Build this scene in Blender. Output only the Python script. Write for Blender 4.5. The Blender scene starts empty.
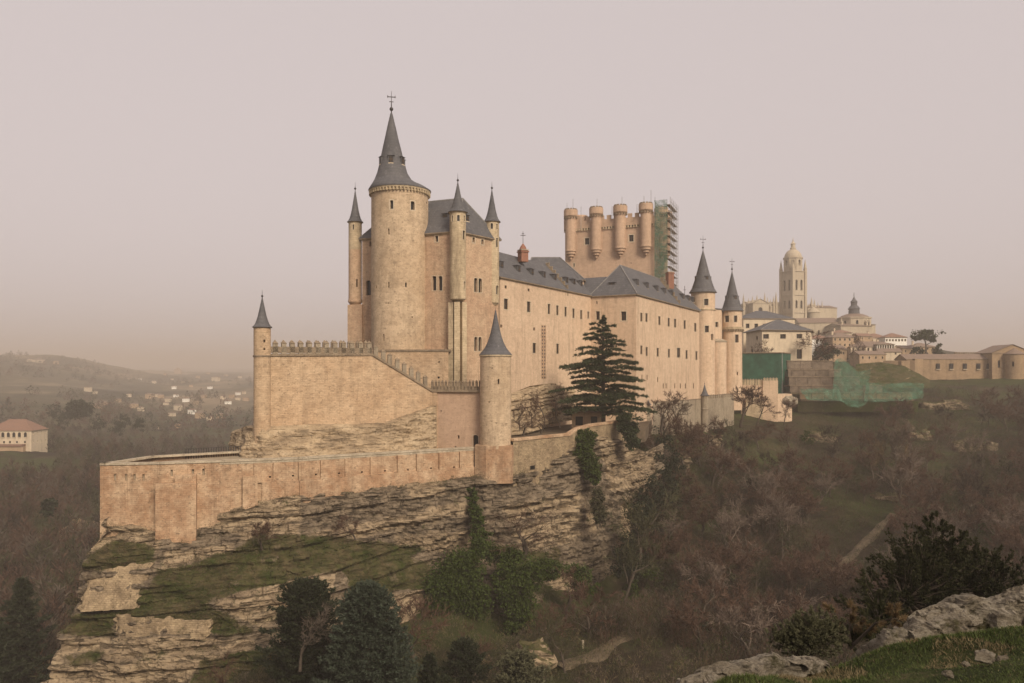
import bpy, math, random
import numpy as np
from mathutils import Vector, noise as mnoise
R = math.radians
random.seed(7)
SC = bpy.context.scene
COL = SC.collection

# ------------------------------------------------------------------ camera
F, CX, YH = 770.0, 512.0, 372.0          # focal length in pixels, centre column, row of the horizon
cam = bpy.data.objects.new('camera', bpy.data.cameras.new('camera'))
COL.objects.link(cam); SC.camera = cam
cam.location = (0, 0, 0); cam.rotation_euler = (R(90), 0, 0)
cam.data.sensor_width = 36; cam.data.lens = 36 * F / 1024
cam.data.shift_y = (YH - 341.5) / 1024
cam.data.clip_start = 0.1; cam.data.clip_end = 30000

# ------------------------------------------------------------------ light
SUN_AZ, SUN_EL = R(150), R(36)           # azimuth clockwise from +Y
w = bpy.data.worlds.new('World'); SC.world = w; w.use_nodes = True
nt = w.node_tree; nt.nodes.clear()
out = nt.nodes.new('ShaderNodeOutputWorld'); bg = nt.nodes.new('ShaderNodeBackground')
sky = nt.nodes.new('ShaderNodeTexSky'); sky.sky_type = 'NISHITA'; sky.sun_disc = False
sky.sun_elevation = SUN_EL; sky.sun_rotation = SUN_AZ
sky.dust_density = 9.0; sky.air_density = 1.0; sky.ozone_density = 1.0; sky.altitude = 900
hs = nt.nodes.new('ShaderNodeHueSaturation'); hs.inputs['Saturation'].default_value = 0.10
tint = nt.nodes.new('ShaderNodeMix'); tint.data_type = 'RGBA'; tint.blend_type = 'MULTIPLY'; tint.inputs[0].default_value = 1
tint.inputs[7].default_value = (1.0, 0.88, 0.875, 1)
flat = nt.nodes.new('ShaderNodeMix'); flat.data_type = 'RGBA'; flat.inputs[0].default_value = 0.78
flat.inputs[7].default_value = (7.0, 6.2, 6.15, 1)          # the dust veil evens the sky out
nt.links.new(sky.outputs[0], hs.inputs['Color']); nt.links.new(hs.outputs[0], tint.inputs[6])
nt.links.new(tint.outputs[2], flat.inputs[6]); nt.links.new(flat.outputs[2], bg.inputs[0])
bg.inputs[1].default_value = 0.069
nt.links.new(bg.outputs[0], out.inputs[0])
sun = bpy.data.objects.new('sun', bpy.data.lights.new('sun', 'SUN')); COL.objects.link(sun)
sun.data.energy = 2.6; sun.data.angle = R(20); sun.data.color = (1, 0.86, 0.68)
sun.rotation_euler = (R(90) - SUN_EL, 0, math.pi - SUN_AZ)
sd = Vector((math.sin(SUN_AZ) * math.cos(SUN_EL), math.cos(SUN_AZ) * math.cos(SUN_EL), math.sin(SUN_EL)))
sun.rotation_euler = sd.to_track_quat('Z', 'Y').to_euler()
SC.view_settings.view_transform = 'Standard'; SC.view_settings.look = 'None'
SC.view_settings.gamma = 1; SC.view_settings.exposure = 0.66; SC.view_settings.use_curve_mapping = False
SC.cycles.volume_bounces = 2; SC.cycles.max_bounces = 5; SC.cycles.diffuse_bounces = 3
SC.cycles.transparent_max_bounces = 12; SC.cycles.use_denoising = True
HAZE_DENSITY = 0.00046
HAZE_COLOR = (0.69, 0.62, 0.56)

# ------------------------------------------------------------------ helpers
def at(px, py, Y):
    return Vector(((px - CX) / F * Y, Y, (YH - py) / F * Y))
def hx(px, Y): return (px - CX) / F * Y
def hz_(py, Y): return (YH - py) / F * Y

MATS = {}
class NT:
    def __init__(s, name, rough=0.9, spec=0.15):
        s.m = bpy.data.materials.new(name); s.m.use_nodes = True; s.t = s.m.node_tree; s.t.nodes.clear()
        s.out = s.n('ShaderNodeOutputMaterial'); s.b = s.n('ShaderNodeBsdfPrincipled')
        s.b.inputs['Roughness'].default_value = rough; s.b.inputs['Specular IOR Level'].default_value = spec
        s.l(s.b.outputs[0], s.out.inputs[0]); MATS[name] = s.m
    def n(s, k, **kw):
        x = s.t.nodes.new(k)
        for a, v in kw.items(): setattr(x, a, v)
        return x
    def l(s, a, b): s.t.links.new(a, b)
    def pos(s, scale=(1, 1, 1), obj=False, uv=False):
        if obj or uv: o = s.n('ShaderNodeTexCoord').outputs['UV' if uv else 'Object']
        else: o = s.n('ShaderNodeNewGeometry').outputs['Position']
        m = s.n('ShaderNodeMapping'); m.inputs['Scale'].default_value = scale; s.l(o, m.inputs[0]); return m.outputs[0]
    def noise(s, vec, scale, detail=4, rough=0.6, dist=0.0):
        x = s.n('ShaderNodeTexNoise'); x.inputs['Scale'].default_value = scale; x.inputs['Detail'].default_value = detail
        x.inputs['Roughness'].default_value = rough; x.inputs['Distortion'].default_value = dist; s.l(vec, x.inputs['Vector']); return x.outputs['Fac']
    def ramp(s, fac, pts):
        r = s.n('ShaderNodeValToRGB'); e = r.color_ramp.elements
        while len(e) < len(pts): e.new(0.5)
        for i, (p, c) in enumerate(pts):
            e[i].position = p; e[i].color = (c, c, c, 1) if isinstance(c, (int, float)) else (*c, 1)
        s.l(fac, r.inputs[0]); return r.outputs[0]
    def mix(s, fac, a, b, mode='MIX'):
        m = s.n('ShaderNodeMix', data_type='RGBA', blend_type=mode)
        for v, k in ((fac, 0), (a, 6), (b, 7)):
            if isinstance(v, (int, float)): m.inputs[k].default_value = v
            elif isinstance(v, tuple): m.inputs[k].default_value = (*v, 1)
            else: s.l(v, m.inputs[k])
        return m.outputs[2]
    def math(s, op, a, b):
        m = s.n('ShaderNodeMath', operation=op)
        for v, k in ((a, 0), (b, 1)):
            if isinstance(v, (int, float)): m.inputs[k].default_value = v
            else: s.l(v, m.inputs[k])
        return m.outputs[0]
    def col(s, c):
        if isinstance(c, tuple): s.b.inputs['Base Color'].default_value = (*c, 1)
        else: s.l(c, s.b.inputs['Base Color'])
    def bump(s, h, dist=0.1, strength=0.6):
        b = s.n('ShaderNodeBump'); b.inputs['Distance'].default_value = dist; b.inputs['Strength'].default_value = strength
        s.l(h, b.inputs['Height']); s.l(b.outputs[0], s.b.inputs['Normal'])

def mul(c, k): return tuple(x * k for x in c)

def stone(name, base, alt, stain=(0.10, 0.07, 0.045), bw=0.7, bh=0.32, mortar=0.35, speck=0.5, stain_amt=0.45, patch=0.12, bumpd=0.05):
    m = NT(name, 0.92)
    P = m.pos(); U = m.pos(uv=True)
    big = m.ramp(m.noise(P, patch, 5, 0.65, 0.3), [(0.42, 0.0), (0.58, 1.0)])
    c = m.mix(big, base, alt)
    med = m.ramp(m.noise(P, 0.9, 6, 0.75), [(0.3, 0.0), (0.72, 1.0)])
    c = m.mix(m.math('MULTIPLY', med, 0.6), mul(base, .0) if False else c, mul(base, 1.3))
    low = m.ramp(m.noise(m.pos((1, 1, 1.6)), 0.45, 7, 0.8, .3), [(0.40, 1.0), (0.56, 0.0)])
    c = m.mix(m.math('MULTIPLY', low, speck * .65), c, mul(alt, 0.62))
    br = m.n('ShaderNodeTexBrick'); br.inputs['Scale'].default_value = 1; br.inputs['Brick Width'].default_value = bw
    br.inputs['Row Height'].default_value = bh; br.inputs['Mortar Size'].default_value = 0.035
    br.inputs['Color1'].default_value = (0.72, 0.72, 0.72, 1); br.inputs['Color2'].default_value = (1.12, 1.12, 1.12, 1)
    br.inputs['Mortar'].default_value = (0.7, 0.67, 0.65, 1); br.inputs['Bias'].default_value = 0.1
    nz = m.n('ShaderNodeTexNoise'); nz.inputs['Scale'].default_value = .8; nz.inputs['Detail'].default_value = 5; m.l(U, nz.inputs['Vector']); dist = m.mix(0.35, U, nz.outputs['Color'], 'ADD')
    m.l(dist, br.inputs['Vector'])
    c = m.mix(mortar, c, br.outputs['Color'], 'MULTIPLY')
    fine = m.ramp(m.noise(m.pos((1, 1, 1.5)), 1.9, 3, 0.85), [(0.36, 0.0), (0.42, 1.0)])
    c = m.mix(m.math('MULTIPLY', m.math('SUBTRACT', 1.0, fine), speck), c, mul(base, 0.42))
    PS = m.pos((0.55, 0.55, 0.07))
    st = m.ramp(m.noise(PS, 1.0, 6, 0.75, 0.4), [(0.50, 0.0), (0.70, 1.0)])
    c = m.mix(m.math('MULTIPLY', st, stain_amt), c, stain)
    m.col(c); m.bump(m.math('ADD', m.math('MULTIPLY', br.outputs['Fac'], -0.5), fine), bumpd, 0.7)
    return m.m

PLAS = (0.50, 0.345, 0.215)
stone('tower_stone', (0.53, 0.405, 0.275), (0.45, 0.33, 0.215), speck=0.7, mortar=0.3, stain_amt=0.35)
stone('wing_plaster', (0.60, 0.45, 0.315), (0.53, 0.385, 0.265), speck=0.32, mortar=0.25, stain_amt=0.34, patch=0.07)
stone('keep_stone', (0.50, 0.36, 0.24), (0.46, 0.30, 0.195), speck=0.6, mortar=0.4, stain_amt=0.4)
stone('pale_ashlar', (0.52, 0.415, 0.275), (0.42, 0.33, 0.215), speck=0.5, mortar=0.45, bw=1.0, bh=0.45, stain_amt=0.55)
stone('rear_plaster', (0.48, 0.335, 0.235), (0.42, 0.29, 0.2), speck=0.3, mortar=0.15, stain_amt=0.25)
stone('rampart_stone', (0.50, 0.36, 0.235), (0.36, 0.205, 0.115), speck=0.8, mortar=0.4, stain_amt=0.6, patch=0.22, stain=(0.16, 0.10, 0.06))
stone('upper_wall_stone', (0.51, 0.375, 0.245), (0.44, 0.30, 0.185), speck=0.65, mortar=0.45, stain_amt=0.3, bw=0.9)
stone('rubble', (0.38, 0.29, 0.18), (0.27, 0.20, 0.125), speck=0.8, mortar=0.7, bw=0.5, bh=0.28, stain_amt=0.5, patch=0.3, bumpd=0.12)
stone('dark_coping', (0.20, 0.155, 0.11), (0.30, 0.23, 0.155), speck=0.6, mortar=0.3, patch=0.8)
stone('pale_coping', (0.46, 0.39, 0.29), (0.34, 0.28, 0.2), speck=0.5, mortar=0.3, patch=0.6)
stone('grey_wall', (0.33, 0.275, 0.20), (0.27, 0.22, 0.16), speck=0.5, mortar=0.3, stain_amt=0.6, patch=0.15)
stone('cathedral_stone', (0.43, 0.36, 0.265), (0.35, 0.29, 0.21), speck=0.1, mortar=0.1, patch=0.05, stain_amt=0.3)
stone('house_wall', (0.56, 0.46, 0.33), (0.50, 0.41, 0.30), speck=0.1, mortar=0.05, stain_amt=0.3)
stone('white_wall', (0.80, 0.77, 0.70), (0.74, 0.70, 0.62), speck=0.1, mortar=0.05, stain_amt=0.15)
stone('tan_wall', (0.40, 0.28, 0.18), (0.34, 0.24, 0.15), speck=0.3, mortar=0.15, stain_amt=0.4)
stone('city_wall', (0.33, 0.23, 0.14), (0.27, 0.19, 0.12), speck=0.5, mortar=0.3, stain_amt=0.5)
stone('chimney_brick', (0.32, 0.155, 0.105), (0.26, 0.125, 0.085), speck=0.3, mortar=0.4, bw=0.3, bh=0.1)

def roofing(name, a, b, sz=3.0, rough=0.75):
    m = NT(name, rough, 0.3); P = m.pos()
    c = m.mix(m.ramp(m.noise(P, 0.35, 5, 0.7), [(0.3, 0.0), (0.7, 1.0)]), a, b)
    c = m.mix(m.math('MULTIPLY', m.ramp(m.noise(m.pos((1, 1, 2.4)), 2.6, 3, 0.8), [(0.35, 0.0), (0.65, 1.0)]), 0.5), c, mul(a, 0.55))
    st = m.ramp(m.noise(m.pos((1.2, 1.2, 0.12)), 1.0, 4, 0.7), [(0.5, 0.0), (0.8, 1.0)])
    c = m.mix(m.math('MULTIPLY', st, 0.35), c, mul(b, 1.5))
    wv = m.n('ShaderNodeTexWave', wave_type='BANDS', bands_direction='Z', wave_profile='SAW'); wv.inputs['Scale'].default_value = sz / 6.28 * 1.0
    wv.inputs['Distortion'].default_value = 0.6; m.l(P, wv.inputs['Vector'])
    c = m.mix(0.14, c, wv.outputs['Color'], 'MULTIPLY')
    c = m.mix(m.ramp(m.noise(P, 1.1, 5, 0.8), [(0.56, 0.0), (0.68, 0.55)]), c, mul(b, 1.7)); m.col(c); m.bump(wv.outputs['Fac'], 0.04, 0.5)
roofing('slate', (0.080, 0.080, 0.087), (0.125, 0.120, 0.122))
roofing('clay_tile', (0.27, 0.15, 0.10), (0.21, 0.13, 0.095), 4)
roofing('old_tile', (0.20, 0.145, 0.11), (0.25, 0.175, 0.13), 4)
roofing('lead', (0.19, 0.18, 0.175), (0.24, 0.225, 0.21), 2)

def simple(name, c, rough=0.8, var=0.25, scale=1.5, obj=False, spec=0.2):
    m = NT(name, rough, spec); P = m.pos(obj=obj)
    f = m.ramp(m.noise(P, scale, 4, 0.7), [(0.3, 0.0), (0.7, 1.0)])
    m.col(m.mix(f, mul(c, 1 - var), mul(c, 1 + var))); m.bump(f, 0.02, 0.3); return m.m
simple('glass_dark', (0.012, 0.010, 0.009), 0.35, 0.3, 1, spec=0.5)
simple('window_frame', (0.12, 0.075, 0.045), 0.7)
simple('window_surround', (0.52, 0.43, 0.31), 0.9, 0.15)
simple('iron', (0.05, 0.045, 0.045), 0.5)
simple('steel', (0.22, 0.21, 0.2), 0.5)
simple('plank', (0.22, 0.15, 0.09), 0.85)
simple('bark', (0.075, 0.058, 0.044), 0.95, 0.35, 3, obj=True)
simple('pale_bark', (0.13, 0.105, 0.082), 0.95, 0.3, 3, obj=True)
def foliage(name, a, b, scale=0.9, trans=0.15):
    m = NT(name, 0.75, 0.2); P = m.pos(obj=True)
    f = m.ramp(m.noise(P, scale, 4, 0.75), [(0.3, 0.0), (0.7, 1.0)])
    oi = m.n('ShaderNodeObjectInfo')
    c = m.mix(f, a, b); c = m.mix(m.math('MULTIPLY', oi.outputs['Random'], 0.35), c, mul(a, 0.6)); m.col(c)
foliage('twig', (0.062, 0.034, 0.022), (0.120, 0.070, 0.047))
foliage('twig_light', (0.11, 0.08, 0.06), (0.18, 0.135, 0.105))
foliage('twig_dark', (0.022, 0.015, 0.010), (0.045, 0.030, 0.021))
foliage('twig_grey', (0.085, 0.066, 0.048), (0.13, 0.10, 0.077))
foliage('twig_rust', (0.11, 0.075, 0.036), (0.17, 0.11, 0.055))
foliage('twig_olive', (0.042, 0.042, 0.018), (0.072, 0.065, 0.032))
foliage('cedar_needles', (0.020, 0.030, 0.013), (0.052, 0.066, 0.027), 1.2)
foliage('fir_needles', (0.022, 0.032, 0.021), (0.066, 0.080, 0.052), 1.3)
foliage('dark_needles', (0.013, 0.018, 0.008), (0.032, 0.038, 0.018), 1.0)
foliage('ivy_leaf', (0.020, 0.034, 0.005), (0.058, 0.080, 0.012), 0.8)
foliage('juniper_leaf', (0.060, 0.060, 0.032), (0.16, 0.152, 0.085), 3)
foliage('juniper_dark', (0.015, 0.018, 0.007), (0.062, 0.060, 0.024), 2)
foliage('grass_blade', (0.035, 0.050, 0.012), (0.070, 0.088, 0.022), 2)
foliage('dry_grass', (0.12, 0.09, 0.045), (0.18, 0.14, 0.075), 2)
foliage('scrub', (0.045, 0.038, 0.018), (0.08, 0.065, 0.035), 0.5)
# netting: a real mesh fabric, partly see-through
m = NT('green_net', 0.8)
P = m.pos(); f = m.ramp(m.noise(P, 0.35, 5, 0.7, 0.5), [(0.3, 0.0), (0.7, 1.0)])
m.col(m.mix(f, (0.028, 0.090, 0.052), (0.085, 0.165, 0.11)))
tr = m.n('ShaderNodeBsdfTransparent'); ms = m.n('ShaderNodeMixShader')
m.l(m.ramp(m.noise(P, 0.5, 4, 0.7), [(0.30, 0.08), (0.62, 0.75)]), ms.inputs[0]); m.l(m.b.outputs[0], ms.inputs[1]); m.l(tr.outputs[0], ms.inputs[2])
m.l(ms.outputs[0], m.out.inputs[0])
simple('board', (0.15, 0.115, 0.085), 0.9, 0.4, 0.5)
simple('green_tarp', (0.022, 0.078, 0.05), 0.7, 0.35, 0.4)

# rock: limestone strata, grass where it lies flat
def rock_mat(name, grass=True, zs=1.1, k=1.0, cover=False, soft=False):
    m = NT(name, 0.95)
    PL = m.pos((0.20, 0.20, zs)); P = m.pos()
    s1 = m.noise(PL, 1.0, 6, 0.68, 0.35)
    c = m.ramp(s1, [(0.30, mul((0.15, 0.11, 0.07), k)), (0.44, mul((0.26, 0.195, 0.125), k)), (0.56, mul((0.35, 0.265, 0.17), k)), (0.72, mul((0.43, 0.34, 0.225), k))])
    cr = m.ramp(m.noise(m.pos((1, 1, 1.8)), 0.55, 7, 0.8, .4), [(0.42, 0.0), (0.58, 1.0)])
    crust = m.mix(cr, mul((0.11, 0.085, 0.06), k), mul((0.23, 0.18, 0.125), k))
    if cover:
        at_ = m.n('ShaderNodeAttribute', attribute_name='cover'); sp = m.n('ShaderNodeSeparateColor'); m.l(at_.outputs['Color'], sp.inputs[0])
        n_ = m.noise(P, 0.5, 6, 0.75)
        pale = m.ramp(m.math('ADD', sp.outputs[1], m.math('MULTIPLY', m.math('SUBTRACT', m.noise(m.pos((1, 1, 2.2)), 0.35, 6, 0.75), 0.5), 1.8)), [(0.36, 0.0), (0.66, 1.0)])
        c = m.mix(m.math('SUBTRACT', 0.85, m.math('MULTIPLY', pale, 0.85)), c, crust)
    else:
        dark = m.ramp(m.noise(P, 0.16, 6, 0.72, 0.5), [(0.44, 0.0), (0.62, 1.0)])
        c = m.mix(m.math('MULTIPLY', dark, 0.25 if soft else 0.6), c, crust)
    crack = m.mix(1.0, m.ramp(m.noise(m.pos((.35, .35, 3.2)), 0.9, 5, 0.72), [(0.36, 0.2), (0.46, 1.0)]), m.ramp(m.noise(m.pos((1.6, 1.6, .45)), 0.7, 5, 0.7), [(0.33, 0.35), (0.40, 1.0)]), 'MULTIPLY')
    c = m.mix(0.45 if soft else 0.8, c, crack, 'MULTIPLY')
    pit = m.ramp(m.noise(P, 1.7, 3, 0.85), [(0.36, 0.3), (0.42, 1.0)]); c = m.mix(0.55, c, pit, 'MULTIPLY')
    gc = m.mix(m.ramp(m.noise(P, 0.30, 7, 0.78), [(0.38, 0.0), (0.60, 1.0)]), (0.036, 0.048, 0.010), (0.095, 0.075, 0.038))
    if cover:
        a = m.ramp(m.math('ADD', sp.outputs[0], m.math('MULTIPLY', m.math('SUBTRACT', m.noise(P, 0.22, 8, 0.8), 0.5), 4.2)), [(0.42, 0.0), (0.70, 1.0)]); c = m.mix(a, c, gc)
    elif grass:
        g = m.n('ShaderNodeNewGeometry'); sx = m.n('ShaderNodeSeparateXYZ'); m.l(g.outputs['True Normal'], sx.inputs[0])
        a = m.math('ADD', sx.outputs['Z'], m.math('MULTIPLY', m.noise(P, 0.35, 5, 0.7), 0.55))
        a = m.ramp(m.math('SUBTRACT', a, 0.35), [(0.50, 0.0), (0.62, 1.0)]); c = m.mix(a, c, gc)
    m.col(c)
    h = m.math('ADD', m.math('MULTIPLY', s1, 1.2), m.math('ADD', crack, m.math('MULTIPLY', pit, .5)))
    m.bump(h, 0.10 if soft else 0.30, 0.9)
rock_mat('cliff_rock', cover=True, k=0.86); rock_mat('crag', True, 0.8, 0.95); rock_mat('slope_rock', True, 0.8, 0.8); rock_mat('mound_rock', False, 0.45, 1.12, soft=True)
m = NT('outcrop_rock', 0.95); P = m.pos()
c = m.ramp(m.noise(m.pos((1, 1, 2.6)), 2.2, 9, 0.8, 0.6), [(0.32, (0.08, 0.065, 0.045)), (0.42, (0.26, 0.215, 0.155)), (0.54, (0.44, 0.38, 0.29)), (0.72, (0.58, 0.52, 0.42))])
c = m.mix(0.8, c, m.ramp(m.noise(m.pos((1, 1, 4)), 5, 6, 0.8), [(0.38, 0.2), (0.5, 1.0)]), 'MULTIPLY')
c = m.mix(m.ramp(m.noise(P, 2.5, 5, 0.7), [(0.56, 0.0), (0.66, 0.8)]), c, (0.07, 0.065, 0.02)); m.col(c)
m.bump(m.noise(m.pos((1, 1, 3.5)), 4, 9, 0.82), 0.22, 1.0)
# ground
m = NT('ground_soil', 0.97); P = m.pos()
c = m.ramp(m.noise(P, 0.05, 8, 0.72), [(0.36, (0.014, 0.010, 0.006)), (0.54, (0.036, 0.026, 0.016)), (0.68, (0.07, 0.05, 0.032))])
gr = m.ramp(m.noise(P, 0.026, 6, 0.7, 0.4), [(0.44, 0.0), (0.56, 1.0)])
c = m.mix(m.math('MULTIPLY', gr, 0.75), c, m.mix(m.noise(P, 0.4, 5, 0.7), (0.022, 0.034, 0.007), (0.058, 0.070, 0.018)))
c = m.mix(m.ramp(m.noise(P, 0.6, 6, 0.8), [(0.54, 0.0), (0.70, 0.6)]), c, (0.12, 0.09, 0.055))
# far country: fields and terraces
d = m.n('ShaderNodeVectorMath', operation='LENGTH'); m.l(P, d.inputs[0])
far = m.ramp(m.math('DIVIDE', d.outputs['Value'], 3000.0), [(0.2, 0.0), (0.45, 1.0)])
fields = m.ramp(m.noise(m.pos((1, 0.35, 3)), 0.006, 6, 0.65), [(0.38, (0.035, 0.033, 0.02)), (0.5, (0.09, 0.075, 0.045)), (0.62, (0.24, 0.18, 0.115))])
c = m.mix(far, c, fields)
near = m.ramp(m.math('DIVIDE', d.outputs['Value'], 100.0), [(0.25, 1.0), (0.5, 0.0)])
turf = m.ramp(m.noise(P, 1.4, 7, 0.75), [(0.33, (0.016, 0.022, 0.006)), (0.54, (0.04, 0.048, 0.014)), (0.72, (0.12, 0.09, 0.05))])
c = m.mix(near, c, turf)
m.col(c); m.bump(m.noise(P, 1.5, 8, 0.8), 0.2, 0.9)
m = NT('path_dirt', 0.97); P = m.pos(); m.col(m.ramp(m.noise(P, 1.2, 6, 0.75), [(0.3, (0.05, 0.038, 0.025)), (0.7, (0.17, 0.13, 0.085))])); m.bump(m.noise(P, 2, 6, 0.8), 0.1, 0.7)
m = NT('terrace_gravel', 0.97); P = m.pos(); m.col(m.ramp(m.noise(P, 0.6, 6, 0.75), [(0.3, (0.22, 0.17, 0.115)), (0.7, (0.38, 0.31, 0.22))]))
m = NT('garden_soil', 0.97); P = m.pos(); m.col(m.ramp(m.noise(P, 0.6, 6, 0.75), [(0.3, (0.06, 0.045, 0.03)), (0.7, (0.16, 0.12, 0.08))]))

# ------------------------------------------------------------------ mesh builder
class MB:
    def __init__(s):
        s.v = []; s.f = []; s.mt = []; s.sm = []; s.uv = []; s.dd = {}
    def vert(s, p, tag=None):
        if tag is None: s.v.append(tuple(p)); return len(s.v) - 1
        k = (tag, round(p[0], 3), round(p[1], 3), round(p[2], 3))
        if k not in s.dd: s.dd[k] = len(s.v); s.v.append(tuple(p))
        return s.dd[k]
    def face(s, pts, mat, uv=None, smooth=False, tag=None):
        s.f.append([s.vert(p, tag) for p in pts]); s.mt.append(mat); s.sm.append(smooth)
        if uv is None:
            uv = [(p[0] + p[1] * 0.7, p[2]) for p in pts]
        s.uv.append(uv)
    def box(s, c, size, mat, ang=0.0, z_is_base=True):
        w, d, h = size; ca, sa = math.cos(ang), math.sin(ang)
        z0 = c[2] if z_is_base else c[2] - h / 2
        P = []
        for z in (z0, z0 + h):
            for sx, sy in ((-1, -1), (1, -1), (1, 1), (-1, 1)):
                x, y = sx * w / 2, sy * d / 2
                P.append((c[0] + x * ca - y * sa, c[1] + x * sa + y * ca, z))
        s.hexa(P, mat)
    def hexa(s, P, mat):
        for q in ((0, 1, 5, 4), (1, 2, 6, 5), (2, 3, 7, 6), (3, 0, 4, 7), (4, 5, 6, 7), (3, 2, 1, 0)):
            pts = [P[i] for i in q]
            a = Vector(pts[0]); ux = (Vector(pts[1]) - a).length; uz = (Vector(pts[3]) - a).length
            o = a.x + a.y
            s.face(pts, mat, [(o, a.z), (o + ux, a.z), (o + ux, a.z + uz), (o, a.z + uz)])
    def prism(s, poly, z0, z1, mat, cap=True):
        n = len(poly); u = 0
        for i in range(n):
            a, b = poly[i], poly[(i + 1) % n]; L = math.dist(a[:2], b[:2])
            s.face([(a[0], a[1], z0), (b[0], b[1], z0), (b[0], b[1], z1), (a[0], a[1], z1)], mat, [(u, z0), (u + L, z0), (u + L, z1), (u, z1)]); u += L
        if cap:
            s.face([(p[0], p[1], z1) for p in poly], mat); s.face([(p[0], p[1], z0) for p in reversed(poly)], mat)
    def beam(s, p, q, w, mat):
        p, q = Vector(p), Vector(q); d = (q - p).normalized()
        a = d.cross(Vector((0, 0, 1)) if abs(d.z) < 0.9 else Vector((1, 0, 0))).normalized() * w / 2; b = d.cross(a).normalized() * w / 2
        P = [p - a - b, p + a - b, p + a + b, p - a + b, q - a - b, q + a - b, q + a + b, q - a + b]; s.hexa(P, mat)
    def lathe(s, c, prof, mat, seg=32, smooth=True, ph=0.0):
        for i in range(len(prof) - 1):
            (r0, z0), (r1, z1) = prof[i], prof[i + 1]; L = math.hypot(r1 - r0, z1 - z0); t = ('l', len(s.v))
            for k in range(seg):
                a0 = 2 * math.pi * k / seg + ph; a1 = 2 * math.pi * (k + 1) / seg + ph
                A = (c[0] + r0 * math.cos(a0), c[1] + r0 * math.sin(a0), z0); B = (c[0] + r0 * math.cos(a1), c[1] + r0 * math.sin(a1), z0)
                C = (c[0] + r1 * math.cos(a1), c[1] + r1 * math.sin(a1), z1); D = (c[0] + r1 * math.cos(a0), c[1] + r1 * math.sin(a0), z1)
                rr = max(r0, r1)
                if r0 < 1e-4: pts = [A, C, D]; uv = [(a0 * rr, z0), (a1 * rr, z1), (a0 * rr, z1)]
                elif r1 < 1e-4: pts = [A, B, C]; uv = [(a0 * rr, z0), (a1 * rr, z0), (a1 * rr, z0 + L)]
                else: pts = [A, B, C, D]; uv = [(a0 * rr, z0), (a1 * rr, z0), (a1 * rr, z0 + L), (a0 * rr, z0 + L)]
                s.face(pts, mat, uv, smooth, t)
    def tube(s, pts, rads, mat, seg=5):
        rings = []
        for i, p in enumerate(pts):
            p = Vector(p); d = (Vector(pts[min(i + 1, len(pts) - 1)]) - Vector(pts[max(i - 1, 0)])).normalized()
            a = d.cross(Vector((0.3, 1, 0.1))).normalized(); b = d.cross(a)
            rings.append([p + (a * math.cos(2 * math.pi * k / seg) + b * math.sin(2 * math.pi * k / seg)) * rads[i] for k in range(seg)])
        base = len(s.v)
        for r in rings: s.v.extend(tuple(p) for p in r)
        for i in range(len(rings) - 1):
            for k in range(seg):
                k2 = (k + 1) % seg
                s.f.append([base + i * seg + k, base + (i + 1) * seg + k, base + (i + 1) * seg + k2, base + i * seg + k2]); s.mt.append(mat); s.sm.append(True); s.uv.append(None)
    def build(s, name, parent=None, origin=None):
        o0 = Vector(origin) if origin is not None else (world_loc(parent) if parent else Vector((0, 0, 0)))
        me = bpy.data.meshes.new(name)
        vv = np.array(s.v, dtype=np.float64).reshape(-1, 3) - np.array(o0)
        me.from_pydata(vv.tolist(), [], s.f)
        names = sorted(set(s.mt)); idx = {n: i for i, n in enumerate(names)}
        for n in names: me.materials.append(MATS[n])
        me.polygons.foreach_set('material_index', [idx[x] for x in s.mt]); me.polygons.foreach_set('use_smooth', s.sm)
        if any(u is not None for u in s.uv):
            ul = me.uv_layers.new(name='UVMap'); flat = []
            for f, u in zip(s.f, s.uv):
                for i in range(len(f)): flat.extend(u[i] if u is not None else (0, 0))
            ul.data.foreach_set('uv', flat)
        me.update()
        o = bpy.data.objects.new(name, me); COL.objects.link(o)
        if parent: o.parent = parent
        else: o.location = o0
        return o
def world_loc(o):
    v = Vector((0, 0, 0))
    while o: v += o.location; o = o.parent
    return v
def thing(name, loc, label, cat, group=None):
    o = bpy.data.objects.new(name, None); COL.objects.link(o); o.location = loc; o.empty_display_size = 0.5
    return tag(o, label, cat, group)
def tag(o, label, cat, group=None, kind=None):
    if label: o['label'] = label
    if cat: o['category'] = cat
    if group: o['group'] = group
    if kind: o['kind'] = kind
    return o

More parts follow.
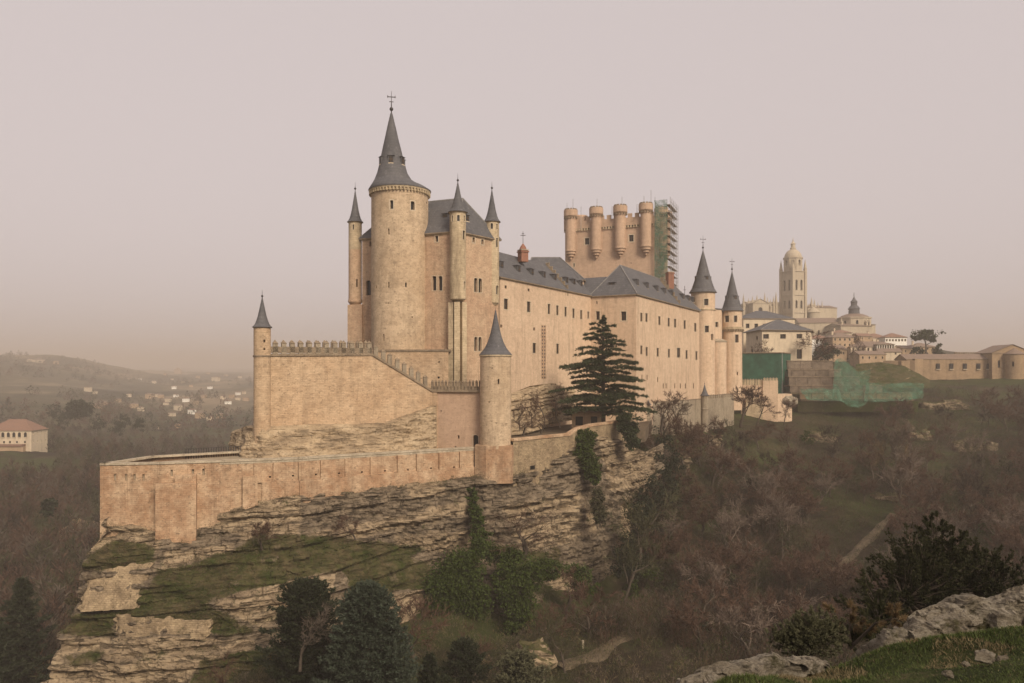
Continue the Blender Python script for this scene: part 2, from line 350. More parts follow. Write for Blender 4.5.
# walls with real openings --------------------------------------------------
class Flat:
    def __init__(s, p0, p1):
        s.p0 = Vector(p0[:2]); s.p1 = Vector(p1[:2]); s.L = (s.p1 - s.p0).length; s.d = (s.p1 - s.p0) / s.L; s.n = Vector((s.d.y, -s.d.x))
        s.curved = False; s.u0, s.u1 = 0.0, s.L
    def __call__(s, u, z, d=0.0):
        q = s.p0 + s.d * u - s.n * d; return (q.x, q.y, z)
    def op(s, px, py, w, h, **k):
        r = (px - CX) / F
        u = (r * s.p0.y - s.p0.x) / (s.d.x - r * s.d.y); Y = s.p0.y + s.d.y * u
        r2 = (px + 1 - CX) / F; u2 = (r2 * s.p0.y - s.p0.x) / (s.d.x - r2 * s.d.y)
        return dict(u=u, z=hz_(py, Y), w=max(abs(u2 - u) * w * 1.12, 0.35), h=h * Y / F, **k)
class Cyl:
    def __init__(s, c, r):
        s.c = c; s.r = r; s.curved = True; s.u0, s.u1 = -math.pi * r, math.pi * r
    def __call__(s, u, z, d=0.0):
        t = u / s.r; rr = s.r - d; return (s.c[0] + rr * math.sin(t), s.c[1] - rr * math.cos(t), z)
    def op(s, px, py, w, h, **k):
        best = None
        for i in range(-110, 111):
            t = R(i); x, y = s.c[0] + s.r * math.sin(t), s.c[1] - s.r * math.cos(t)
            e = abs(CX + x / y * F - px)
            if best is None or e < best[0]: best = (e, t, y)
        Y = best[2]; t = best[1]
        return dict(u=t * s.r, z=hz_(py, Y), w=max(w * Y / F, 0.3) / max(0.6, math.cos(t)), h=h * Y / F, **k)

def wall(mb, f, z0, z1, ops, mat, wins=None, du=3.0, dz=6.0, depth=0.55):
    if f.curved: du = 2 * math.pi * f.r / 40
    us = {f.u0, f.u1}; zs = {z0, z1}
    n = max(1, round((f.u1 - f.u0) / du)); us |= {f.u0 + (f.u1 - f.u0) * i / n for i in range(1, n)}
    n = max(1, round((z1 - z0) / dz)); zs |= {z0 + (z1 - z0) * i / n for i in range(1, n)}
    rc = []
    for o in ops:
        a = (o['u'] - o['w'] / 2, o['u'] + o['w'] / 2, o['z'] - o['h'] / 2, o['z'] + o['h'] / 2)
        if a[0] < f.u0 or a[1] > f.u1 or a[2] < z0 or a[3] > z1: continue
        rc.append((a, o)); us |= set(a[:2]); zs |= set(a[2:])
    def clean(v):
        r = [];
        for x in sorted(v):
            if not r or x - r[-1] > 1e-4: r.append(x)
        return r
    us, zs = clean(us), clean(zs); tg = ('w', len(mb.v))
    for i in range(len(us) - 1):
        for j in range(len(zs) - 1):
            uc, zc = (us[i] + us[i + 1]) / 2, (zs[j] + zs[j + 1]) / 2
            if any(a[0] < uc < a[1] and a[2] < zc < a[3] for a, _ in rc): continue
            q = [(us[i], zs[j]), (us[i + 1], zs[j]), (us[i + 1], zs[j + 1]), (us[i], zs[j + 1])]
            mb.face([f(u, z) for u, z in q], mat, q, f.curved, tg)
    for (a, b, c, d), o in rc:
        D = o.get('depth', depth)
        for p, q in (((a, c), (a, d)), ((a, d), (b, d)), ((b, d), (b, c)), ((b, c), (a, c))):
            mb.face([f(*p), f(*q), f(*q, D), f(*p, D)], mat, [(p[0], p[1]), (q[0], q[1]), (q[0] + .3, q[1]), (p[0] + .3, p[1])])
        if o.get('arch'):
            r = (b - a) / 2; um = (a + b) / 2; zc = d - r
            for sgn in (-1, 1):
                arc = [(um + sgn * r * math.cos(t), zc + r * math.sin(t)) for t in (0, R(22), R(45), R(67), R(90))]
                pts = [(um + sgn * r, d)] + arc[::-1] if sgn < 0 else [(um + sgn * r, d)] + arc[::-1]
                if sgn < 0: pts = pts[::-1]
                mb.face([f(u, z, 0.02) for u, z in pts][::-1], mat, pts[::-1])
        if wins is not None:
            wb = MB()
            wb.face([f(a, c, D - .02), f(b, c, D - .02), f(b, d, D - .02), f(a, d, D - .02)], 'glass_dark')
            def bar(ua, ub, za, zb, dd, m):
                P = [f(ua, za, dd + .06), f(ub, za, dd + .06), f(ub, zb, dd + .06), f(ua, zb, dd + .06)] + [f(ua, za, dd), f(ub, za, dd), f(ub, zb, dd), f(ua, zb, dd)]
                for q in ((4, 5, 6, 7), (0, 1, 5, 4), (1, 2, 6, 5), (2, 3, 7, 6), (3, 0, 4, 7)): wb.face([P[k] for k in q], m)
            if o['w'] > 0.75 and not o.get('bare'):
                um = (a + b) / 2
                for x in ((a, a + .07), (um - .035, um + .035), (b - .07, b)): bar(x[0], x[1], c, d, D - .12, 'window_frame')
                bar(a, b, c + o['h'] * .55, c + o['h'] * .55 + .07, D - .13, 'window_frame')
            s = o.get('sur', 0.0)
            if s:
                for x in ((a - s, a - .005, c - s, d + s), (b + .005, b + s, c - s, d + s), (a, b, d + .005, d + s), (a - s * .5, b + s * .5, c - s, c - .005)):
                    P = [f(x[0], x[2], -.05), f(x[1], x[2], -.05), f(x[1], x[3], -.05), f(x[0], x[3], -.05)]; Q = [f(x[0], x[2], .0), f(x[1], x[2], .0), f(x[1], x[3], .0), f(x[0], x[3], .0)]
                    wb.face(P, 'window_surround')
                    for k in range(4): wb.face([Q[k], Q[(k + 1) % 4], P[(k + 1) % 4], P[k]], 'window_surround')
            wins.append(wb)
def put_wins(wins, parent):
    for w_ in wins: w_.build('window', parent)

def poly_block(mb, pts, z0, z1, mat, ops={}, wins=None, du=3.0, cap='slate'):
    """walls round a CCW (seen from above) polygon, with openings per side"""
    for i in range(len(pts)):
        wall(mb, Flat(pts[i], pts[(i + 1) % len(pts)]), z0, z1, ops.get(i, []), mat, wins, du)
    if cap: mb.face([(p[0], p[1], z1 - .02) for p in pts], cap)

def hip_roof(mb, q, z0, r0, r1, zr, mat, over=0.45):
    """q: four corners CCW (front left, front right, back right, back left); ridge from r0 to r1"""
    c = Vector((sum(p[0] for p in q) / 4, sum(p[1] for p in q) / 4)); Q = []
    for i in range(4):
        a, p, b = Vector(q[i - 1][:2]), Vector(q[i][:2]), Vector(q[(i + 1) % 4][:2])
        e = ((p - a).normalized() + (p - b).normalized()); Q.append(p + e * over)
    E = [(p.x, p.y, z0) for p in Q]; A = (r0[0], r0[1], zr); B = (r1[0], r1[1], zr)
    mb.face([E[0], E[1], B, A] if math.dist(E[1][:2], B[:2]) < math.dist(E[1][:2], A[:2]) else [E[0], E[1], A], mat)
    mb.face([E[1], E[2], B], mat); mb.face([E[2], E[3], A, B], mat); mb.face([E[3], E[0], A], mat)
    for a_, b_ in ((A, B), (E[0], A), (E[1], B if math.dist(E[1][:2], B[:2]) < math.dist(E[1][:2], A[:2]) else A), (E[2], B), (E[3], A)):
        if math.dist(a_, b_) > .5 and mat == 'slate': mb.beam(a_, b_, .26, 'lead')
    lo = [(p[0], p[1], z0 - .25) for p in E]
    for i in range(4): mb.face([lo[i], lo[(i + 1) % 4], E[(i + 1) % 4], E[i]], 'dark_coping')
    mb.face(lo[::-1], 'dark_coping')

def finial(parent, c, z, h, cross=True, k=1.0):
    mb = MB(); mb.lathe(c, [(.10 * k, z - .6), (.09 * k, z + h * .25), (.05 * k, z + h * .6), (.03 * k, z + h)], 'iron', 6)
    zb = z + h * .18; r = .32 * k; mb.lathe(c, [(0.0, zb - r), (r * .7, zb - r * .7), (r, zb), (r * .7, zb + r * .7), (0.0, zb + r)], 'iron', 10)
    if cross:
        za = z + h * .72; mb.box((c[0], c[1], za), (h * .34, .09 * k, .12 * k), 'iron', .2); mb.box((c[0], c[1], z + h * .5), (h * .2, .08 * k, .1 * k), 'iron', .2)
        for sx in (-1, 1): mb.box((c[0] + sx * h * .17 * math.cos(.2), c[1] + sx * h * .17 * math.sin(.2), za - .1), (.12 * k, .1 * k, .35 * k), 'iron', .2)
    return mb.build('finial', parent)
def dormer(parent, x, y, z, dirv, w, h, dep, mat='slate'):
    """box dormer: front face centre base at (x,y,z), facing dirv"""
    mb = MB(); d = Vector(dirv).normalized(); s = Vector((-d.y, d.x)); p = Vector((x, y))
    fl, fr = p - s * w / 2, p + s * w / 2; bl, br = fl - d * dep, fr - d * dep
    P = [fl, fr, br, bl]
    P = [(q.x, q.y, zz) for zz in (z, z + h) for q in P]
    for q in ((0, 1, 5, 4), (1, 2, 6, 5), (3, 0, 4, 7), (2, 3, 7, 6)): mb.face([P[i] for i in q], mat)
    o = .18; A = [fl - s * o + d * o, fr + s * o + d * o, br + s * o, bl - s * o]
    zt = z + h; rz = zt + .28 * w
    a = [(q.x, q.y, zt) for q in A]; m0 = ((A[0] + A[1]) / 2 - d * w * .35); m1 = ((A[2] + A[3]) / 2)
    M0, M1 = (m0.x, m0.y, rz), (m1.x, m1.y, rz)
    mb.face([a[0], a[1], M0], mat); mb.face([a[1], a[2], M1, M0], mat); mb.face([a[3], a[0], M0, M1], mat)
    e = d * .03; q0 = p + e
    def rect(u0, u1, z0_, z1_, off, m_):
        c = [p + s * u0 + d * off, p + s * u1 + d * off]; mb.face([(c[0].x, c[0].y, z0_), (c[1].x, c[1].y, z0_), (c[1].x, c[1].y, z1_), (c[0].x, c[0].y, z1_)], m_)
    rect(-w * .36, w * .36, z + h * .12, z + h * .9, .03, 'glass_dark')
    rect(-.04, .04, z + h * .12, z + h * .9, .06, 'window_frame'); rect(-w * .36, w * .36, z + h * .5, z + h * .56, .06, 'window_frame')
    rect(-w * .46, w * .46, z, z + h * .12, .07, 'window_surround')
    return mb.build('dormer', parent)
def cone_roof(parent, c, r, zb, za, seg=28, flare=1.0, mat='slate'):
    H = za - zb; mb = MB()
    prof = [(r * 1.0, zb - .12), (r * 1.0, zb), (r * .86, zb + H * .035), (r * .72, zb + H * .10), (r * .58, zb + H * .21), (r * .44, zb + H * .36), (r * .28, zb + H * .60), (r * .12, zb + H * .85), (.06, zb + H)]
    mb.lathe(c, prof, mat, seg); mb.lathe(c, [(r * .5, zb - .1), (r, zb - .12)], 'dark_coping', seg)
    return mb.build('roof', parent)

# ------------------------------------------------------------------ terrain
def Z(py, Y): return (YH - py) / F * Y
CP = []
def cp(px, Y, z): CP.append((hx(px, Y), Y, z))
# left: valley and far country
for px, Y, z in [(-150, 100, -52), (20, 100, -52), (60, 90, -46), (20, 165, -66), (-200, 170, -62), (60, 260, -62), (-200, 300, -58), (50, 450, -50), (-250, 500, -46), (180, 330, -60), (180, 480, -54),
                 (60, 700, -47), (180, 700, -55), (300, 700, -52), (110, 1000, -42), (230, 1000, -49), (-100, 1000, -20), (300, 1100, -45),
                 (20, 1450, 1), (-150, 1500, 22), (85, 1500, -16), (150, 1500, -33), (240, 1500, -36),
                 (20, 2100, 38), (-120, 2100, 52), (60, 2150, 40), (95, 2100, 12), (125, 2100, -14), (170, 2200, -22), (240, 2200, -26), (350, 2200, -24),
                 (20, 3500, 5), (150, 3500, -5), (250, 3500, -6), (-150, 3600, 25), (400, 3500, -6), (200, 6000, 10), (-100, 6000, 30), (450, 6000, 10), (600, 6000, 10), (900, 6000, 10), (1200, 6000, 10), (700, 3000, 8), (1000, 3000, 10)]: cp(px, Y, z)
for px, Y, z in [(15, 425, -43.5), (-30, 430, -43), (50, 435, -45), (20, 395, -49)]: cp(px, Y, z)
# under our own hill and the valley floor
for px, Y, z in [(100, 6, -4.5), (512, 6, -4.2), (350, 10, -8), (600, 10, -7.5), (100, 20, -13), (400, 20, -13), (620, 20, -12.5), (200, 50, -29), (450, 50, -27), (650, 50, -26), (300, 80, -40), (480, 80, -38), (-100, 50, -32),
                 (300, 104, -42.2), (400, 104, -42.0), (500, 104, -42.0), (600, 104, -41.6), (200, 104, -44), (450, 118, -41.5), (550, 118, -40.5), (620, 122, -40), (300, 118, -43), (200, 116, -46)]: cp(px, Y, z)
# foreground ridge, lower right
for px, Y, py in [(690, 8.2, 712), (760, 10, 690), (850, 12, 674), (880, 12.5, 660), (950, 12.5, 644), (1024, 13, 628), (1130, 13.5, 606), (850, 8, 706), (1024, 8, 684), (1024, 5.5, 700), (930, 6, 708), (700, 5, 745), (1150, 8, 650)]: cp(px, Y, Z(py, Y))
for px, Y, z in [(760, 14.5, -8.2), (850, 17, -8.8), (950, 18, -8.2), (1050, 18, -7.5), (700, 25, -13.5), (850, 27, -13.5), (950, 27, -12.5), (1060, 28, -11.5), (850, 50, -24), (1000, 50, -23), (1150, 50, -21), (800, 85, -37), (950, 85, -36), (1100, 85, -33), (700, 104, -41), (800, 110, -42), (950, 110, -41), (1100, 115, -38)]: cp(px, Y, z)
# slope below the castle and the hillside on the right
for px, Y, py in [(650, 128, 622), (655, 150, 596), (660, 180, 510), (665, 205, 460), (660, 222, 434), (700, 236, 434), (700, 210, 470), (700, 180, 530), (700, 145, 600), (740, 262, 431), (745, 225, 465), (745, 180, 540), (745, 145, 610),
                  (800, 300, 408), (800, 262, 440), (800, 220, 480), (800, 170, 560), (800, 135, 640), (850, 315, 404), (850, 265, 440), (850, 225, 478), (850, 170, 562), (850, 140, 615), (900, 330, 396), (900, 270, 436), (900, 215, 492), (900, 160, 572),
                  (950, 350, 388), (950, 290, 424), (950, 240, 462), (950, 180, 530), (950, 140, 600), (1024, 390, 375), (1024, 320, 402), (1024, 260, 440), (1024, 190, 510), (1024, 140, 585), (1150, 400, 370), (1150, 250, 430), (1150, 150, 540),
                  (930, 385, 380), (800, 340, 386), (760, 330, 388), (850, 370, 376), (900, 400, 372), (760, 500, 356), (850, 520, 354), (930, 540, 356), (1030, 560, 366), (800, 700, 346), (700, 700, 350), (920, 900, 350), (1030, 900, 362), (850, 1300, 360), (1000, 1400, 366)]: cp(px, Y, Z(py, Y))
# under the castle
for px, Y, z in [(262, 160, -22), (350, 165, -19), (430, 172, -18), (520, 180, -17), (600, 200, -16.5), (640, 235, -15.5), (560, 240, -15), (690, 280, -15), (420, 200, -20), (400, 300, -35), (500, 400, -35), (600, 330, -20), (250, 220, -50), (200, 160, -50), (150, 150, -54), (300, 132, -41), (400, 136, -40), (500, 140, -43), (580, 151, -46), (200, 128, -46), (120, 122, -52), (60, 130, -62), (620, 159, -46), (540, 143, -44)]: cp(px, Y, z)
CPA = np.array(CP, dtype=np.float64)
def uvw(x, y):
    r = np.maximum(np.hypot(x, y), 2.0); a = np.clip(np.arctan2(x, y), -0.95, 0.95); return a * 2.6, np.log(r)
def _k(d2): return 0.5 * d2 * np.log(d2 + 1e-12)
_u, _v = uvw(CPA[:, 0], CPA[:, 1]); _n = len(_u)
# interpolate elevation tangent (z/r) so near and far carry the same weight
_r = np.hypot(CPA[:, 0], CPA[:, 1]); _t = CPA[:, 2] / _r
_K = _k((_u[:, None] - _u) ** 2 + (_v[:, None] - _v) ** 2) + np.eye(_n) * 0.0008
_P = np.c_[np.ones(_n), _u, _v]; _A = np.block([[_K, _P], [_P.T, np.zeros((3, 3))]])
_W = np.linalg.solve(_A, np.r_[_t, 0, 0, 0])
def fbm(x, y, s, n=4):
    """cheap smooth vector noise from summed rotated sines"""
    o = np.zeros_like(x); a = 1.0; rs = np.random.RandomState(int(s * 1000) % 9999)
    for i in range(n):
        for j in range(3):
            th = rs.rand() * 6.28; k = s * (1.9 ** i) * (0.8 + .5 * rs.rand()); p = rs.rand() * 6.28
            o += a * np.sin((x * math.cos(th) + y * math.sin(th)) * k + p + 1.3 * np.sin((x * math.sin(th) - y * math.cos(th)) * k * .6 + p * 2))
        a *= .55
    return o / 3
def height(x, y):
    x = np.atleast_1d(np.asarray(x, dtype=np.float64)); y = np.atleast_1d(np.asarray(y, dtype=np.float64)); sh = x.shape; x = x.ravel(); y = y.ravel()
    u, v = uvw(x, y); o = np.empty_like(u)
    for i in range(0, len(u), 4000):
        d2 = (u[i:i + 4000, None] - _u) ** 2 + (v[i:i + 4000, None] - _v) ** 2
        o[i:i + 4000] = _k(d2) @ _W[:_n] + _W[_n] + _W[_n + 1] * u[i:i + 4000] + _W[_n + 2] * v[i:i + 4000]
    r = np.maximum(np.hypot(x, y), 2.0); z = o * r
    z += fbm(x, y, 0.9) * np.clip(r / 60, .05, .25) * np.clip(1.6 - r / 400, 0, 1) + fbm(x, y, .11) * np.clip((r - 20) / 80, 0, 1) * .7 + fbm(x, y, .012) * np.clip((r - 500) / 1500, 0, 1) * 9
    b = np.clip((-y + 3) / 10, 0, 1); z = z * (1 - b) + (-1.7 + x * 0) * b         # the hilltop behind the viewer
    m = np.clip((7 - np.hypot(x, y)) / 4, 0, 1); z = np.where(r < 60, np.minimum(z, -1.6), z)
    return z.reshape(sh)
def hgt(x, y): return float(height(np.array([x]), np.array([y]))[0])
_cache = {}
def ray_ground(px, py, y0=6.0, y1=4000.0):
    """where the sight line through a picture point first meets the ground sheet"""
    Y = np.geomspace(y0, y1, 700); x = (px - CX) / F * Y; z = (YH - py) / F * Y; d = z - height(x, Y)
    i = np.argmax(d < 0)
    if d[i] >= 0 or i == 0: return None
    t = d[i - 1] / (d[i - 1] - d[i]); Yh = Y[i - 1] + (Y[i] - Y[i - 1]) * t
    return Vector(((px - CX) / F * Yh, Yh, hgt((px - CX) / F * Yh, Yh)))
def ground_mesh():
    az = np.concatenate([np.linspace(-math.pi, -0.9, 40)[:-1], np.linspace(-0.9, 0.9, 560), np.linspace(0.9, math.pi, 40)[1:]])
    rr = np.geomspace(2.0, 9000, 380); Aa, Rr = np.meshgrid(az, rr)
    x = Rr * np.sin(Aa); y = Rr * np.cos(Aa); z = height(x, y); nr, na = x.shape
    V = np.stack([x, y, z], -1).reshape(-1, 3); i = np.arange(nr - 1)[:, None] * na + np.arange(na - 1)[None, :]
    Fc = np.stack([i, i + 1, i + na + 1, i + na], -1).reshape(-1, 4)
    Fc = Fc[:, ::-1]; V = np.vstack([V, [[0, 0, -1.7]]]); c = len(V) - 1
    faces = Fc.tolist() + [[c, k + 1, k] for k in range(na - 1)]
    me = bpy.data.meshes.new('ground'); me.from_pydata(V.tolist(), [], faces); me.materials.append(MATS['ground_soil'])
    me.polygons.foreach_set('use_smooth', [True] * len(faces)); me.update()
    o = bpy.data.objects.new('ground', me); COL.objects.link(o); o['kind'] = 'structure'; return o
ground_mesh()

# ------------------------------------------------------------------ cliff under the castle
def rock_sheet(name, rows, mat, nu, nv, amp, strata, top_lock=0.06, seed=0, base=None, scale=1.0):
    """rows: list of polylines (same station count) top to bottom; displaced outwards in ledges"""
    G = np.array([[tuple(p) for p in r] for r in rows])          # rows x stations x 3
    nr, ns, _ = G.shape
    def interp(A, t, smooth):                                     # along axis 0
        i = np.clip(np.floor(t).astype(int), 0, A.shape[0] - 2); f = (t - i)
        if smooth: f = f * f * (3 - 2 * f) * .5 + f * .5
        f = f.reshape((-1,) + (1,) * (A.ndim - 1)); return A[i] * (1 - f) + A[i + 1] * f
    tu = np.linspace(0, ns - 1, nu); tv = np.linspace(0, nr - 1, nv)
    H = interp(np.swapaxes(G, 0, 1), tu, False); H = np.swapaxes(H, 0, 1); H = interp(H, tv, True)  # nv x nu x 3
    du = np.gradient(H, axis=1); dv = np.gradient(H, axis=0)
    N = np.cross(dv, du); N /= np.linalg.norm(N, axis=2, keepdims=True) + 1e-9
    if N[..., 1].mean() > 0: N = -N
    N[..., 2] *= .3
    rs = random.Random(seed); tab = [rs.uniform(-1, 1) for _ in range(400)]
    V = np.empty_like(H)
    for j in range(nv):
        lock = min(1.0, (j / (nv - 1)) / top_lock) if top_lock else 1
        for i in range(nu):
            p = Vector(H[j, i]); q = p * (0.11 / scale)
            n1 = mnoise.fractal(q + Vector((seed, 0, 0)), 1.0, 2.0, 5)
            n2 = mnoise.fractal(Vector((p.x * .5, p.y * .5, p.z * 1.3)) / scale + Vector((0, seed, 0)), .9, 2.1, 4)
            warp = mnoise.noise(q * 0.5) * 1.4 * scale - p.x * 0.05
            zz = (p.z + warp) / (0.9 * scale); k = math.floor(zz); f = zz - k; f = min(1, f / .25) if f < .25 else 1.0
            w_ = .5 + .5 * mnoise.noise(Vector((p.x * .06, p.y * .06, k * 3.7)))
            s = (tab[k % 400] * f + tab[(k - 1) % 400] * (1 - f)) * strata * (0.4 + w_)
            blk = mnoise.cell(Vector((p.x * .45 / scale + k * .37, p.y * .3, k))) * .5 * strata
            V[j, i] = np.array(p) + N[j, i] * ((n1 * 1.5 + n2 * .30) * amp + s + blk) * lock
    faces = []
    for j in range(nv - 1):
        for i in range(nu - 1):
            a = j * nu + i; faces.append([a, a + nu, a + nu + 1, a + 1])
    me = bpy.data.meshes.new(name); me.from_pydata(V.reshape(-1, 3).tolist(), [], faces); me.materials.append(MATS[mat]); me.update()
    o = bpy.data.objects.new(name, me); COL.objects.link(o); return o, V

BX = [-40, 100, 158, 190, 220, 260, 299, 346, 400, 440, 472, 500, 520, 550, 575, 600, 622, 645, 668]
def base_Y(px): return float(np.interp(px, [100, 158, 220, 299, 346, 400, 472, 511, 569, 577, 610, 645, 668], [119.6, 120.9, 123.6, 127.9, 132.6, 137.6, 145.6, 146, 159, 160, 168, 178, 205]))
def row(pys, dYs):
    out = []
    for k, px in enumerate(BX):
        if k == 0: continue
        out.append((px, pys[k], base_Y(px) + dYs[k]))
    return out
#        px:   -  100  158  190  220  260  299  346  400  440  472  500  520  550  575  600  622  645  668
rA = ([0, 516, 530, 530, 512, 500, 494, 490, 483, 480, 476, 474, 470, 458, 446, 436, 440, 452, 440], [0] + [.5] * 18)
rB = ([0, 524, 540, 540, 522, 506, 500, 497, 490, 486, 482, 480, 476, 466, 458, 452, 462, 474, 450], [0, -.6, -.8, -.8, -.8, -.8, -.8, -.8, -1, -1, -1, -1, -1, -1.2, -1.2, -1.2, -1.5, -1, -2])
rC = ([0, 548, 560, 566, 572, 545, 533, 540, 548, 556, 560, 548, 545, 556, 560, 560, 560, 560, 520], [0, -1.5, -3, -4, -4, -2.6, -2.6, -3, -3, -3, -2.8, -2.5, -3, -3, -3, -3.5, -3.5, -3, -6])
rD = ([0, 562, 575, 596, 600, 590, 580, 574, 582, 592, 600, 590, 585, 600, 600, 600, 600, 596, 570], [0, -3, -5.2, -8.5, -9.5, -9, -8.5, -8, -8, -8, -7.5, -6, -6, -6, -6, -6, -6, -6, -12])
rE = ([0, 606, 612, 618, 622, 604, 596, 592, 600, 612, 616, 606, 606, 612, 612, 612, 612, 612, 600], [0, -4, -6.5, -9.6, -10.6, -10, -9.5, -9, -9, -9, -8.5, -7.5, -7.5, -7.5, -7.5, -7.5, -7.5, -8, -18])
rF = ([0, 640, 650, 652, 650, 645, 630, 624, 630, 636, 640, 634, 634, 634, 634, 634, 634, 634, 620], [0, -6, -9, -11.5, -12.5, -12, -11.5, -11, -11, -11, -11, -10, -10, -10, -10, -10, -12, -14, -22])
rG = ([0, 700, 710, 712, 705, 700, 690, 680, 680, 680, 680, 680, 680, 680, 680, 680, 680, 680, 660], [0, -9, -12, -15, -16, -16, -16, -16, -16, -16, -16, -16, -16, -16, -16, -18, -20, -22, -32])
rH = ([0, 780, 780, 780, 780, 770, 760, 750, 750, 750, 750, 750, 750, 750, 750, 750, 750, 750, 740], [0, -11, -15, -18, -19, -19, -20, -20, -20, -20, -20, -20, -20, -20, -20, -22, -26, -28, -40])
shift = {0: 0, 1: -2, 2: -9, 3: -12, 4: -24, 5: -40, 6: -56, 7: -78}
back = [[(-58, 146, -17), (-64, 132, -18)], [(-59, 146, -20), (-64.6, 131, -20)], [(-59, 147, -26), (-65.0, 129, -26.5)], [(-60, 148, -29), (-65.8, 128, -29)], [(-61, 148, -35), (-66.8, 125, -35)], [(-62, 149, -41), (-68.2, 122, -41)], [(-64, 150, -50), (-70.5, 118, -50)], [(-68, 150, -64), (-74, 116, -64)]]
rows = []
for k, (pys, dy) in enumerate((rA, rB, rC, rD, rE, rF, rG, rH)):
    r = []
    for i, (px, py, Y) in enumerate(row(pys, dy)):
        if i == 0: px = px + shift[k] * 1.0
        if i == 1: px = px + shift[k] * .35
        r.append(tuple(at(px, py, Y)))
    rows.append(list(map(tuple, back[k])) + r)
ZONES = {  # what covers the rock, as outlines on the face: grass, pale bare beds
 'g': [[(84, 572), (92, 552), (120, 541), (154, 545), (152, 566)], [(128, 606), (160, 572), (235, 549), (258, 534), (330, 536), (425, 548), (405, 566), (330, 572), (240, 592), (205, 606), (165, 610)],
       [(110, 618), (120, 600), (195, 592), (218, 612), (262, 632), (225, 638), (190, 622)], [(55, 634), (64, 616), (112, 612), (116, 636)], [(200, 662), (250, 650), (330, 640), (380, 700), (180, 700)], [(345, 572), (430, 560), (425, 588), (350, 600)], [(500, 548), (560, 552), (560, 566), (500, 570)], [(60, 655), (110, 650), (100, 664), (60, 668)]],
 'p': [[(90, 518), (160, 522), (160, 552), (90, 552)], [(190, 500), (300, 488), (300, 530), (250, 534), (195, 526)], [(165, 552), (235, 544), (232, 562), (190, 580), (160, 574)], [(196, 592), (260, 576), (338, 566), (330, 600), (290, 606), (265, 630), (240, 620)],
       [(40, 640), (120, 636), (260, 640), (250, 655), (200, 672), (150, 700), (40, 700)], [(240, 526), (300, 532), (300, 545), (240, 540)], [(300, 536), (470, 500), (470, 512), (320, 548)], [(395, 536), (470, 530), (470, 550), (395, 552)], [(378, 596), (440, 586), (440, 630), (378, 628)],
       [(510, 532), (590, 508), (600, 530), (530, 556)], [(500, 506), (580, 492), (590, 505), (510, 522)], [(596, 430), (655, 430), (655, 486), (610, 492)], [(550, 570), (575, 566), (575, 620), (552, 620)], [(620, 500), (650, 500), (650, 620), (625, 620)], [(405, 482), (440, 478), (450, 496), (410, 498)]]}
def in_poly(px, py, P):
    ins = np.zeros(px.shape, bool); n = len(P)
    for i in range(n):
        (x0, y0), (x1, y1) = P[i], P[(i + 1) % n]; c_ = ((y0 > py) != (y1 > py)) & (px < (x1 - x0) * (py - y0) / (y1 - y0 + 1e-9) + x0); ins ^= c_
    return ins
o, V_cliff = rock_sheet('cliff', rows, 'cliff_rock', 520, 250, 1.1, 0.85, seed=3)
_px = CX + V_cliff[..., 0] / V_cliff[..., 1] * F; _py = YH - V_cliff[..., 2] / V_cliff[..., 1] * F
cov = np.zeros(V_cliff.shape[:2] + (4,)); cov[..., 3] = 1
for ch_, key in ((0, 'g'), (1, 'p')):
    for P in ZONES[key]: cov[..., ch_] = np.maximum(cov[..., ch_], in_poly(_px, _py, P))
    for _ in range(9): c_ = cov[..., ch_]; c_[1:-1, 1:-1] = (c_[1:-1, 1:-1] * 2 + c_[:-2, 1:-1] + c_[2:, 1:-1] + c_[1:-1, :-2] + c_[1:-1, 2:]) / 6
cov[..., 1] *= (1 - cov[..., 0])
ca_ = o.data.attributes.new('cover', 'FLOAT_COLOR', 'POINT'); ca_.data.foreach_set('color', cov.reshape(-1))
tag(o, None, None, None, 'structure')

# prow mound under the upper wall
mx = [232, 246, 262, 300, 345, 385, 415, 436]
mY = [150, 139, 136.2, 139, 143, 147, 149.5, 151]
mr = [[at(px + (4 if px < 240 else 0), py, Y + 2) for px, py, Y in zip(mx, [430, 426, 424, 424, 423, 421, 408, 400], mY)],
      [at(px, py, Y - .4) for px, py, Y in zip(mx, [434, 428, 428, 430, 428, 426, 414, 405], mY)],
      [at(px - (3 if px < 250 else 0), py, Y - 1.6) for px, py, Y in zip(mx, [450, 444, 444, 442, 440, 438, 434, 428], mY)],
      [at(px - (4 if px < 250 else 0), py, Y - 3.2) for px, py, Y in zip(mx, [468, 462, 462, 460, 458, 456, 454, 450], mY)],
      [at(px - (5 if px < 250 else 0), py, Y - 3.8) for px, py, Y in zip(mx, [486, 482, 480, 478, 476, 474, 472, 470], mY)]]
o, _ = rock_sheet('rock_mound', mr, 'mound_rock', 200, 60, .75, 0.16, seed=11, top_lock=.1, scale=.6)
tag(o, None, None, None, 'structure')

# terrace and garden grounds
mb = MB()
tp = [at(100, 465, 120.2), at(158, 464, 121.6), at(220, 461.5, 124.5), at(299, 458.9, 129), at(346, 456, 133.5), at(400, 452, 139), at(472, 448.5, 146.5)]
tp = [(p.x, p.y) for p in tp]
poly = tp + [(-8, 152), (-10, 158), (-45, 158), (-48, 143), (-60, 129)]
mb.prism(poly, -17.5, -15.1, 'terrace_gravel'); tag(mb.build('terrace'), None, None, None, 'structure')
mb = MB()
gp = [(1.0, 147.6), (12.0, 160.6), (14.0, 162.6), (21.5, 169.5), (31.5, 182), (40.5, 222), (30, 225), (-6, 168), (-6, 150)]
mb.prism(gp, -16.5, -13.6, 'garden_soil'); tag(mb.build('garden_terrace'), None, None, None, 'structure')

